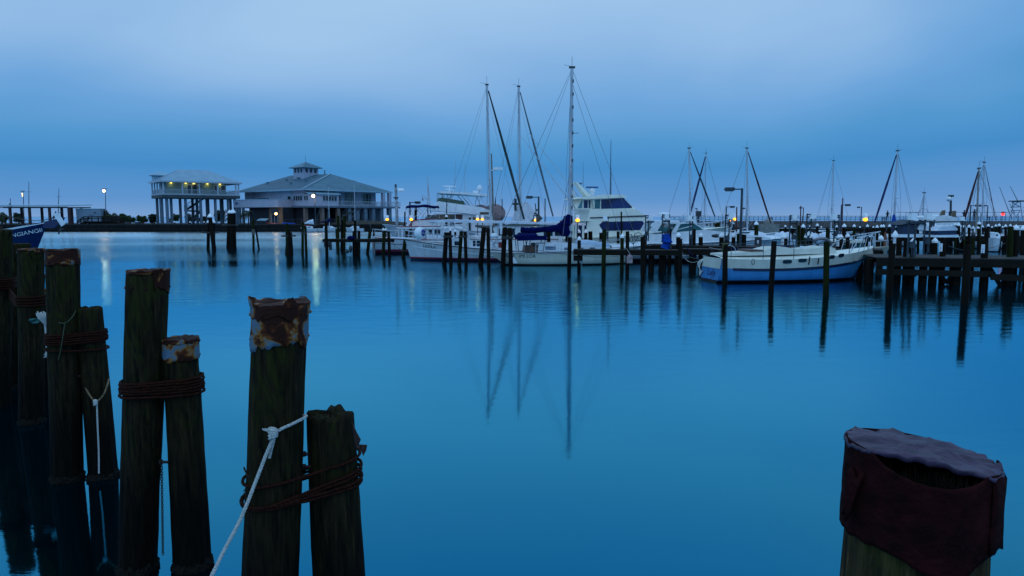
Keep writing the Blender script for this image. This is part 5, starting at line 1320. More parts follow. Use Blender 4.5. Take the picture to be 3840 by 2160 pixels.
m = MB(); m.box((LX(1806), -2.53, LZ_(800)), (.8, .05, .2)); m.box((LX(1806), 2.53, LZ_(800)), (.8, .05, .2)); m.build('brown_vent', BROWNP, fl)
m = MB(); m.prism([(LX(1640), LZ_(724)), (LX(1650), LZ_(720)), (LX(1740), LZ_(724)), (LX(1820), LZ_(731)), (LX(1820), LZ_(738)), (LX(1740), LZ_(732)), (LX(1650), LZ_(728))], -2.2, 2.2); ht_ = m.build('hardtop', WHITE, bt)
m = MB()
for y in (-2.0, 2.0):
    for a1, b1, c1, d1 in ((1642, 727, 1642, 757), (1660, 728, 1668, 765), (1680, 730, 1700, 768), (1700, 728, 1664, 785), (1720, 731, 1760, 772), (1738, 732, 1770, 775), (1795, 735, 1785, 780), (1795, 735, 1812, 775), (1662, 728, 1655, 760)): m.bar((LX(a1), y, LZ_(b1)), (LX(c1), y, LZ_(d1)), .035, n=5)
m.build('hardtop_frame', ALU, bt)
m = MB(); c = Vector((LX(1799), 0, LZ_(722))); m.lathe([(.08, -.3), (.08, .25), (.24, .27), (.25, .42), (.2, .58), (.11, .68), (.02, .72)], c, 14); m.build('radar_dome', WHITE, ht_)
m = MB(); bx(m, LX(1792), LX(1774), -.3, .3, LZ_(724), LZ_(714)); m.build('horn_box', WHITE, ht_)
m = MB(); c = Vector((LX(1685), 0, LZ_(720))); m.bar(c, c + Vector((0, 0, .5)), .06); m.beam(c + Vector((-.6, 0, .5)), c + Vector((.6, 0, .55)), .1, .12); m.beam(c + Vector((-.5, .3, .15)), c + Vector((.4, -.3, .3)), .08, .1); m.build('radar_scanner', WHITE, ht_)
m = MB(); m.bar((LX(1700), 1.8, LZ_(725)), (LX(1704), 1.8, LZ_(610)), .03, .012, 5); m.bar((LX(1748), -1.8, LZ_(725)), (LX(1748), -1.8, LZ_(600)), .03, .012, 5); m.build('antenna', TRIMW, bt)
# life raft / dinghy bag
p = at(1854, 800, 66); o = thing('boulder_float', 'large round reddish canvas covered bundle behind the yacht stern', 'bundle', (p.x, 66.5, 0)); m = MB(); m.ball((0, 0, p.z), 1.05, 16, 10, (1, .8, .85)); m.ball((-1.3, .4, p.z + .1), .8, 14, 8, (1.2, .8, .9)); m.build('bundle_cover', mat('dull_red_canvas', (.30, .20, .20), (.2, .13, .13), 3, .9, .8), o)
m = MB(); m.box((-.3, 0, p.z - 1.5), (2.6, 1.2, 1.2)); m.build('cradle', DARKM, o)

# ---- two sailboats behind the trawlers
def masts_boat(px_m, Y, heading, L, label, top_px, top_py, base_py, bow_px, bow_py, hull_cols, furl_mat, boom=None, ext=None, spread=(.42,), r=.07, lean=0.0, zs=1.0, furl=.96, frr=.07, B=3.2, back_px=None):
    H = Hull(L, B, zs + .45, zs, zs + .1, draft=.5, transom=.6, rake=1.3, flare=.8, full=2.2)
    mx = L * .08; loc = place(px_m, Y, heading, mx)
    bt = thing('sailboat', label, 'sailboat', loc, heading)
    H.mesh().build('hull', hull_cols, bt); H.deck().build('deck', WHITE, bt)
    m = MB(); m.prism([(-L * .28, zs), (-L * .26, zs + .42), (L * .1, zs + .48), (L * .24, zs + .1)], -B * .26, B * .26); cb = m.build('cabin', WHITE, bt)
    side_windows(cb, [rect(-L * .2, -L * .08, zs + .18, zs + .34), rect(-L * .03, L * .06, zs + .2, zs + .36)], B * .26, DGLASS)
    c, s = math.cos(heading), math.sin(heading)
    ptop = at(top_px, top_py, Y + mx * 0); dx = (ptop.x - at(px_m, base_py, Y).x)
    bowp = at(bow_px, bow_py, Y).x - at(px_m, base_py, Y).x
    # place the forestay foot where it shows, on the centre line
    bx_ = mx + bowp / c
    z0 = zs + .4
    sternx = -L / 2 + .2 if bx_ > mx else L / 2 - .2
    if back_px is not None: sternx = mx + (at(back_px, 820, Y).x - at(px_m, base_py, Y).x) / c
    mm, top = rig(bt, mx, z0, ptop.z - z0, (bx_, at(bow_px, bow_py, Y).z if bow_py < 880 else zs + .5), (sternx, zs + .3), B, r, spread, furl, furl_mat, lean=0, rake=dx / c, furl_r=frr)
    if boom:
        m = MB(); lumpy(m, [(mx - .1, 0, z0 + .7), (mx - boom * .3, 0, z0 + .55), (mx - boom * .7, 0, z0 + .5), (mx - boom, 0, z0 + .62)], [.30, .20, .17, .1], 3); m.build('sail_cover', ext or GREYC, bt)
    return bt, H, mx, z0
WH = paint_bands('white_sailboat_paint', [(-1, (.01, .012, .03)), (.08, (.5, .54, .58))])
bt, H, mx, z0 = masts_boat(1842, 57, R(6), 10.5, 'sailboat with dark furled headsail and the leftmost of the three tall masts', 1826, 320, 830, 1970, 838, WH, mat('dark_green_furl', (.015, .04, .045), (.01, .025, .03), 4, .8), zs=1.0, r=.085, frr=.10, back_px=1640, spread=(.38, .62))
m = MB(); v = Vector((mx - .1, -.3, 0)); ztp = at(1842, 575, 57).z; m.bar((mx + .25, .2, 1.3), (mx + .05, .2, ztp), .085, .05, 7); m.build('wooden_mizzen', mat('pale_wooden_spar', (.22, .20, .17), (.15, .13, .11), 3, .7), bt)
m = MB(); zz = at(1842, 632, 57).z; m.box((mx + .55, .1, zz), (.75, .4, .2)); m.box((mx + .25, .1, zz - .14), (.4, .12, .08)); m.build('radar_dome', WHITE, bt)
m = MB(); lumpy(m, [(mx + 4.9 - .9, .1, 1.9 + 1.15), (mx + 3.2, .1, 2.35), (mx + 1.6, .1, 2.05), (mx + .3, .1, 2.15)], [.30, .24, .2, .16], 6, sq=.4); m.build('hanging_sail', GREYC, bt)
bt, H, mx, z0 = masts_boat(1953, 59, R(4), 11, 'sailboat with grey furled headsail and the middle one of the three tall masts', 1945, 326, 830, 2078, 826, WH, mat('pale_grey_furl', (.10, .14, .17), (.07, .10, .13), 4, .8), zs=1.2, r=.085, frr=.08, back_px=1830, spread=(.26, .60), boom=3.8, ext=GREYC)
m = MB(); lumpy(m, [(mx + 1.2, -.4, 1.9), (mx - 1.0, -.4, 1.75), (mx - 3.0, -.4, 1.8)], [.22, .25, .1], 9); m.build('red_sail_bag', mat('dark_red_canvas', (.10, .012, .02), None, 5, .8, .8), bt)
m = MB(); m.box((mx - .45, 0, at(1, 768, 59).z), (.2, .2, 1.0)); m.box((mx - .45, 0, at(1, 765, 59).z), (.5, .15, .16)); m.build('steaming_light', DARKM, bt)
# low white cruiser between middle mast and main mast
L = 9; H = Hull(L, 3, 1.5, 1.2, 1.1, draft=.5, transom=.85, rake=1.1); loc = place(2080, 62, R(0), 0); bt = thing('cabin_boat', 'low white cabin boat with blue stripe between the middle and tallest masts', 'boat', loc, 0)
H.mesh().build('hull', paint_bands('white_blue_line_paint', [(-1, (.01, .01, .03)), (.1, (.5, .55, .6)), (.75, (.05, .12, .35)), (.85, (.5, .55, .6))]), bt); H.deck().build('deck', WHITE, bt)
m = MB(); m.prism([(-3.6, 1.1), (-3.4, 2.3), (1.4, 2.45), (2.6, 1.2)], -1.2, 1.2); hs = m.build('cabin', mat('blue_grey_cabin_side', (.20, .30, .36), None, 2, .5), bt); side_windows(hs, [rect(-3.0, -1.8, 1.6, 2.1), rect(-1.5, -.2, 1.6, 2.1)], 1.2, TEAL)
m = MB(); bx(m, -4.0, 2.4, -1.35, 1.35, 2.42, 2.55); m.build('roof', WHITE, bt); m = MB(); m.prism([(-3.9, 2.5), (-3.2, 4.2), (-2.4, 4.25), (-1.0, 2.5)], -.9, .9); m.build('tent_cover', WSAIL, bt)

# ---- cream sailboat IMI LOA (tallest mast)
L = 9.7; Y = 44.6; H = Hull(L, 3.2, 1.12, .78, .80, draft=.45, transom=.62, rake=1.2, srake=1.6, flare=.85, full=2.3, low=.42, n=34)
loc = place(1832, Y, R(3), -L / 2); bt = thing('sailboat', 'cream sailboat with navy sail cover and the tallest mast of the marina', 'sailboat', loc, R(3))
CRH = paint_bands('cream_hull_paint', [(-1, (.006, .006, .008)), (.07, (.42, .43, .36)), (.10, (.50, .50, .42))], dirt=.06)
H.mesh().build('hull', CRH, bt); H.deck().build('deck', WHITE, bt); H.rubrail(.03, 0).build('toe_rail', mat('pale_toe_rail', (.3, .34, .38), None, 4), bt)
X = lambda px: at(px, 900, Y).x - loc.x
Zp = lambda py: at(2100, py, Y - 1.2).z
m = MB(); m.prism([(X(2012), .78), (X(2016), Zp(915)), (X(2100), Zp(912)), (X(2220), Zp(922)), (X(2262), .92)], -.95, .95); cb = m.build('cabin', WHITE, bt); side_windows(cb, [rect(X(2040), X(2078), Zp(938), Zp(925))], .95, mat('blue_window_strip', (.04, .09, .18), None, 1, .3))
for px in (2110, 2160, 2205): side_windows(cb, [rect(X(px), X(px) + .35, Zp(938), Zp(930))], .95, DGLASS, 'portlight')
lettering('HALE', .26, MATS['black_letters'], bt, lambda u, v: H.side(X(1888) + u, Zp(962) + v * 1.0 - .05, -1, .02), shear=.15); lettering('IMI LOA', .29, MATS['black_letters'], bt, lambda u, v: H.side(X(1940) + u, Zp(962) + v - .06, -1, .02), shear=.15)
zd = .85
mm, top = rig(bt, X(2138), zd, at(2141, 252, Y).z - zd, (L / 2 - .1, 1.2), (-L / 2 + .2, .9), 3.4, .115, (.465,), None, lean=0, rake=.05, wire=.013)
m = MB()
for zf in (.93, .86, .79, .72, .65, .58, .5, .36, .3, .24, .16, .1):
    z = zd + (top.z - zd) * zf; m.box((X(2138) + .13, -.06, z), (.06, .12, .18))
m.build('mast_step', DARKM, mm)
m = MB(); m.bar((X(2138), 0, Zp(490)), (X(2168), 0, Zp(488)), .02, n=4); m.build('wind_flag', DARKM, mm)
m = MB(); m.bar((X(2136), 0, Zp(866)), (X(1955), 0, Zp(868)), .06); m.build('boom', ALU, bt)
m = MB(); lumpy(m, [(X(1952), 0, Zp(862)), (X(1990), 0, Zp(866)), (X(2040), 0, Zp(862)), (X(2085), 0, Zp(858)), (X(2115), 0, Zp(846)), (X(2132), 0, Zp(820)), (X(2138), 0, Zp(806))], [.15, .19, .17, .24, .34, .30, .16], 2, 14, .35); m.build('sail_cover', NAVY, bt)
m = MB(); lumpy(m, [(X(2098), -.05, Zp(853)), (X(2118), -.05, Zp(868)), (X(2136), -.05, Zp(880))], [.22, .42, .14], 4, 12, .35); m.build('sail_bundle', NAVY, bt)
m = MB(); rows = []
for i in range(13):
    x = X(1928) + (X(2046) - X(1928)) * i / 12; rows.append([Vector((x, -1.25 + 2.5 * k / 8, Zp(888 + (8 if i in (0, 1) else 0)) + .18 * math.sin(math.pi * k / 8) - .02 * i * (i > 8) + .04 * noise.noise(Vector((i * .8, k * .6, 3))))) for k in range(9)])
m.loft(rows, False, True); o = m.build('bimini_top', NAVY, bt); o.modifiers.new('thickness', 'SOLIDIFY').thickness = .05
m = MB(); m.slab([(X(1928), -1.26, Zp(884)), (X(2046), -1.26, Zp(884)), (X(2040), -1.3, Zp(900)), (X(1935), -1.3, Zp(903))][::-1], .03); m.build('bimini_skirt', NAVY, bt)
m = MB()
for px, q in ((1935, 1940), (1965, 1972), (1985, 1976), (2040, 2030)):
    for y in (-1.15, 1.15): m.bar((X(px), y, Zp(890)), (X(q), y * 1.05, .85), .025, n=5)
m.build('bimini_frame', DARKM, bt)
m = MB(); m.prism([(X(1962), .8), (X(1966), 1.15), (X(2008), 1.15), (X(2010), .8)], -1.0, 1.0); m.build('brown_cockpit_cover', BROWNP, bt)
m = MB(); m.prism([(X(1990), 1.1), (X(1994), Zp(915)), (X(2008), Zp(915)), (X(2010), 1.1)], -.7, .7); m.build('dark_spray_hood', DARKM, bt)
railing(H, .30, .98, .55, bt, .012, 7, name='lifeline')
m = MB(); rnd = random.Random(4)   # netting on the lifelines
for sg in (0,):
    i0, i1 = int(.32 * H.n), int(.78 * H.n); nn = 60
    for k in range(nn):
        a = i0 + (i1 - i0) * k / nn; j = int(a); p = H.rings[j][sg].lerp(H.rings[j + 1][sg], a - j) + Vector((0, .05, 0)); a2 = min(H.n - 1.01, a + .9); j2 = int(a2); q = H.rings[j2][sg].lerp(H.rings[j2 + 1][sg], a2 - j2) + Vector((0, .05, 0))
        m.bar(p + Vector((0, 0, .03)), q + Vector((0, 0, .5)), .005, n=3, caps=False); m.bar(p + Vector((0, 0, .5)), q + Vector((0, 0, .03)), .005, n=3, caps=False)
m.build('lifeline_netting', TRIMW, bt)
m = MB(); rnd = random.Random(8)
for i in range(16):
    p = Vector((-L / 2 + rnd.uniform(.0, 1.0), rnd.uniform(-1.0, .9), rnd.uniform(.8, 1.7))); q = Vector((-L / 2 + rnd.uniform(-.1, 1.2), rnd.uniform(-1.1, .9), rnd.uniform(.8, 1.75))); m.bar(p, q, .018, n=5)
m.tube([(-L / 2 + .2, -1.05, 1.45), (-L / 2 - .05, 0, 1.45), (-L / 2 + .2, 1.05, 1.45)], .02, 5); m.tube([(-L / 2 + 1.3, -1.25, 1.4), (-L / 2 + .2, -1.05, 1.45)], .02, 5); m.build('stern_rail', ALU, bt)
m = MB(); m.lathe([(.02, -.12), (.26, -.12), (.28, .02), (.20, .14), (.02, .18)], (-L / 2 + .35, -.4, 1.78), 12); m.build('stern_radar', WHITE, bt)
m = MB(); m.bar((-L / 2 + .8, -.9, 1.9), (-L / 2 + .72, -.9, 2.75), .09, n=8); m.build('rolled_sail', WSAIL, bt)
m = MB(); bx(m, -L / 2 + 1.25, -L / 2 + 1.75, -1.3, -1.22, .12, .78); m.build('white_ladder_board', WHITE, bt)
m = MB(); m.box((-L / 2 + .75, -.95, 1.25), (.3, .2, .35)); m.build('red_outboard', mat('red_flare_box', (.35, .03, .02), None, 4), bt)
# upturned dinghy on the foredeck
dg = thing('dinghy', 'pale upturned dinghy lashed on the foredeck of the cream sailboat', 'dinghy', (0, 0, 0)); dl = Vector((X(2160), -.1, 1.05)); w_ = Matrix.Rotation(R(3), 3, 'Z') @ dl + loc; dg.location = w_; dg.rotation_euler = (0, 0, R(3)); m = MB(); rings = []
LD = X(2290) - X(2160)
for k in range(13):
    s = k / 12; bw = .62 * (1 - max(0, (s - .45) / .55) ** 2.2) ; rings.append([Vector((s * LD, bw * math.cos(math.pi * j / 10), .48 * math.sin(math.pi * j / 10) ** .6 * (1 - .75 * max(0, s - .35)))) for j in range(11)])
m.loft(rings, False, True, True, True); m.build('hull', mat('pale_blue_dinghy', (.40, .52, .66), (.3, .42, .55), 2, .5), dg)
m = MB(); m.tube([r[0] for r in rings] + [r[-1] for r in reversed(rings)], .03, 5); m.build('gunwale', WHITE, dg)

# ---- cream flybridge motor yacht
L = 17; Y = 55.0; hd = R(10); H = Hull(L, 5.0, 2.2, 1.6, 1.3, draft=.8, transom=.9, rake=2.4, flare=.72, full=2.4)
loc = place(2170, Y, hd, -4.0); bt = thing('motor_yacht', 'tall cream motor yacht with enclosed bridge and dark blue windows', 'boat', loc, hd)
H.mesh().build('hull', paint_bands('cream_yacht_paint', [(-1, (.01, .01, .03)), (.15, (.52, .54, .46))]), bt); H.deck().build('deck', CREAM, bt)
cz = math.cos(hd)
def X(px): # on the near side plane y=-2.1
    d = ray(px, 800); # intersect with line loc + x*(c,s) + (-2.1)*(-s,c)
    c, s = math.cos(hd), math.sin(hd); ox, oy = loc.x + 2.1 * s, loc.y - 2.1 * c; k = d.x / d.y
    return (k * oy - ox) / (c - k * s)
def Z(py, x=2.0): return at(1920, py, loc.y + x * math.sin(hd) - 2.1).z
q = lambda px, py: (X(px), Z(py, X(px)))
m = MB(); m.prism([q(2190, 905), q(2212, 785), q(2385, 785), q(2425, 812), q(2452, 850), q(2470, 905)], -2.1, 2.1); hs = m.build('deckhouse', CREAM, bt)
m = MB(); m.prism([q(2160, 905), q(2160, 828), q(2200, 828), q(2190, 905)], -2.1, 2.1); m.build('aft_bulkhead', CREAM, bt)
side_windows(hs, [[q(2262, 866), q(2247, 843), q(2260, 832), q(2408, 828), q(2433, 853), q(2425, 862)]], 2.1, mat('navy_window_glass', (.008, .018, .11), (.006, .012, .08), .6, .2))
for px in (2305, 2332, 2368): side_windows(hs, [[q(px, 865), q(px, 830), q(px + 5, 830), q(px + 5, 865)]], 2.125, DGLASS, 'window_mullion')
side_windows(hs, [[q(2165, 895), q(2165, 838), q(2183, 838), q(2183, 895)], [q(2192, 870), q(2192, 838), q(2200, 838), q(2200, 870)]], 2.1, mat('navy_window_glass2', (.008, .018, .08), None, .6, .2), 'aft_door')
for sg in (-1, 1):
    m = MB(); m.prism([q(2212, 819), q(2212, 815), q(2420, 807), q(2420, 812)], sg * 2.1, sg * 2.16); m.build('navy_stripe', DARKM, hs)
m = MB(); m.prism([q(2232, 786), q(2222, 742), q(2340, 741), q(2378, 776), q(2385, 786)], -1.95, 1.95); br = m.build('bridge', CREAM, bt)
side_windows(br, [[q(2232, 782), q(2232, 749), q(2252, 748), q(2252, 782)]], 1.95, TEAL); side_windows(br, [[q(2256, 783), q(2256, 748), q(2340, 743), q(2372, 776), q(2370, 780)]], 1.95, mat('dark_blue_bridge_glass', (.006, .012, .05), (.01, .03, .14), .5, .15, lo=.45, hi=.6))
m = MB(); m.prism([q(2168, 784), q(2190, 742), q(2224, 742), q(2232, 786)], -1.6, 1.6); aw_ = m.build('aft_enclosure', CREAM, bt); side_windows(aw_, [[q(2172, 780), q(2189, 748), q(2189, 780)]], 1.6, mat('clear_teal_curtain', (.10, .28, .33), None, 1, .3)); side_windows(aw_, [[q(2196, 780), q(2196, 750), q(2210, 750), q(2210, 780)], [q(2214, 780), q(2214, 750), q(2220, 750), q(2220, 780)]], 1.6, MATS['navy_window_glass'])
m = MB(); m.prism([q(2162, 745), q(2180, 738), q(2260, 730), q(2335, 730), q(2352, 739), q(2335, 741), q(2200, 747)], -2.2, 2.2); tp = m.build('hardtop', CREAM, bt)
m = MB(); m.prism([q(2222, 735), q(2182, 684), q(2180, 678), q(2196, 688), q(2232, 726), q(2240, 732)], -.5, .5); ar = m.build('radar_arch', CREAM, tp)
m = MB(); m.bar(Vector((X(2190), 0, Z(690))), Vector((X(2210), 0, Z(684))), .04); m.bar(Vector((X(2203), 0, Z(686))), Vector((X(2203), 0, Z(698))), .06); m.build('wind_sensor', DARKM, ar)
m = MB(); c = Vector((X(2249), 0, Z(728))); m.lathe([(.22, 0), (.14, .12), (.22, .22), (.25, .35), (.18, .45), (.08, .5)], c, 12); sc_ = m.build('radar_pedestal', WHITE, tp); m = MB(); m.box(c + Vector((0, 0, .56)), (.95, .16, .12)); m.build('radar_scanner', mat('blue_scanner', (.03, .10, .25), None, 2), sc_)
m = MB(); m.lathe([(.3, 0), (.28, .2), (.15, .5), (.03, .6)], (X(2183), .8, Z(741)), 10); m.build('satellite_dome', WHITE, tp)
for px, ty, y, r_ in ((2295, 528, -1.6, .045), (2190, 600, 1.2, .02), (2225, 600, .8, .02), (2342, 618, 1.2, .02)):
    m = MB(); m.bar((X(px), y, Z(742)), (X(px), y, Z(ty)), r_, r_ * .4, 5); m.build('antenna', STEEL, tp)
m = MB(); zz = Z(810)
for i in range(9):
    px = 2150 + i * 7; m.bar((X(px), -2.0, Z(826)), (X(px), -2.0, Z(788)), .02, n=4)
m.beam((X(2150), -2, Z(788)), (X(2208), -2, Z(788)), .05, .05); m.build('aft_rail', ALU, bt)
m = MB(); bx(m, X(2148), X(2210), -2.3, 2.3, Z(829), Z(825)); m.build('aft_deck', CREAM, bt)
for y in (1.2, -1.2): 
    m = MB(); a1, b1 = ((2290, 830), (2016, 489)) if y > 0 else ((2172, 785), (1954, 505)); p0 = Vector((X(a1[0]), y, Z(a1[1]))); p1 = Vector((X(b1[0]), y, Z(b1[1]))); m.bar(p0, p1, .05, .015, 5); m.build('outrigger', ALU, bt)
# ---- express cruiser
L = 12.2; Y = 48.4; H = Hull(L, 3.7, 1.52, 1.28, .95, draft=.5, transom=.9, rake=1.5, flare=.78, full=3.0, low=.45)
loc = place(2944, Y, R(2), L / 2); bt = thing('express_cruiser', 'sleek white cruiser with teal windscreen and swept radar arch', 'boat', loc, R(2)); X = lambda px: at(px, 880, Y - 1.5).x - loc.x
Z = lambda py: at(1920, py, Y - 1.2).z
H.mesh().build('hull', paint_bands('white_cruiser_paint', [(-1, (.006, .006, .01)), (.18, (.01, .01, .014)), (.24, (.36, .40, .44)), (.32, (.02, .03, .05)), (.36, (.42, .47, .52))], dirt=.04), bt); H.deck(.25, .02).build('deck', WHITE, bt); H.rubrail(.03).build('rub_rail', STEEL, bt)
m = MB(); q = lambda px, py: (X(px), Z(py))
m.prism([q(2432, 925), q(2450, 878), q(2520, 872), q(2560, 868), q(2640, 862), q(2760, 873), q(2880, 890), q(2900, 898)], -1.35, 1.35); tr = m.build('coachroof', WHITE, bt)
m = MB(); m.prism([q(2530, 871), q(2546, 840), q(2596, 836), q(2636, 862)], -1.2, 1.2); m.build('windscreen', TEAL, tr)
m = MB()
for y in (-1.23, 1.23):
    for a1, b1 in (((2530, 872), (2548, 839)), ((2546, 839), (2598, 835)), ((2598, 835), (2640, 862)), ((2534, 862), (2596, 846)), ((2530, 872), (2638, 863))): m.bar((q(*a1)[0], y, q(*a1)[1]), (q(*b1)[0], y, q(*b1)[1]), .03, n=5)
m.build('windscreen_frame', WHITE, tr)
for y in (-1.45, 1.35):
    m = MB(); m.prism([q(2430, 866), q(2450, 830), q(2470, 828), q(2542, 830), q(2546, 834), q(2530, 872), q(2514, 872), q(2532, 838), q(2476, 836), q(2455, 872)], y, y + .1); m.build('radar_arch', WHITE, bt)
m = MB(); m.prism([q(2452, 866), q(2466, 850), q(2520, 856), q(2514, 870)], -1.3, 1.3); m.build('side_glass', TEAL, bt)
m = MB(); m.box((X(2495), 0, Z(829)), (1.6, 2.7, .08)); m.lathe([(.42, 0), (.44, .1), (.3, .2), (.02, .22)], (X(2510), .5, Z(808)), 14); m.bar((X(2510), .5, Z(829)), (X(2510), .5, Z(808)), .08); m.build('arch_top', WHITE, bt)
railing(H, .62, .99, .22, bt, .012, 7, mid=False)
m = MB(); m.ball((X(2672), -1.9, Z(883)), .16, 10, 6, (2, 1, .8)); m.build('fender', DARKM, bt)
# ---- blue and white ketch "Lady"
L = 8.15; Y = 33.4; H = Hull(L, 2.75, 1.50, 1.12, 1.12, draft=.4, transom=.70, rake=1.15, srake=-.25, flare=.72, full=2.2, low=.5, n=40)
hd = R(9); pz = at(2672, 1000, 32.6); loc = Vector((pz.x + L / 2 * math.cos(hd), 32.6 + L / 2 * math.sin(hd), 0))
bt = thing('sailboat', 'pale blue hulled sailboat with cream topsides and lettered transom in front of the docks', 'sailboat', loc, hd)
LB = mat('pale_blue_hull_gelcoat', (.10, .26, .56), (.08, .21, .48), 1.2, .35); lbn = paint_bands('lady_hull_paint', [(-1, (.004, .005, .008)), (.06, (.005, .007, .02)), (.11, (.035, .20, .46))], dirt=.10)
H.mesh().build('hull', lbn, bt); H.deck(.10, .0).build('deck', CREAM, bt)
for sg in (-1, 1):
    H.band(lambda t: H.sheer(t) + .0, .43, sg, .0, .995, .022).build('cream_bulwark', mat('stained_cream_bulwark', (.56, .56, .48), (.42, .42, .36), 2, .5, stretch=(1, 1, .3)), bt)
    H.band(lambda t: H.sheer(t) - .41, .12 , sg, .06, .99, .03).build('navy_stripe', mat('navy_stripe_paint', (.008, .014, .05), None, 3, .4), bt)
# transom: cream top band, lettering
tr = H.rings[0]
def tp_(y, z):
    # point on the transom plane at local y,z
    zt, zb = tr[0].z, tr[5].z; f = (zt - z) / (zt - zb); return Vector((tr[0].x + (tr[5].x - tr[0].x) * f - .015, y, z))
yw_ = abs(tr[0].y)
m = MB(); m.add([tp_(-yw_, tr[0].z), tp_(yw_, tr[0].z), tp_(yw_, tr[0].z - .43), tp_(-yw_, tr[0].z - .43)], [(0, 1, 2, 3)]); m.add([tp_(-yw_, tr[0].z - .41) + Vector((-.01, 0, 0)), tp_(yw_, tr[0].z - .41) + Vector((-.01, 0, 0)), tp_(yw_, tr[0].z - .47) + Vector((-.01, 0, 0)), tp_(-yw_, tr[0].z - .47) + Vector((-.01, 0, 0))], [(0, 1, 2, 3)]); m.build('transom_band', MATS['stained_cream_bulwark'], bt)
railing(H, .05, .95, .62, bt, .014, 5, mid=False, close=False, name='lifeline', mat_=STEEL)
X = lambda px: (at(px, 950, 32.0).x - loc.x) / math.cos(hd)
Z = lambda py, px=2900: at(1920, py, loc.y + X(px) * math.sin(hd) - .9).z
q = lambda px, py: (X(px), Z(py, px))
m = MB(); m.prism([q(2700, 955), q(2740, 952), q(2860, 942), q(2915, 928), q(2950, 927), q(2985, 934), q(3030, 936), q(3075, 932), q(3120, 925), q(3140, 927), q(3158, 934), q(3165, 952), q(2700, 962)], -.62, .62); cb = m.build('cabin_trunk', mat('cream_deckhouse', (.62, .62, .55), (.5, .5, .45), 1.5, .5), bt)
m = MB(); m.prism([q(2813, 945), q(2815, 938), q(2862, 938), q(2866, 944)], -.64, .64); m.build('hatch', BROWNP, cb)
m = MB(); m.bar((X(3036), -.3, Z(930)), (X(3036), -.3, Z(937)), .06); m.box((X(3035), -.3, Z(929)), (.13, .13, .08)); m.build('vent', WHITE, cb)
def oval(px, py, w_, h_):
    cx_, cz_ = X(px), Z(py, px); pts = []
    for k in range(20):
        t = 2 * math.pi * k / 20; c, s = math.cos(t), math.sin(t); pts.append((cx_ + w_ / 2 * (abs(c) ** .5) * (1 if c > 0 else -1), cz_ + h_ / 2 * (abs(s) ** .6) * (1 if s > 0 else -1)))
    return pts
for (px, py, w_) in ((2926, 979, .42), (2986, 974, .40), (3112, 962, .30), (3156, 957, .32)):
    for sg in (-1, 1):
        pts = oval(px, py, w_, .155); m = MB(); v = [H.side(x, z, sg, .034) for x, z in pts]; m.add(v, [tuple(range(20))]); m.build('window', DGLASS, bt)
        m = MB(); m.tube([H.side(x, z, sg, .036) for x, z in pts], .012, 4, True); m.build('window_frame', DARKM, bt)
IN = mat('dark_navy_letters', (.01, .015, .08), None, 3)
lettering('Lady', .46, IN, bt, lambda u, v: tp_(.25 - u, .30 + v * .95), shear=-.1)
lettering(', MS', .11, IN, bt, lambda u, v: tp_(-.12 - u, .16 + v), name='port_lettering')
# pulpit
m = MB()
b0 = H.rings[-1][0]
for sg in (-1, 1):
    k = 0 if sg < 0 else -1
    pts = [H.rings[31][k] + Vector((0, 0, .05)), H.rings[32][k] + Vector((.1, 0, .34)), H.rings[34][k] + Vector((0, 0, .58)), H.rings[37][k] + Vector((.1, 0, .70)), H.rings[-1][k] + Vector((.35, 0, .78))]
    m.tube(rope_path(pts, 4), .02, 6)
    for i, h in ((34, .55), (36, .65), (38, .70)): m.bar(H.rings[i][k], H.rings[i][k] + Vector((.15, 0, h)), .016, n=5)
m.bar(H.rings[-1][0] + Vector((.35, 0, .78)), H.rings[-1][-1] + Vector((.35, 0, .78)), .02); m.build('bow_pulpit', ALU, bt)
m = MB(); m.tube([Vector((X(2747), -.2 + .0, Z(950))) + Vector((.30 * math.cos(2 * math.pi * k / 20), .02, .30 * math.sin(2 * math.pi * k / 20) + .05)) for k in range(20)], .014, 5, True); m.build('steering_wheel', ALU, bt)
m = MB(); lumpy(m, [(X(2686), -.9, Z(972)), (X(2700), -.92, Z(968)), (X(2716), -.9, Z(972))], [.03, .07, .02], 3); m.build('coiled_rope', mat('grey_rope_coil', (.12, .13, .14), None, 12, .9), bt)
m = MB(); 
for i in range(14): m.tube(rope_path([tp_(.85 + .02 * i * .6, 1.02) + Vector((.1, 0, .02)), tp_(1.0 + .015 * i, .8) + Vector((-.06 - .006 * i, 0, 0)), tp_(1.02 - .01 * i, .45) + Vector((-.05, .02, 0)), tp_(.95 - .02 * i, .18 + .02 * i) + Vector((-.04, 0, 0))], 4), .016, 5)
m.build('hanging_ropes', ROPEW, bt)
for px, y1, y2 in ((3013, 960, 990), (3052, 967, 988)):
    m = MB(); p = H.side(X(px), Z(y1, px), -1, .045); r_ = H.side(X(px), Z(y2, px), -1, .045); m.beam(p, r_, .03, .05); m.build('chain_plate', RUSTY, bt)
m = MB(); m.tube([H.side(X(2798), Z(983), -1, .04) + Vector((.07 * math.cos(2 * math.pi * k / 12), 0, .12 * math.sin(2 * math.pi * k / 12) + .05)) for k in range(12)], .012, 4, True); m.build('rope_loop', DARKM, bt)
for tt in (.30, .62):
    pass
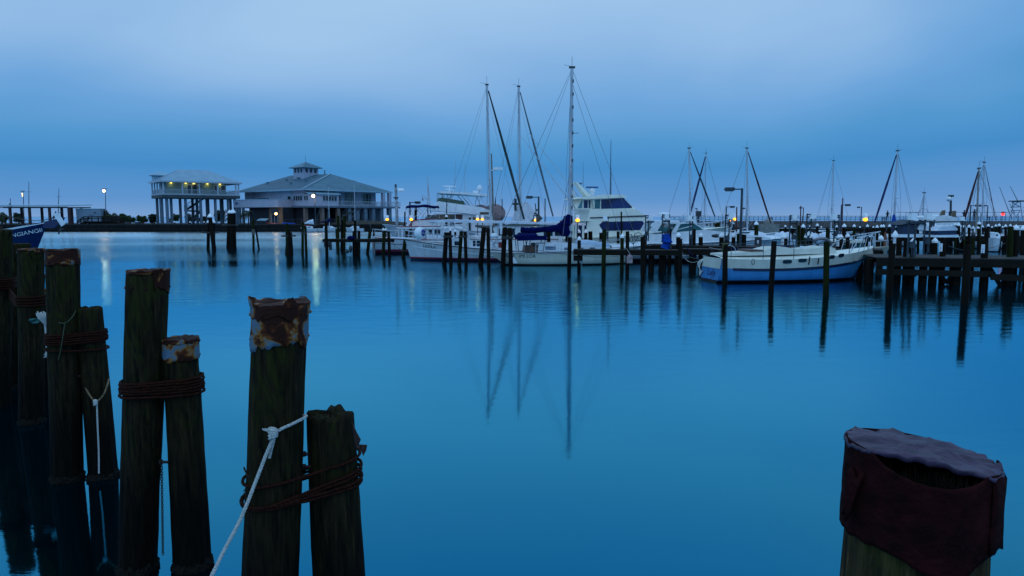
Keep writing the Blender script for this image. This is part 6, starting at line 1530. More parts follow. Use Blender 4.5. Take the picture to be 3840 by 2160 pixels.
# curved canvas dodger arch seen behind the ketch
p = at(3085, 905, 38.5); o = thing('canvas_arch', 'curved grey canvas roll arching behind the pale blue sailboat', 'canvas roll', (p.x, 38.5, 0)); m = MB()
pts = [at(x, y, 38.5) - o.location for x, y in ((3052, 902), (3070, 896), (3092, 896), (3108, 903), (3119, 915))]; m.tube(rope_path(pts, 5), .085, 9, wob=.03); m.build('canvas_roll', mat('grey_canvas_roll', (.22, .22, .24), (.14, .14, .16), 9, .9, .8), o)
m = MB(); m.bar(at(3056, 905, 38.5) - o.location, at(3072, 935, 38.5) - o.location, .03); m.bar(at(3118, 915, 38.5) - o.location, at(3120, 940, 38.5) - o.location, .03); m.bar(at(3072, 934, 38.5) - o.location, at(3120, 940, 38.5) - o.location, .05); m.build('support', STEEL, o)
# small cabin boat behind the dock end
L = 6.5; Y = 39.5; H = Hull(L, 2.3, 1.35, 1.1, .9, draft=.4, transom=.85, rake=1.2); loc = place(3345, Y, R(-6), L / 2); bt = thing('cabin_boat', 'small cream cabin boat with dark red bottom tied behind the dock end', 'boat', loc, R(-6)); X = lambda px: at(px, 920, Y - 1).x - loc.x
Z = lambda py: at(1920, py, Y - 1).z
H.mesh().build('hull', paint_bands('red_cabin_boat_paint', [(-1, (.05, .008, .008)), (.3, (.12, .015, .015)), (.7, (.40, .36, .28))]), bt); H.deck().build('deck', mat('tan_deck', (.30, .27, .2), None, 2), bt)
q = lambda px, py: (X(px), Z(py)); m = MB(); m.prism([q(3166, 938), q(3170, 908), q(3282, 910), q(3300, 936)], -.85, .85); cb = m.build('cabin', DARKM, bt); side_windows(cb, [[q(3172, 932), q(3174, 912), q(3205, 912), q(3205, 932)], [q(3214, 932), q(3218, 912), q(3250, 912), q(3252, 932)], [q(3272, 932), q(3270, 912), q(3280, 912), q(3292, 932)]], .85, TEAL)
m = MB(); m.prism([q(3156, 908), q(3160, 902), q(3190, 899), q(3276, 902), q(3292, 908), q(3200, 912)], -1.0, 1.0); m.build('roof', CREAM, bt); railing(H, .55, .98, .35, bt, .016, 5, mid=False)

# ---- small sailboats moored at the far bulkhead
def small_boat(px0, px1, Y, label, mast=None, hull=None, cover=None, name='sailboat', cabin=True, sheer=.75, flip=False, cab=None):
    x0 = at(px0, 860, Y).x; x1 = at(px1, 860, Y).x; L = x1 - x0; H = Hull(L, max(1.2, min(2.6, L * .33)), sheer * 1.3, sheer, sheer, draft=.3, transom=.7, rake=L * .1, flare=.8, n=16)
    bt = thing(name, label, 'boat' if name != 'sailboat' else 'sailboat', ((x0 + x1) / 2, Y, 0), math.pi if flip else 0); H.mesh().build('hull', hull or WH, bt); H.deck().build('deck', WHITE, bt)
    if cabin: m = MB(); m.prism([(-L * .25, sheer), (-L * .22, sheer + .4), (L * .1, sheer + .45), (L * .3, sheer + .05)], -H.B * .25, H.B * .25); cb = m.build('cabin', cab or WHITE, bt); side_windows(cb, [rect(-L * .15, L * .05, sheer + .15, sheer + .3)], H.B * .25, DGLASS)
    return bt, H, L
def simple_mast(bt, x, z0, top, lean=0.0, r=.06, spread=.45, stay=None, furl=None, back=None, B=2.4, furl_r=.06, wire=.012):
    rig(bt, x, z0, top - z0, stay or (x + 3, z0), back or (x - 3, z0), B, r, (spread,), furl and .95, furl, rake=lean, wire=wire, extras=False, furl_r=furl_r)
bt, H, L = small_boat(1128, 1188, 134, 'little white sailboat with sail heaped on its boom below the dazzling lamp', flip=True)
m = MB(); lumpy(m, [(-L * .3, 0, 2.0), (-L * .0, 0, 1.9), (L * .25, 0, 1.7)], [.5, .3, .08], 3, sq=.4); m.build('heaped_sail', WSAIL, bt); m = MB(); m.bar((L * .45, 0, 1.35), (-L * .1, 0, 1.3), .08); m.build('boom', REDP, bt)
bt, H, L = small_boat(1192, 1275, 135, 'white hulled sloop with low cabin right of the dazzling lamp'); simple_mast(bt, .1, 1, at(1247, 700, 135).z, 0, .07); m = MB(); lumpy(m, [(-1.6, 0, 1.9), (0, 0, 2.2), (.3, 0, 2.9)], [.1, .3, .1], 5); m.build('sail_cover', NAVY, bt)
bt, H, L = small_boat(1296, 1364, 135, 'white sloop farthest right along the clubhouse quay', flip=True); simple_mast(bt, -.1, 1, at(1320, 682, 135).z, .0, .07)
for px, y0, dx, wd in ((1345, 765, -10, 'leaning left'), (1390, 765, 4, 'standing between the two right hand columns'), (1435, 762, 0, 'at the balcony corner')):
    p = at(px, 850, 137); o = thing('mast', 'thin bare mast before the clubhouse, ' + wd, 'mast', (p.x, 137, 0), 0, 'bare masts of laid up boats before the clubhouse'); m = MB(); m.bar((0, 0, .5), Vector((at(px - dx, y0, 137).x - p.x, 0, at(px, y0, 137).z)), .05, .03, 5); m.build('pole', STEEL, o)

# ================================================================ DOCKS
def dock(name, label, A, B, w, z=1.2, beam_h=.28, plank=.15, gap=.012, name_='timber_dock', cat='dock', low=None):
    """walkway along its near edge A -> B (x, y), width w away from the camera"""
    A = Vector((A[0], A[1], 0)); B = Vector((B[0], B[1], 0)); d = B - A; L = d.length; ang = math.atan2(d.y, d.x)
    o = thing(name_, label, cat, A, ang); m = MB(); n = int(L / plank); rnd = random.Random(int(L * 10))
    for i in range(n): m.box(((i + .5) * L / n, w / 2 + rnd.uniform(-.015, .015), z - .022 + rnd.uniform(-.004, .004)), (L / n - gap, w, .045))
    m.build('deck_planks', DECKW, o)
    for y in (.05, w - .05):
        m = MB(); m.box((L / 2, y, z - .05 - beam_h / 2), (L, .09, beam_h)); m.build('edge_beam', BEAM, o)
    return o, L, ang
def support(o, xs, ys, z, r=.17, names='support_pile', mat_=None, low=-1):
    for i, x in enumerate(xs):
        for y in ys:
            m = MB(); m.bar((x, y, -1), (x + .02, y, z), r, r * .93, 10); m.build(names, mat_ or TIMB, o)
def xy(px, Y): p = at(px, 900, Y); return (p.x, Y)

# finger beam at the left among the dolphins
o, L, _a = dock('', 'narrow timber finger beam running from the leftmost dock pile to the orange transom', xy(1209, 55), xy(1475, 55), .5, 1.27, .22)
m = MB(); m.box((.35, .25, .85), (.5, .5, .5)); m.box((.6, .1, .6), (.2, .2, .4)); m.build('tyre_bumper', DARKM, o)
# finger pier in front of the cream sailboat
o, L, _a = dock('', 'finger pier with green tinged edge beam in front of the cream sailboat', xy(2150, 38.4), xy(2545, 37.6), .8, 1.22, .26); support(o, [4.2, 4.75], [.4], 1.15)
m = MB(); m.box((.25, .3, .72), (.5, .16, .3)); m.build('end_block', BEAM, o)
# main walkway behind, from the yacht to beyond the pale blue sailboat
A_ = xy(2405, 44.2); B_ = xy(3300, 37.2)
o, L, _a = dock('', 'long main walkway behind the pale blue sailboat carrying meters and capped piles', A_, B_, 1.9, 1.25, .28)
support(o, [L * k / 6 for k in range(7)], [.3], 1.2)
# short finger pier linking both, lower level
o, L, _a = dock('', 'short finger pier stepping from the blue tarp to the main walkway', xy(2560, 39.6), xy(2720, 39.0), .9, 1.2, .30); support(o, [.6, 1.6], [.4], 1.1)
# right hand dock
A_ = xy(3292, 31.2); B_ = xy(4020, 29.6)
o, L, ang_r = dock('', 'heavy right hand dock with double beams and cross braces over dark water', A_, B_, 3.0, 1.2, .34, .16)
rdock = o
m = MB(); m.beam((0, -.02, .56), (L * .62, -.02, .52), .10, .26); m.beam((L * .60, -.14, .42), (L, -.14, .34), .10, .26); m.build('lower_beam', BEAM, o)
xs_r = [at(px, 1000, 30.5).x for px in (3306, 3376, 3400, 3490, 3530, 3606, 3655, 3700, 3790, 3845)]
for i, xw in enumerate(xs_r):
    x = (xw - A_[0]); y = .35 if i % 2 else .55
    m = MB(); m.bar((x, y, -1), (x + .02, y, 1.12), .19, .16, 10); m.build('support_pile', TIMB, o)
    if i % 3 == 0: m = MB(); m.bar((x + .1, 2.6, -1), (x + .1, 2.6, 1.12), .16, .14, 10); m.build('support_pile', TIMB, o)
def rx(px): return at(px, 1000, 30.4).x - A_[0]
for (a1, b1) in (((3540, .95), (3582, .05)), ((3582, .05), (3630, .85)), ((3722, .9), (3770, -.02)), ((3765, .35), (3800, .95)), ((3430, .95), (3475, .35))):
    m = MB(); m.beam((rx(a1[0]), .5, a1[1]), (rx(b1[0]), .5, b1[1]), .10, .16); m.build('cross_brace', BEAM, o)
# docks beyond
o, L, _a = dock('', 'dark green beamed dock crossing behind the right hand piles', xy(3355, 64), xy(3990, 62), 1.5, 1.25, .42, .3); support(o, [L * k / 9 for k in range(10)], [.3, 1.2], 1.1)
o, L, _a = dock('', 'distant snowy pale finger pier left of the pale lamp cluster', xy(2782, 104), xy(3172, 98), 1.0, 1.35, .15, .5)
for ch in o.children:
    if ch.name.startswith('deck'): ch.data.materials[0] = WSAIL
support(o, [L * k / 6 for k in range(7)], [.3], 1.3, .14)
o, L, _a = dock('', 'farthest dock in shadow below the concrete pier', xy(2700, 118), xy(3990, 112), 1.2, 1.1, .5, .6); support(o, [L * k / 20 for k in range(21)], [.3], 1.0, .16)
for px0, px1, Y0, Y1, lab in ((2990, 3100, 86, 84, 'finger pier with frosted deck behind the dark cluster with a rope'), (3110, 3220, 74, 73, 'low finger pier beyond the main walkway, right of the frosted one')):
    o, L, _a = dock('', lab, xy(px0, Y0), xy(px1, Y1), .8, 1.2, .2, .4); support(o, [.3, L / 2, L - .3], [.3], 1.1, .14)

# ================================================================ PILES among the docks
CLY = [None]
def pile(px, py, wpx, Y=None, foot=None, cap=None, label='', group=None, m_=None, px_foot=None, hat=None, nm='dock_pile'):
    """px,py = middle of the flat top; foot = (px,py) of the waterline or Y given"""
    if foot is not None:
        w0 = wat(foot[0], foot[1]); Y = w0.y; xf = w0.x
        if CLY[0]: Y = CLY[0] + max(-1.2, min(1.2, (Y - CLY[0]) * .25)); xf = at(foot[0], foot[1], Y).x
    else: xf = at(px_foot or px, 950, Y).x
    T = at(px, py, Y); r = pxm(wpx / 2, Y); rnd = random.Random(int(px * 3 + py))
    root = thing(nm, label, 'pile', (xf, Y, 0), 0, group); d = Vector((T.x - xf, 0, T.z)); n = 12 if Y < 60 else 8; H_ = 10 if Y < 60 else 3
    rings = []
    for i in range(H_ + 1):
        s = i / H_; z = -1 + (T.z + 1) * s; c = Vector((d.x * z / d.z, 0, z)); rr = r * (1.06 - .08 * s)
        rings.append([c + Vector((rr * math.cos(2 * math.pi * k / n), rr * math.sin(2 * math.pi * k / n), 0)) * (1 + .07 * noise.noise(Vector((k * 1.7, i * .8, px * .1)))) + (Vector((0, 0, rnd.uniform(-.03, .03))) if i == H_ and not cap else Vector((0, 0, 0))) for k in range(n)])
    m = MB(); m.loft(rings, True, True, True, True); m.build('post', m_ or TIMB, root)
    if cap:
        hh = min(cap, r * 1.35)
        m = MB(); m.lathe([(r * 1.14, -.07), (r * 1.16, .02), (r * 1.13, .03), (r * .55, .03 + hh * .55), (r * .03, .03 + hh)], d, 12 if Y < 60 else 8, False); m.build('cap', CAPW, root)
    return root, r, T
def lash(ps, z, label, r=.02):
    """a band round a cluster of piles"""
    xs = [p[0].location.x for p in ps]; ys = [p[0].location.y for p in ps]; rr = ps[0][1] * 1.1
    cx, cy = sum(xs) / len(xs), sum(ys) / len(ys); tx = [p[0].location.x + (p[2].x - p[0].location.x) * z / p[2].z for p in ps]
    x0, x1 = min(tx) - rr, max(tx) + rr; o = thing('pile_band', label, 'cable', ((x0 + x1) / 2, cy, z)); hw = (x1 - x0) / 2; hd_ = (max(ys) - min(ys)) / 2 + rr * 1.15; m = MB()
    for q in range(3): m.tube([Vector((hw * math.copysign(abs(math.cos(t)) ** .6, math.cos(t)), hd_ * math.copysign(abs(math.sin(t)) ** .6, math.sin(t)), (q - 1) * r * 2)) for t in [2 * math.pi * k / 24 for k in range(24)]], r, 5, True)
    m.build('band', DARKM, o); return o
# dolphins in open water
G = 'piles of the dolphins standing in open water'
CLY[0] = 61.5
c1 = [pile(787, 812, 16, foot=(804, 941), cap=.42, label='tallest white capped pile of the leftmost open water cluster', group=G), pile(782, 833, 12, foot=(780, 930), cap=.3, label='leaning rear pile of the leftmost open water cluster', group=G), pile(800, 833, 14, foot=(800, 934), cap=.42, label='shorter right hand capped pile of the leftmost open water cluster', group=G)]
lash(c1, 1.6, 'cable band round the leftmost open water pile cluster')
CLY[0] = 66.5
c2 = [pile(861, 797, 14, foot=(855, 924), cap=.38, label='left leaning leg of the tall three capped cluster', group=G), pile(869, 797, 14, foot=(868, 932), cap=.38, label='middle pile of the tall three capped cluster', group=G), pile(876, 796, 14, foot=(880, 929), cap=.42, label='right pile of the tall three capped cluster', group=G)]
lash(c2, 2.2, 'cable band high on the tall three capped cluster')
CLY[0] = 64.0
c3 = [pile(949, 822, 9, foot=(951, 934), label='upright mossy pile of the leaning pair left of centre', group=G, m_=TIMG), pile(959, 855, 7, foot=(971, 931), label='thin slanting pile leaning on the mossy upright one', group=G)]
m_ = thing('hessian_patch', 'pale bleached patch of matting nailed on the mossy upright pile', 'patch', at(950, 870, c3[0][0].location.y - .2)); m = MB(); m.box((0, 0, 0), (.26, .05, .5)); m.build('matting', mat('bleached_matting', (.09, .085, .07), None, 8), m_)
CLY[0] = 54.5
c4 = [pile(1075, 838, 11, foot=(1079, 960), label='mossy taller pile of the stout dark clump', group=G, m_=TIMG), pile(1084, 862, 12, foot=(1087, 961), label='stubby broken pile of the stout dark clump', group=G), pile(1080, 884, 12, foot=(1074, 942), label='rotted lower stump on the left of the stout dark clump', group=G), pile(1090, 872, 10, foot=(1095, 941), label='right sloping pile of the stout dark clump', group=G)]
lash(c4, 1.5, 'cable wound round the stout dark clump')
CLY[0] = 55.0
c5 = [pile(1135, 834, 10, foot=(1135, 959), label='taller mossy pile of the upright pair by the lamp reflection', group=G, m_=TIMG), pile(1145, 849, 10, foot=(1149, 957), label='shorter mossy pile of the upright pair by the lamp reflection', group=G, m_=TIMG)]
lash(c5, 1.75, 'cable band on the upright pair by the lamp reflection')
CLY[0] = None
# piles of the left finger
G = 'piles along the left finger beam'
for a1 in [(1222, 830, 12, 1226, 958, TIMB, 'dark pile at the outer end of the left finger beam'), (1268, 810, 10, 1268, 940, TIMG, 'tall mossy pile, left of the trio on the finger beam'), (1283, 825, 9, 1280, 938, TIMB, 'darker middle pile of the trio on the finger beam'), (1292, 810, 11, 1290, 938, TIMG, 'tall mossy pile, right of the trio on the finger beam'),
           (1264, 858, 14, 1267, 932, TIMG, 'stump lashed to the left foot of the mossy trio'), (1331, 827, 11, 1335, 956, TIMB, 'tall brown pile in the middle of the finger beam'), (1346, 866, 12, 1345, 956, TIMB, 'shorter pile touching the tall brown one'), (1326, 863, 9, 1326, 955, TIMB, 'white capped short pile left of the tall brown one'),
           (1388, 864, 12, 1378, 953, TIMG, 'green leaning pile left of the orange transom'), (1402, 868, 10, 1402, 930, TIMB, 'dark pile behind the orange transom'), (1441, 867, 13, 1437, 958, TIMG, 'green pile over the right edge of the orange transom'), (1457, 868, 11, 1461, 960, TIMB, 'black pile just right of the orange transom')]:
    pile(a1[0], a1[1], a1[2], foot=(a1[3], a1[4]), label=a1[6], m_=a1[5], group=G, cap=.25 if 'white capped' in a1[6] else None)
# snowbird cones on the distant posts by the workboat
for px, lab in ((1437, 'left of two little white cones above the orange transom'), (1446, 'right of two little white cones above the orange transom')):
    pile(px, 862, 9, Y=63, cap=.35, label=lab, group='capped piles behind the orange transom')
hg = thing('hanging_gear', 'dark bundle of old fenders hanging from the finger beam', 'bundle', at(1310, 897, 54.6)); m = MB(); m.bar((0, 0, 0), (.05, 0, -.5), .015); m.bar((-.2, 0, 0), (-.2, 0, -.55), .015); m.ball((.08, 0, -.75), .17, 8, 6, (.8, .8, 1.7)); m.ball((-.2, 0, -.95), .14, 8, 6, (1.2, .8, 1)); m.bar((.1, 0, -.9), (.1, 0, -1.25), .02); m.build('fender', DARKM, hg)
m = MB(); m.ball((.12, 0, .1), .24, 10, 6, (1.3, 1, .7)); m.build('tarp_lump', NAVY, hg)
# middle piles before the trawler and sailboat
G = 'mooring piles before the white boats'
MP = [(1524, 866, 15, 1512, 966, TIMG, 'green leaning pile at the flat roofed trawler bow'), (1601, 862, 15, 1601, 925, TIMG, 'mossy pile behind the trawler bow rail, left'), (1614, 862, 12, 1612, 925, TIMB, 'dark pile behind the trawler bow rail, right'),
      (1674, 872, 17, 1666, 990, TIMB, 'leaning pile of the first crossed pair on the trawler'), (1687, 872, 13, 1691, 992, TIMB, 'slimmer pile of the first crossed pair on the trawler'), (1730, 868, 14, 1722, 990, TIMG, 'mossy leaning pile of the second pair on the trawler'), (1744, 870, 13, 1748, 992, TIMB, 'split topped dark pile of the second pair on the trawler'),
      (1815, 853, 18, 1802, 992, TIMB, 'thick leaning pile left of the cream sailboat stern'), (1830, 856, 14, 1833, 998, TIMB, 'pile right behind the cream sailboat stern'), (1893, 853, 18, 1886, 996, TIMB, 'left pile of the lashed pair over the lettering'), (1912, 855, 16, 1916, 998, TIMB, 'right pile of the lashed pair over the lettering')]
res = {}
for a1 in MP: res[a1[6]] = pile(a1[0], a1[1], a1[2], foot=(a1[3], a1[4]), label=a1[6], m_=a1[5], group=G)
lash([res[MP[3][6]], res[MP[4][6]]], 1.75, 'cable tying the first crossed pair on the trawler'); lash([res[MP[5][6]], res[MP[6][6]]], 1.75, 'cable tying the second pair on the trawler'); lash([res[MP[9][6]], res[MP[10][6]]], 1.72, 'cable tying the pair over the lettering', .03)
# piles round the finger piers
G = 'single piles of the middle finger piers'
pile(2137, 889, 15, foot=(2134, 1012), label='dark pile at the outer end of the finger pier below the tallest mast', group=G)
k1 = pile(2172, 896, 13, foot=(2171, 1013), cap=.3, label='white capped pile with a plastic bottle fender tied to it', group=G)
pile(2266, 862, 16, foot=(2263, 1026), label='tall moss green pile standing before the cream yacht', group=G, m_=TIMG)
pile(2333, 887, 14, Y=38.4, cap=.32, label='greenish capped pile left of the rope hung pile', group=G, m_=TIMG)
pile(2353, 868, 14, foot=(2352, 1030), label='brown pile with hanging jug fender', group=G)
pile(2410, 889, 17, foot=(2411, 1044), label='black square topped pile right of the bicycle', group=G)
pile(2552, 896, 14, foot=(2550, 1044), label='pile at the inner end of the finger pier beside the blue tarp', group=G)
pile(2544, 884, 17, Y=38.8, cap=.3, label='thick white capped pile doubled with the inner end pile', group=G)
G = 'bare piles standing before the pale blue sailboat'
pile(2720, 912, 20, foot=(2718, 1068), label='bare pile with a rope round its head over the sailboat stern', group=G)
pile(2903, 905, 20, foot=(2891, 1092), label='slightly leaning bare pile crossing the middle of the pale blue sailboat', group=G)
pile(3100, 907, 21, foot=(3097, 1112), label='mossy headed bare pile crossing the pale blue sailboat bow', group=G, m_=TIMG)
G = 'bare piles standing before the right hand dock'
pile(3347, 915, 23, foot=(3333, 1115), label='tall bare pile left in front of the heavy right hand dock', group=G)
pile(3629, 919, 26, foot=(3617, 1142), label='tall bare pile right in front of the heavy right hand dock', group=G)
# on the main walkway
G = 'piles along the main walkway'
def Yw(px): return 44.4 - (px - 2405) / 895 * 7.0
for px, py, w_, cp, mt, lab in [(2419, 876, 14, .3, TIMB, 'capped pile beside the bicycle'), (2494, 884, 14, .3, TIMB, 'capped pile behind the blue tarp'), (2511, 859, 15, None, TIMB, 'taller bare pile right behind the blue tarp'), (2592, 882, 15, None, TIMB, 'bare pile beside the grey meter box'), (2602, 859, 15, None, TIMB, 'taller bare pile by the teal windscreen'),
    (2628, 884, 16, .32, TIMB, 'lone capped pile below the teal windscreen'), (2706, 885, 18, .34, TIMB, 'thick capped pile left of the double frame'), (2726, 885, 16, None, TIMB, 'bare pile inside the double frame'), (2751, 885, 15, .3, TIMB, 'capped pile right of the double frame'), (2769, 872, 13, .3, TIMG, 'slim taller capped pile near the street lamp foot'), (2790, 880, 17, None, TIMB, 'thick bare pile at the street lamp foot'),
    (2942, 889, 22, .38, TIMB, 'broad capped pile with a number plate behind the sailboat'), (3033, 887, 28, .4, TIMB, 'broadest capped pile behind the sailboat cabin'), (3145, 890, 16, .36, TIMB, 'left of the twin capped piles by the canvas arch'), (3153, 890, 16, .36, TIMB, 'right of the twin capped piles by the canvas arch'), (3258, 890, 26, None, TIMB, 'broad bare pile with a number plate at the sailboat pulpit'), (3179, 885, 14, .34, TIMB, 'grey capped pile above the small cream cabin')]:
    pile(px, py, w_, Y=Yw(px) + .2, cap=cp, label=lab, group=G, m_=mt)
def num_plate(px, py, Y, s, lab, h=.36, w_=.14):
    p = at(px, py, Y); o = thing('number_plate', lab, 'sign', p); m = MB(); m.box((0, 0, 0), (w_, .02, h)); m.build('plate', WHITE, o)
    for i, ch in enumerate(s): lettering(ch, .13, REDP, o, lambda u, v, i=i: (-.045 + u, -.013, h / 2 - .12 * (i + 1) + v), 'digit')
num_plate(2935, 908, Yw(2935) - .25, '104', 'small white vertical number plate on the broad capped pile'); num_plate(3261, 920, Yw(3261) - .32, '102', 'white vertical number plate on the pile at the sailboat pulpit'); num_plate(3142, 912, Yw(3142) - .2, '103', 'narrow white number plate on the twin capped piles'); num_plate(2842, 908, Yw(2842) - .3, '105', 'white number plate on the hanging black box', .22, .09)
num_plate(3528, 928, 31.3, '101', 'white number plate on the right dock pile nearest the middle'); num_plate(3686, 933, 29.5, '100', 'white number plate on the dock pile at the far right')
o = thing('meter_box', 'black box on a post behind the express cruiser', 'box', at(2843, 905, Yw(2843))); m = MB(); m.box((0, 0, 0), (.32, .3, .5)); m.build('box', DARKM, o); m = MB(); m.bar((.1, 0, -.2), (.1, 0, -.75), .05); m.build('post', TIMB, o)
# piles on the right hand dock
G = 'piles standing through the right hand dock'
for px, py, w_, Y, cp, mt, lab in [(3372, 893, 20, 32.6, None, TIMB, 'dark bare pile next to the white hooded post'), (3399, 893, 18, 31.5, None, TIMB, 'brown pile left of the near meter frame'), (3424, 907, 19, 31.3, .40, TIMB, 'large white coned pile inside the near meter frame'), (3506, 905, 19, 34.0, .38, TIMB, 'large white coned pile right of the near meter frame'), (3537, 895, 20, 31.9, None, TIMB, 'bare pile with number plate in the middle of the right dock'),
    (3694, 899, 23, 30.6, None, TIMB, 'bare pile with number plate at the far right'), (3648, 894, 16, 33.5, None, TIMG, 'black bird shaped topped slim pile right of the tall bare one'), (3790, 852, 20, 31.5, None, TIMG, 'thick mossy green pile near the right edge'), (3810, 856, 18, 31.8, .38, TIMB, 'capped pile doubled with the mossy green one'), (3700, 856, 15, 33.4, None, TIMB, 'dark pile rising behind the far right plate'), (3836, 858, 16, 40, .3, TIMB, 'capped pile cut by the right edge'), (3304, 894, 16, 40, .34, TIMB, 'low capped pile left of the white hooded post')]:
    pile(px, py, w_, Y=Y, cap=cp, label=lab, group=G, m_=mt)
o = thing('hooded_post', 'white hooded post standing at the left end of the right hand dock', 'post', xy(3356, 36) + (0,)); m = MB(); zz = at(3356, 888, 36).z; m.bar((0, 0, 1.1), (0, 0, zz), .085, n=10); m.build('post', WHITE, o); m = MB(); m.lathe([(.16, 0), (.16, .10), (.08, .25), (.02, .34)], (0, 0, zz - .02), 10); m.build('hood', CAPW, o)
o = thing('rusty_post', 'orange rusted ragged post behind the tall bare pile', 'post', xy(3320, 42) + (0,)); m = MB(); m.tube([(0, 0, .9), (.02, 0, 1.5), (-.02, 0, 2.0), (0, 0, at(1, 870, 42).z)], [.07, .1, .06, .06], 7, wob=.2); m.build('post', mat('orange_rust', (.28, .09, .04), (.15, .05, .02), 9, .9), o)
# middle distance
G = 'capped piles in the middle distance right of the cruiser'
for px, py, w_, Y, cp, mt, lab in [(2836, 840, 15, 58, .6, TIMG, 'stout mossy capped pile beyond the cruiser bow'), (2686, 838, 12, 60, None, TIMG, 'left of the mossy pair above the cruiser deck'), (2695, 836, 10, 60, None, TIMG, 'right of the mossy pair above the cruiser deck'), (2751, 838, 8, 95, .6, TIMB, 'little capped pile before the dark red hull, left'), (2803, 836, 8, 95, .6, TIMB, 'little capped pile before the dark red hull, right'),
    (2996, 846, 12, 56, None, TIMG, 'left pile of the cluster with a pale rope round it'), (3012, 850, 14, 56, .5, TIMG, 'tilted capped pile of the cluster with a pale rope round it'), (3065, 845, 10, 62, .55, TIMB, 'slim dark capped pile right of the roped cluster'), (3105, 856, 15, 50, None, TIMG, 'mossy leaning bare pile behind the canvas arch'), (3166, 848, 13, 56, .62, TIMB, 'stout capped pile above the canvas arch'),
    (2876, 849, 8, 96, .6, TIMB, 'little capped pile right of the stout mossy one'), (2945, 849, 8, 96, .6, TIMB, 'little capped pile by the frosted pier'), (2852, 849, 6, 100, .5, TIMB, 'tiny capped pile between the stout mossy one and its right neighbour'), (3038, 849, 7, 96, .55, TIMB, 'tiny capped pile left of the slim dark one'), (3138, 850, 9, 80, .5, TIMB, 'small capped pile left of the stout capped one'), (2863, 838, 6, 90, None, TIMG, 'thin moss green pile near the frosted pier')]:
    pile(px, py, w_, Y=Y, cap=cp, label=lab, group=G, m_=mt, px_foot=px - (3 if px == 3105 else 0))
# far rows of capped piles
G = 'capped piles in rows behind the right hand docks'
rows_ = [(3203, 848, 10), (3253, 848, 9), (3289, 851, 10), (3305, 849, 9), (3313, 849, 10), (3336, 848, 10), (3362, 850, 9), (3373, 851, 11), (3419, 846, 10), (3442, 849, 9), (3483, 848, 10), (3496, 850, 9), (3506, 848, 12), (3552, 850, 9), (3567, 850, 10), (3582, 842, 9), (3594, 844, 12), (3603, 850, 8), (3616, 850, 9), (3634, 850, 10), (3669, 854, 10), (3672, 838, 11), (3685, 850, 7), (3706, 846, 9), (3734, 847, 8), (3747, 845, 9), (3771, 848, 9), (3789, 846, 8), (3817, 857, 11)]
for i, (px, py, w_) in enumerate(rows_):
    pile(px, py, w_, Y=62 if w_ >= 9 else 74, cap=.42, label=(ORD[i] + ' small white capped pile from the left in the rows beyond the right hand docks') if i else 'small white capped pile farthest left in the rows beyond the right hand docks', group=G, m_=TIMB if i % 3 else TIMG)
G = 'tiny capped piles before the concrete pier'
for i, (px, Y) in enumerate([(2905, 108), (2968, 110), (3080, 108), (3225, 104), (3275, 106), (3400, 104), (3458, 104), (3535, 102), (3760, 100), (3720, 100), (3650, 104)]):
    pile(px, 852, 6, Y=Y, cap=.5, label=ORD[i] + ' tiny white capped pile from the left at the foot of the concrete pier' if i else 'tiny white capped pile farthest left at the foot of the concrete pier', group=G)
# capped piles between sailboats and the yacht
G = 'capped piles between the white boats and the cream yacht'
for px, py, w_, Y, lab in [(2104, 871, 10, 48.5, 'capped pile seen under the sail cover'), (2170, 869, 13, 47.5, 'left capped pile before the cream yacht door'), (2197, 869, 13, 47.5, 'right capped pile before the cream yacht door'), (2253, 869, 12, 47.5, 'capped pile left behind the moss green one'), (1674, 811, 9, 62, 'slim capped pile above the trawler roof, left'), (1762, 812, 7, 64, 'slim capped pile above the trawler roof, middle'), (1859, 812, 7, 66, 'slim capped pile above the trawler roof, right'), (1559, 784, 10, 60, 'dark capped pile rising under the navy bimini'), (1689, 862, 8, 56, 'small cap showing between the crossed pair'), (1707, 866, 8, 56, 'small cap right of the crossed pair'), (1944, 861, 8, 52, 'small cap left under the sail cover'), (1952, 861, 8, 52, 'small cap right under the sail cover')]:
    pile(px, py, w_, Y=Y, cap=.3, label=lab, group=G)
for px, py, w_, Y, lab in [(2058, 872, 13, 47, 'bare brown pile under the sail cover'), (2127, 862, 14, 50, 'bare brown pile behind the mast'), (2214, 869, 16, 48, 'dark bare pile before the cream yacht saloon'), (2318, 868, 11, 47.5, 'bare pile below the yacht side windows'), (2330, 795, 6, 47.5, 'tall thin brown pipe before the yacht saloon'), (1518, 795, 5, 60, 'thin dark pipe post left of the navy bimini')]:
    pile(px, py, w_, Y=Y, label=lab, group='bare piles between the white boats and the cream yacht')
# tall thin red pipes
for px, y0, Y, lab in ((2763, 776, 52, 'thin red pipe pole behind the double frame'), (3003, 772, 58, 'thin red pipe pole on the roped cluster'), (3160, 743, 60, 'tallest thin red pipe pole right of the canvas arch'), (1675, 741, 62, 'thin dark pole over the trawler roof'), (1858, 741, 66, 'thin dark pole left of the middle mast foot'), (1883, 746, 66, 'second thin dark pole left of the middle mast'), (2044, 744, 60, 'thin dark pole right of the street lamp by the middle mast')):
    p = at(px, 850, Y); o = thing('pole', lab, 'pole', (p.x, Y, 0)); m = MB(); m.bar((0, 0, .5), (at(px, y0, Y).x - p.x, 0, at(px, y0, Y).z), .05, .045, 6); m.build('shaft', PIPE if px > 2500 else DARKM, o)

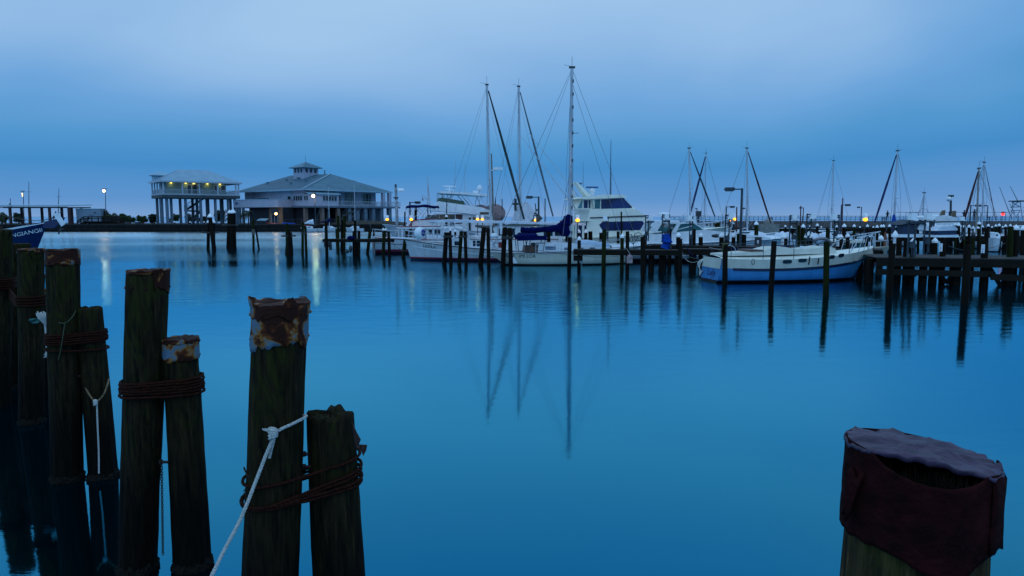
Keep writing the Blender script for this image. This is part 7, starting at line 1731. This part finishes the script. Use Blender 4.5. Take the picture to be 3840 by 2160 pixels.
# ================================================================ METER FRAMES with white floodlights
def meter_frame(px0, px1, py_top, py_bot, Y, lab, lamp_px=None, lamp_py=None, side=1, box=True, rungs=(0, .08, .25)):
    A = at(px0, py_top, Y); B = at(px1, py_top, Y); z0 = at(px0, py_bot, Y).z; o = thing('power_stand', lab, 'utility frame', (A.x, Y, z0), 0, 'metal meter frames on the docks'); W = B.x - A.x; H = A.z - z0
    r = .045
    for x in (0, W):
        m = MB(); m.box((x, 0, H / 2), (.06, .06, H)); m.build('upright', STEEL, o)
    for f in rungs:
        m = MB(); m.box((W / 2, 0, H * (1 - f) - .05), (W, .06, .07)); m.build('crossbar', STEEL, o)
    if box: m = MB(); m.box((W * .5, -.08, H * .3), (min(.2, W), .12, .26)); m.build('meter_box', STEEL, o)
    if lamp_px:
        p = at(lamp_px, lamp_py, Y - .1) - o.location; m = MB(); m.box(p, (.25, .28, .30)); m.box(p + Vector((-.10 * side, 0, -.14)), (.2, .26, .10)); fl = m.build('floodlight', CAPW, o)
        m = MB(); m.box(p + Vector((0, 0, -.25)), (.34, .36, .05)); m.build('reflector', DARKM, fl)
    m = MB(); m.tube(rope_path([Vector((W * .8, -.05, H * .75)), Vector((W * .9, -.1, H * .5)), Vector((W * .4, -.12, H * .3)), Vector((W * .5, -.1, .05))], 5), .025, 5); m.build('conduit', DARKM, o)
    return o
meter_frame(2421, 2433, 806, 905, 43.6, 'narrow meter frame beside the bicycle wheel', 2440, 815)
meter_frame(2485, 2511, 803, 905, 43.2, 'meter frame rising behind the blue tarp', 2500, 812, -1)
meter_frame(2588, 2598, 810, 922, 42.4, 'narrow meter frame left of the teal windscreen', 2586, 817, -1)
meter_frame(2721, 2736, 804, 930, 41.5, 'double post meter frame over the express cruiser deck', 2741, 809, 1)
meter_frame(2964, 2990, 806, 925, 40.0, 'meter frame with tilted lamp left of the pipe on the roped cluster', 2979, 814, -1)
meter_frame(3027, 3043, 801, 930, 39.6, 'tall meter frame behind the sailboat cabin', 3049, 808, 1)
meter_frame(3131, 3147, 805, 905, 39.0, 'meter frame by the twin capped piles', 3127, 813, -1)
meter_frame(3412, 3436, 797, 968, 31.0, 'largest meter frame on the right hand dock', 3422, 812, -1, rungs=(0, .06, .36))
meter_frame(3471, 3490, 803, 948, 34.0, 'dark meter frame with big tilted floodlight on the right hand dock', 3480, 812, -1, rungs=(.02,))
meter_frame(3495, 3504, 815, 852, 60, 'small distant meter frame right of the big tilted floodlight', 3498, 816)
meter_frame(3610, 3620, 818, 900, 58, 'distant meter frame below the standing people', 3608, 820, -1)
meter_frame(3702, 3712, 812, 850, 70, 'small square meter frame right of the twin masts')
meter_frame(3310, 3319, 814, 850, 75, 'small square meter frame left of the walking person')
meter_frame(2001, 2011, 806, 850, 56, 'meter frame with amber lamp before the low cabin boat', None)
meter_frame(2274, 2281, 812, 905, 47, 'meter frame with white floodlight before the cream yacht', 2269, 817, -1)
meter_frame(1690, 1702, 811, 850, 60, 'meter frame above the trawler roof', 1712, 828, 1)
meter_frame(2889, 2897, 815, 845, 90, 'tiny meter frame before the concrete pier', None, box=False)
# amber dock lamps
def amber(px, py, Y, lab, s=.12, red=False):
    p = at(px, py, Y); o = thing('dock_lamp', lab, 'dock lamp', p, 0, 'amber dock lamps' if not red else None); m = MB(); m.ball((0, 0, 0), s, 12, 8, (1.15, 1, .9)); m.build('lamp_glass', REDL if red else AMBER, o)
    m = MB(); m.lathe([(s * .95, 0), (s * 1.1, s * .5), (s * 1.1, s * (2.0 if not red else .8)), (s * .2, s * (2.2 if not red else 1.0))], (0, 0, s * .65), 10); m.build('hood', CAPW if not red else REDP, o)
    m = MB(); m.bar((0, .1, s), (0, .1, 1.2 - p.z), .04); m.build('post', STEEL, o)
    bulb_light((0, -s - .1, -.05), 2.5, (1, .5, .1) if not red else (1, .05, .05), .1, o)
amber(1542, 823, 57, 'amber lamp below the navy bimini'); amber(1791, 823, 57, 'larger amber lamp above the trawler roof'); amber(1809, 823.5, 62, 'smaller amber lamp just right of the larger one', .13); amber(2008, 826, 56, 'amber lamp within the meter frame by the middle mast', .11); amber(2166, 826, 47, 'bright amber lamp beside the mast of the cream sailboat', .13)
amber(2754, 822, 80, 'amber lamp before the concrete pier, left', .2); amber(2737, 827, 90, 'faint tiny amber lamp left of the left pier lamp', .12); amber(3245, 823, 66, 'bright amber lamp before the concrete pier, right', .2); amber(1452, 823, 120, 'distant amber lamp at the right end of the clubhouse spit', .25)
amber(3761, 803, 80, 'red beacon light near the right edge', .17, True)

# cobra head street lamps
def cobra(px, py, hx0, hx1, Y, lab, base=900, th=.09):
    b0 = at(px, base, Y); T = at(px, py, Y); z0 = min(1.1, b0.z); o = thing('street_lamp', lab, 'street lamp', (T.x, Y, 0), 0, 'unlit street lamps of the marina'); m = MB(); m.bar((0, 0, .9), (0, 0, T.z), th, th * .8, 8); m.build('pole', STEEL, o)
    a1 = at(hx0, py + 2, Y).x - T.x; b1 = at(hx1, py + 2, Y).x - T.x; far_ = a1 if abs(a1) > abs(b1) else b1; m = MB(); z = T.z - .05
    m.beam((0, 0, z), (far_, 0, z - .02), .08, .07); m.build('arm', STEEL, o); m = MB(); c = far_ * .72; hw = abs(far_) * .3; m.prism([(c - hw, z - .02), (c - hw * .8, z + .1), (c + hw * .8, z + .1), (c + hw, z - .02), (c + hw * .6, z - .13), (c - hw * .6, z - .13)], -.14, .14); m.build('lamp_head', STEEL, o)
cobra(2783, 706, 2718, 2783, 41.5, 'nearest street lamp with long head pointing left behind the cruiser', th=.085)
cobra(2724, 774, 2724, 2755, 85, 'small street lamp pointing right above the dark red hull'); cobra(2800, 780, 2784, 2800, 110, 'tiny street lamp left of the tall grey mast on the pier'); cobra(2614, 781, 2608, 2616, 120, 'tiny T topped lamp above the cruiser arch')
cobra(3013, 778, 2998, 3013, 110, 'tiny street lamp behind the red pipe on the roped cluster'); cobra(3156, 767, 3156, 3189, 80, 'street lamp pointing right beside the tallest red pipe'); cobra(3231, 776, 3215, 3231, 115, 'thin street lamp pointing left on the concrete pier'); cobra(3641, 769, 3644, 3678, 78, 'street lamp pointing right between the twin masts'); cobra(3705, 770, 3692, 3705, 118, 'thin distant street lamp right of the twin masts')
cobra(2020, 737, 1972, 2020, 58, 'street lamp pointing left beside the middle mast'); cobra(1537, 757, 1537, 1577, 62, 'street lamp pointing right above the navy bimini'); cobra(3560, 793, 3560, 3584, 90, 'short lamp pole with arm behind the tan fins')
o = thing('pole_camera', 'dark pole with a white round camera head above the tan fins', 'pole', xy(3563, 80) + (0,)); T = at(3566, 738, 80); v = T - Vector(o.location); m = MB(); m.bar((0, 0, 1), v, .13, .11, 7); m.build('pole', DARKM, o); m = MB(); m.ball(v + Vector((-.25, -.1, -.25)), .28, 10, 7); m.build('camera_dome', WHITE, o); m = MB(); m.box(v + Vector((0, 0, .1)), (.5, .3, .2)); m.build('cap', DARKM, o)
# white mast with lamp head left of the trawler
o = thing('lamp_mast', 'peeling white pole with a lamp head left of the navy bimini', 'lamp pole', xy(1492, 61) + (0,)); T = at(1484, 702, 61); v = T - Vector(o.location); m = MB(); m.bar((0, 0, .8), v, .16, .11, 9); m.build('pole', mat('peeling_white_paint', (.42, .47, .52), (.12, .14, .16), 7, .8, .5), o)
m = MB(); m.lathe([(.28, -.1), (.30, .05), (.18, .14), (.03, .16)], v + Vector((.45, 0, -.25)), 10); m.bar(v + Vector((0, 0, -.15)), v + Vector((.4, 0, -.15)), .04); m.build('lamp_head', CAPW, o); m = MB(); m.box(v + Vector((0, 0, -.9)), (.4, .3, .1)); m.box(v + Vector((0, 0, .05)), (.15, .15, .4)); m.build('bracket', DARKM, o)

# ================================================================ CONCRETE PIER on the right horizon
Yp = 132
p0 = at(2480, 840, Yp); zt_ = at(1920, 829, Yp).z; Lp = at(4050, 840, Yp).x - p0.x
cp = thing('concrete_pier', 'long concrete pier with steel railings along the right horizon', 'pier', (p0.x, Yp, 0)); m = MB(); m.box((Lp / 2, 1.5, zt_ - .55), (Lp, 3, 1.1)); m.build('deck_wall', CONC, cp)
m = MB()
for i in range(90): m.box((Lp * (i + .5) / 90, .4, (zt_ - 1.1) / 2 - .3), (Lp / 90 - .06, .35, zt_ - 1.1 + .6))
m.build('sheet_pile_wall', BLKH, cp)
m = MB(); zr = at(1920, 810.5, Yp).z; zr2 = at(1920, 796, Yp).z
def rail_run(x0, x1, zs, z_post, n):
    m = MB()
    for z in zs: m.beam((x0, .1, z), (x1, .1, z), .05, .07)
    m.build('rail', STEEL, cp); m = MB()
    for i in range(n + 1): m.bar((x0 + (x1 - x0) * i / n, .1, zt_), (x0 + (x1 - x0) * i / n, .1, z_post), .04, n=4)
    return m.build('railing_posts', STEEL, cp)
xs_ = at(3352, 800, Yp).x - p0.x
rail_run(0, Lp, [zr, zr - .33, zr - .66], zr, 95)
rail_run(xs_, Lp, [zr2], zr2, 15)
# ================================================================ people on the pier
def person(px, py_feet, h, Y, lab, pose, cloth, lean=0):
    p = at(px, py_feet, Y); root = thing('person', lab, 'person', (p.x, Y, zt_)); s = h / 1.75
    V = [(0, 0, .95), (0, 0, 1.2), (0, 0, 1.42), (0, 0, 1.52), (0, -.02, 1.64), (0, -.02, 1.74), (-.10, 0, .9), (-.12 - pose.get('stride', 0), 0, .48), (-.13 - pose.get('stride', 0) * 1.6, 0, .08), (-.13 - pose.get('stride', 0) * 1.6, -.14, .03), (.10, 0, .9), (.12 + pose.get('stride', 0), 0, .48), (.13 + pose.get('stride', 0) * 1.6, 0, .08), (.13 + pose.get('stride', 0) * 1.6, -.14, .03),
         (-.19, 0, 1.40), (.19, 0, 1.40)] + pose['la'] + pose['ra']
    E = [(0, 1), (1, 2), (2, 3), (3, 4), (4, 5), (0, 6), (6, 7), (7, 8), (8, 9), (0, 10), (10, 11), (11, 12), (12, 13), (2, 14), (2, 15), (14, 16), (16, 17), (17, 18), (15, 19), (19, 20), (20, 21)]
    Rr = [.15, .14, .15, .06, .09, .085, .095, .07, .045, .035, .095, .07, .045, .035, .07, .07, .05, .038, .03, .05, .038, .03]
    me = bpy.data.meshes.new('body'); me.from_pydata([Vector(v) * s + Vector((lean * v[2], 0, 0)) for v in V], E, []); o = bpy.data.objects.new('body', me); COL.objects.link(o)
    sk = o.modifiers.new('skin', 'SKIN'); sk.use_smooth_shade = True
    for i, r in enumerate(Rr): me.skin_vertices[0].data[i].radius = (r * s, r * s * .8)
    me.skin_vertices[0].data[0].use_root = True
    o.modifiers.new('sub', 'SUBSURF').levels = 1
    dg = bpy.context.evaluated_depsgraph_get(); me2 = bpy.data.meshes.new_from_object(o.evaluated_get(dg)); bpy.data.objects.remove(o); me2.materials.clear(); me2.materials.append(cloth); me2.name = 'body'
    ob = bpy.data.objects.new('body', me2); COL.objects.link(ob); ob.parent = root
    m = MB(); m.ball((lean * 1.7, .01, 1.70 * s), .115 * s, 10, 7, (1, 1, .95)); m.build('hair', DARKM, root); return root
DCL = mat('dark_jacket_cloth', (.012, .016, .025), (.008, .010, .016), 4, .9)
person(3327, 828, 1.9, 130, 'lone dark clad person leaning on the pier rail near the blue furled sail', dict(la=[(-.30, -.02, 1.2), (-.22, -.2, 1.1), (-.10, -.3, 1.12)], ra=[(.30, -.02, 1.2), (.22, -.2, 1.1), (.10, -.3, 1.12)]), DCL)
person(3613, 828, 2.0, 130, 'left of two people standing on the pier, elbows bent', dict(la=[(-.30, 0, 1.18), (-.18, -.2, 1.1), (-.08, -.26, 1.15)], ra=[(.32, 0, 1.2), (.22, -.1, 1.02), (.10, -.2, 1.02)]), DCL, .04)
person(3652, 828, 2.15, 130, 'right of two people on the pier, holding one arm out to the left', dict(la=[(-.40, -.05, 1.30), (-.62, -.1, 1.26), (-.74, -.1, 1.22)], ra=[(.26, 0, 1.12), (.27, -.05, .88), (.26, -.08, .78)]), DCL)

# ================================================================ BOATS of the right half
def rboat(label, Y, px0, px1, sheer, name='sailboat', hull=None, cabin=True, bow_right=True, **k):
    return small_boat(px0, px1, Y, label, hull=hull, name=name, sheer=sheer, cabin=cabin, flip=not bow_right)
def mast_px(bt, px, py_top, Y, z0=1.2, lean_px=0, r=.06, foot_stay=None, furl=None, back=None, spread=.45, furl_r=.07, B=2.4, mat_=None, wire=.012):
    """mast through pixels on a boat"""
    fl = -1 if abs(bt.rotation_euler.z) > 1 else 1; X_ = lambda q, py=850: (at(q, py, Y).x - bt.location.x) * fl
    x = X_(px + lean_px); T = at(px, py_top, Y); xt = X_(px, py_top)
    rig(bt, x, z0, T.z - z0, (X_(foot_stay[0], foot_stay[1]), max(.9, at(1, foot_stay[1], Y).z)) if foot_stay else (x + 3, z0), ((X_(back), z0) if back else (x - 3, z0)), B, r, (spread,), .95 if furl else None, furl, rake=xt - x, wire=wire, extras=False, furl_r=furl_r, mat_=mat_)
NV = mat('dark_blue_furl', (.008, .02, .10), None, 4, .8); RDF = mat('dark_red_furl', (.06, .010, .015), None, 4, .8)
bt, H, L = rboat('sailboat behind the cruiser arch with a navy furled headsail sloping left', 80, 2500, 2680, 1.3, bow_right=False); mast_px(bt, 2584, 557, 80, 1.6, 6, .11, (2684, 820), mat('steel_blue_furl', (.03, .07, .10), None, 4, .8), 2490, .5, .09)
bt, H, L = rboat('sailboat with pale thin mast and dark blue furl crossing the first', 92, 2560, 2720, 1.3, bow_right=True); mast_px(bt, 2648, 576, 92, 1.6, -8, .07, (2585, 815), NV, 2720, .42, .12)
bt, H, L = rboat('sailboat with tall grey mast and dark red furled headsail', 78, 2700, 2920, 1.0); mast_px(bt, 2801, 557, 78, 1.4, 2, .10, (2893, 845), RDF, 2690, .42, .09)
bt, H, L = rboat('sailboat with bare thin mast behind the roped cluster', 88, 3020, 3200, .9); mast_px(bt, 3126, 604, 88, 1.2, -9, .08, (3190, 850), None, 3050, .36)
bt, H, L = rboat('white sailboat with tall mast and blue furl stretched down to the left', 72, 3270, 3440, .8, bow_right=False); mast_px(bt, 3366, 567, 72, 1.2, -14, .10, (3277, 842), NV, 3440, .43, .10); m = MB(); X_ = at(3352, 850, 72).x - bt.location.x; lumpy(m, [(-X_ , 0, 1.3), (-X_ , 0, 2.2), (-X_ + .05, 0, 3.2)], [.45, .3, .1], 2); m.build('sail_cover', BLUEC, bt)
bt, H, L = rboat('sailboat with pale mast and dark red sloping furl, left of the twin masts', 66, 3560, 3760, .9, bow_right=False); mast_px(bt, 3671, 633, 66, 1.3, -8, .09, (3612, 838), RDF, 3760, .44, .10, mat_=mat('pale_wood_spar', (.30, .28, .26), None, 3))
bt, H, L = rboat('sailboat with white mast, right of the twin masts', 76, 3600, 3800, .9); mast_px(bt, 3691, 610, 76, 1.3, -8, .09, (3735, 830), mat('thin_red_furl', (.10, .02, .03), None, 3), 3610, .42, .04)
bt, H, L = rboat('short masted boat left of the white fin cruiser', 90, 3420, 3500, .9); mast_px(bt, 3466, 724, 90, 1.2, -9, .12, (3490, 840), None, 3430, .4, B=1.2)
# dark red hull
bt, H, L = rboat('dark red hulled boat with raised bow before the concrete pier', 84, 2685, 2812, 1.35, 'workboat', paint_bands('dark_red_hull', [(-1, (.05, .004, .012)), (0, (.045, .004, .012))]), False); m = MB(); m.prism([(L / 2 - .3, 1.6), (L / 2 + .4, 2.5), (L / 2 + .7, 2.4), (L / 2 + .1, 1.4)], -.15, .15); m.build('stem_head', DARKM, bt)
m = MB(); bx(m, L / 2 + 1.0, L / 2 + 3.2, -.8, .8, .8, 2.1); m.ball((L / 2 + 2.2, 0, 2.2), .6, 10, 6); m.build('stern_bundle', mat('tan_canvas_bundle', (.26, .26, .24), (.15, .15, .14), 3), bt)
# white cruisers with bow rails seen over the express cruiser
bt, H, L = rboat('white boat whose long bow rail shows above the express cruiser', 66, 2560, 2745, 1.55, 'motorboat'); railing(H, .3, .99, .85, bt, .035, 8)
bt, H, L = rboat('cluttered white fishing boat with black outboard above the cruiser arch', 72, 2500, 2640, 1.7, 'fishing_boat'); m = MB(); m.prism([(0, 2.0), (.1, 2.9), (.9, 3.0), (1.1, 2.0)], -.5, .5); m.build('console', WHITE, bt); m = MB(); m.box((1.3, 0, 3.3), (.5, .4, .5)); m.box((1.3, 0, 2.8), (.18, .2, .7)); m.build('outboard', DARKM, bt)
m = MB(); rnd = random.Random(2)
for i in range(16): m.bar((rnd.uniform(-2, 2.4), rnd.uniform(-.6, .6), rnd.uniform(2, 3)), (rnd.uniform(-2, 2.4), rnd.uniform(-.6, .6), rnd.uniform(2.2, 3.4)), .035, n=4)
m.build('rod_rack', ALU, bt)
# covered boats right of the cruiser bow
cover = lambda bt, L, z, h, seed, w_=.9: (lambda m: (lumpy(m, [(-L * .46, 0, z), (-L * .2, 0, z + h), (L * .1, 0, z + h * .8), (L * .46, 0, z)], [.25, w_ * .6, w_ * .6, .15], seed, 12, .35, 1.5), m.build('tarpaulin', WSAIL, bt)))(MB())
for i, (a1, b1, Y, sh, lab) in enumerate([(2790, 2905, 62, .75, 'tarpaulin covered white boat right behind the cruiser bow'), (2880, 2975, 60, .8, 'second tarpaulin covered boat, left of the roped cluster'), (3025, 3070, 62, .7, 'small covered boat between the roped cluster and the slim pile'), (3068, 3118, 64, .7, 'white covered dinghy right of the slim dark pile')]):
    bt, H, L = rboat(lab, Y, a1, b1, sh, 'covered_boat', cabin=False, bow_right=i % 2 == 0); cover(bt, L, sh, .35, i + 3)
# white hull low under the walkway
# fin cruiser
Y = 70; q = lambda px, py: (at(px, py, Y - 1.9).x - bt.location.x, at(px, py, Y - 1.9).z)
bt = thing('fin_cruiser', 'large white cruiser with two tan upright fins on its roof', 'boat', (at(3545, 850, Y).x, Y, 0)); m = MB(); m.prism([q(3478, 870), q(3470, 836), q(3592, 832), q(3600, 870)], -2.2, 2.2); m.build('hull', WHITE, bt)
m = MB(); m.prism([q(3505, 832), q(3506, 815), q(3512, 811), q(3535, 808), q(3560, 809), q(3588, 817), q(3594, 832)], -1.9, 1.9); up = m.build('upper_house', WHITE, bt)
m = MB(); m.prism([q(3536, 809), q(3545, 805), q(3562, 805), q(3567, 812)], -1.0, 1.0); m.build('seat_moulding', WHITE, up)
for pl in ([(3528, 808), (3539, 789), (3548, 788), (3547, 806)], [(3568, 814), (3581, 790), (3588, 791), (3588, 814)]):
    m = MB(); m.prism([q(*p) for p in pl], -1.8, -1.6); m.build('tan_fin', mat('tan_fin_paint', (.17, .12, .06), (.12, .085, .045), 2, .6), up)
m = MB(); m.prism([q(3476, 833), q(3476, 830), q(3594, 829), q(3594, 832)], -2.25, 2.25); m.build('dark_stripe', DARKM, up)
m = MB(); m.tube([Vector((q(3483, 800)[0], 0, q(3483, 800)[1])), Vector((q(3500, 781)[0], 0, q(3500, 781)[1])), Vector((q(3518, 784)[0], 0, q(3518, 784)[1])), Vector((q(3527, 806)[0], 0, q(3527, 806)[1]))], .025, 4); m.build('whip_aerial', WIRE, up)
# covered boats in the right
Y = 60; bt = thing('covered_boat', 'boat under a white peaked cover with navy sides, right half', 'boat', (at(3555, 870, Y).x, Y, 0)); q = lambda px, py: (at(px, py, Y - 1.2).x - bt.location.x, at(px, py, Y - 1.2).z)
m = MB(); m.prism([q(3513, 866), q(3530, 849), q(3578, 846), q(3592, 858), q(3590, 864)], -1.2, 1.2); m.build('canopy', WSAIL, bt); m = MB(); m.prism([q(3520, 882), q(3522, 866), q(3588, 864), q(3590, 882)], -1.15, 1.15); m.build('side_curtain', mat('navy_side_curtain', (.008, .03, .09), (.005, .02, .06), 2, .7), bt); m = MB(); m.prism([q(3508, 890), q(3510, 882), q(3595, 880), q(3596, 890)], -1.2, 1.2); m.build('hull', WHITE, bt)
Y = 62; bt = thing('covered_boat', 'boat under a dark grey pointed canopy left of the white peaked one', 'boat', (at(3430, 870, Y).x, Y, 0)); q = lambda px, py: (at(px, py, Y - 1.2).x - bt.location.x, at(px, py, Y - 1.2).z)
m = MB(); m.prism([q(3375, 843), q(3440, 823), q(3462, 828), q(3470, 845), q(3440, 838)], -1.4, 1.4); m.build('canopy', mat('dark_slate_canopy', (.02, .04, .06), (.012, .025, .04), 2, .8), bt); m = MB(); m.prism([q(3442, 858), q(3450, 842), q(3492, 835), q(3496, 862), q(3445, 862)], -1.2, 1.2); m.build('white_foredeck', WHITE, bt); m = MB(); m.prism([q(3388, 880), q(3390, 845), q(3440, 842), q(3442, 880)], -1.1, 1.1); m.build('cabin_side', mat('deep_blue_cabin', (.008, .03, .08), None, 2), bt); m = MB(); m.prism([q(3376, 890), q(3380, 879), q(3490, 877), q(3480, 890)], -1.2, 1.2); m.build('hull', WHITE, bt)
for a1, b1, Y, sh, lab in [(3600, 3680, 68, 1.5, 'pale hull seen between the capped piles below the two people'), (3715, 3750, 60, 1.2, 'small white stern right of the far right plate'), (3770, 3900, 78, 1.6, 'white hull below the fishing tower at the right edge'), (3215, 3270, 70, .6, 'low white skiff below the right amber lamp'), (3290, 3345, 64, .7, 'white skiff left of the blue furled sail foot')]:
    rboat(lab, Y, a1, b1, sh, 'motorboat')
# tuna tower
Y = 78; o = thing('tuna_tower', 'fishing boat tower of thin pipes at the right edge', 'boat tower', xy(3835, Y) + (0,)); q = lambda px, py, y=0: Vector((at(px, py, Y).x - o.location.x, y, at(px, py, Y).z)); m = MB()
for y in (-1, 1):
    for a1, b1 in (((3815, 830), (3822, 757)), ((3822, 757), (3850, 755)), ((3812, 777), (3850, 775)), ((3812, 790), (3850, 788)), ((3820, 830), (3850, 790)), ((3850, 830), (3815, 790)), ((3822, 775), (3840, 757)), ((3818, 757), (3850, 776)), ((3850, 755), (3860, 830))): m.bar(q(*a1, y), q(*b1, y), .05, n=5)
m.build('pipe_frame', ALU, o); m = MB(); a1 = q(3812, 754); m.box(a1 + Vector((1.1, 0, 0)), (2.6, 2.0, .12)); m.build('tower_top', DARKM, o)
for a1, b1 in (((3748, 700), (3794, 820)), ((3788, 698), (3820, 760)), ((3786, 763), (3806, 800))):
    m = MB(); m.bar(q(*a1), q(*b1), .025, .05, 5); m.build('outrigger', WIRE, o)

# ================================================================ small things on the docks
# bicycle leaning on the finger pier
Y = 38.3; c = at(2393, 888, Y); o = thing('bicycle', 'old bicycle lifted on the dock right of the rope hung pile', 'bicycle', (c.x, Y, c.z)); rw = pxm(14, Y)
def wheel(cx, cz, r, ex=1.0):
    m = MB(); m.tube([(cx + r * ex * math.cos(2 * math.pi * k / 24), 0, cz + r * math.sin(2 * math.pi * k / 24)) for k in range(24)], .018, 6, True); w_ = m.build('wheel', DARKM, o); m = MB()
    for k in range(9): m.bar((cx, 0, cz), (cx + r * ex * math.cos(2 * math.pi * k / 9), 0, cz + r * math.sin(2 * math.pi * k / 9)), .004, n=3)
    m.ball((cx, 0, cz), .03, 6, 4); m.build('spokes', STEEL, w_)
wheel(0, 0, rw * 1.1); wheel(-.52, -.15, rw * .9, .3)
m = MB()
for p_, q_ in (((0, 0, 0), (-.32, 0, -.02)), ((-.32, 0, -.02), (-.5, 0, -.15)), ((-.32, 0, -.02), (-.25, 0, -.42)), ((-.25, 0, -.42), (0, 0, 0)), ((-.25, 0, -.42), (-.5, 0, -.15)), ((-.32, 0, -.02), (-.38, 0, .12)), ((-.48, 0, .12), (-.30, 0, .12))): m.bar(p_, q_, .018, n=6)
m.build('frame', DARKM, o); m = MB(); m.bar((-.25, .0, -.42), (-.2, 0, -.62), .015); m.box((-.2, 0, -.64), (.1, .1, .03)); m.build('pedal', DARKM, o)
# plastic bottle fender and jug
p = at(2180, 1018 - 10, 1); 
Y = k1[0].location.y - .28; p = at(2178, 958, Y); o = thing('bottle_fender', 'white bottle shaped fender hanging on the capped pile', 'fender', p); m = MB(); m.lathe([(.03, .16), (.06, .10), (.085, .02), (.085, -.34), (.07, -.42), (.02, -.45)], (0.02, 0, 0), 10); m.build('bottle', mat('dirty_white_plastic', (.5, .54, .56), (.3, .33, .34), 8), o)
m = MB(); m.tube(rope_path([(0, 0, .16), (-.05, .05, .22), (-.18, .05, .26), (-.1, -.02, .32), (0, 0, .3), (.02, 0, -.45), (.06, 0, -.62)], 4), .012, 5); m.build('lanyard', ROPEW, o)
p = at(2361, 972, 35.9); o = thing('jug_fender', 'stained pinkish plastic jug hanging from the brown pile', 'jug', p); m = MB(); m.box((0, 0, -.03), (.28, .2, .34)); m.box((0, 0, .17), (.20, .16, .10)); m.bar((0, 0, .2), (0, 0, .30), .035); m.build('jug', mat('stained_pink_plastic', (.42, .30, .30), (.16, .12, .12), 7, .6), o); m = MB(); m.tube(rope_path([(0, 0, .3), (-.1, 0, .45), (-.18, 0, .55)], 4), .012, 5); m.build('lanyard', ROPEW, o)
# blue tarp bundle
p = at(2500, 938, 38.6); o = thing('blue_tarp_bundle', 'bright blue tarpaulin tied over a dock box', 'tarpaulin', (p.x, 38.6, 1.24)); m = MB(); lumpy(m, [(-.12, 0, 0), (-.04, 0, .22), (-.02, 0, .42), (-.06, 0, .60), (-.08, 0, .80)], [.24, .20, .30, .22, .20], 7, 12, .35); m.build('tarpaulin', BLUEC, o); m = MB(); m.tube([(.23 * math.cos(2 * math.pi * k / 12) - .02, .22 * math.sin(2 * math.pi * k / 12), .40) for k in range(12)], .014, 4, True); m.build('lashing', DARKM, o)
m = MB(); m.bar((.2, 0, 0), (.2, 0, .3), .06); m.build('stanchion', STEEL, o)
# ropes looped between piles and boats
def loop_rope(label, pts, mt=ROPEG, r=.014, nm='mooring_line'):
    W_ = [at(*p) for p in pts]; o = thing(nm, label, 'rope', W_[0]); m = MB(); m.tube(rope_path([w_ - W_[0] for w_ in W_], 6), r, 5); m.build('line', mt, o)
GRL = mat('dull_green_line', (.05, .07, .05), None, 9, .9)
loop_rope('dark mooring line from the orange transom pile to the trawler bow', [(1452, 888, 55), (1480, 920, 54), (1512, 940, 51), (1535, 935, 49.4)], DARKM)
loop_rope('long slack line along the cream sailboat hull', [(2018, 938, 43), (2080, 948, 42.5), (2130, 958, 39)], DARKM)
loop_rope('line crossing the cream sailboat bow to the capped pile', [(2178, 958, 38.5), (2240, 964, 41), (2318, 962, 42.5)], DARKM)
loop_rope('yellow green rope wound on the pile head over the sailboat stern', [(2709, 912, 30.6), (2713, 916, 30.5), (2722, 914, 30.5), (2732, 916, 30.6), (2713, 920, 30.5), (2709, 945, 30.6)], mat('yellow_green_rope', (.10, .09, .02), None, 9), .03)
loop_rope('green line drooping from the inner pile to the sailboat stern, upper', [(2545, 938, 36), (2562, 950, 35), (2590, 965, 34), (2625, 974, 33)], GRL)
loop_rope('green line drooping from the inner pile to the sailboat stern, lower', [(2560, 955, 35), (2575, 975, 35), (2595, 984, 34), (2618, 980, 33)], ROPEW, .011)
loop_rope('dark blue hose drooping from the walkway to the sailboat stern', [(2560, 910, 39), (2580, 935, 37), (2600, 960, 35), (2622, 975, 33)], NAVY, .016)
loop_rope('pale line tied along the walkway edge left of the roped pile', [(2660, 928, 40), (2690, 935, 39), (2712, 938, 38)], ROPEW, .011)
loop_rope('pale blue boat hook line on the walkway, left', [(2738, 932, 38), (2790, 934, 38), (2840, 931, 38)], NAVY, .045, 'boat_hook'); loop_rope('navy pole lying on the walkway with white tip', [(2882, 925, 37.5), (2930, 924, 37.5), (2978, 922, 37.5)], NAVY, .035, 'boat_hook')
loop_rope('pale rope coiled on the far dock edge beside the bare middle', [(3585, 890, 60), (3592, 888, 60), (3605, 890, 60), (3600, 910, 60), (3597, 890, 60)], ROPEW, .035)
loop_rope('line sagging behind the far right plate pile', [(3700, 932, 33), (3735, 925, 40), (3770, 912, 50)], GRL, .015)
loop_rope('line sagging behind the tall bare right pile', [(3555, 922, 34), (3585, 932, 36), (3612, 938, 37)], DARKM, .012)
# pelican-like dark bird on the pile
p = at(3649, 886, 33.5); o = thing('roosting_bird', 'black roosting water bird on the slim pile right of the tall bare one', 'bird', p); m = MB()
m.loft([[Vector((r * math.cos(2 * math.pi * k / 10) + ox, r * .8 * math.sin(2 * math.pi * k / 10), z)) for k in range(10)] for r, z, ox in ((.01, -.12, .04), (.07, -.08, .03), (.10, .02, .01), (.09, .12, 0), (.05, .20, -.01), (.035, .26, -.02), (.045, .31, -.03), (.04, .35, -.04), (.005, .37, -.05))], True, True, True, True); m.bar((-.06, 0, .33), (-.16, 0, .30), .018, .006, 6); m.build('body', DARKM, o)
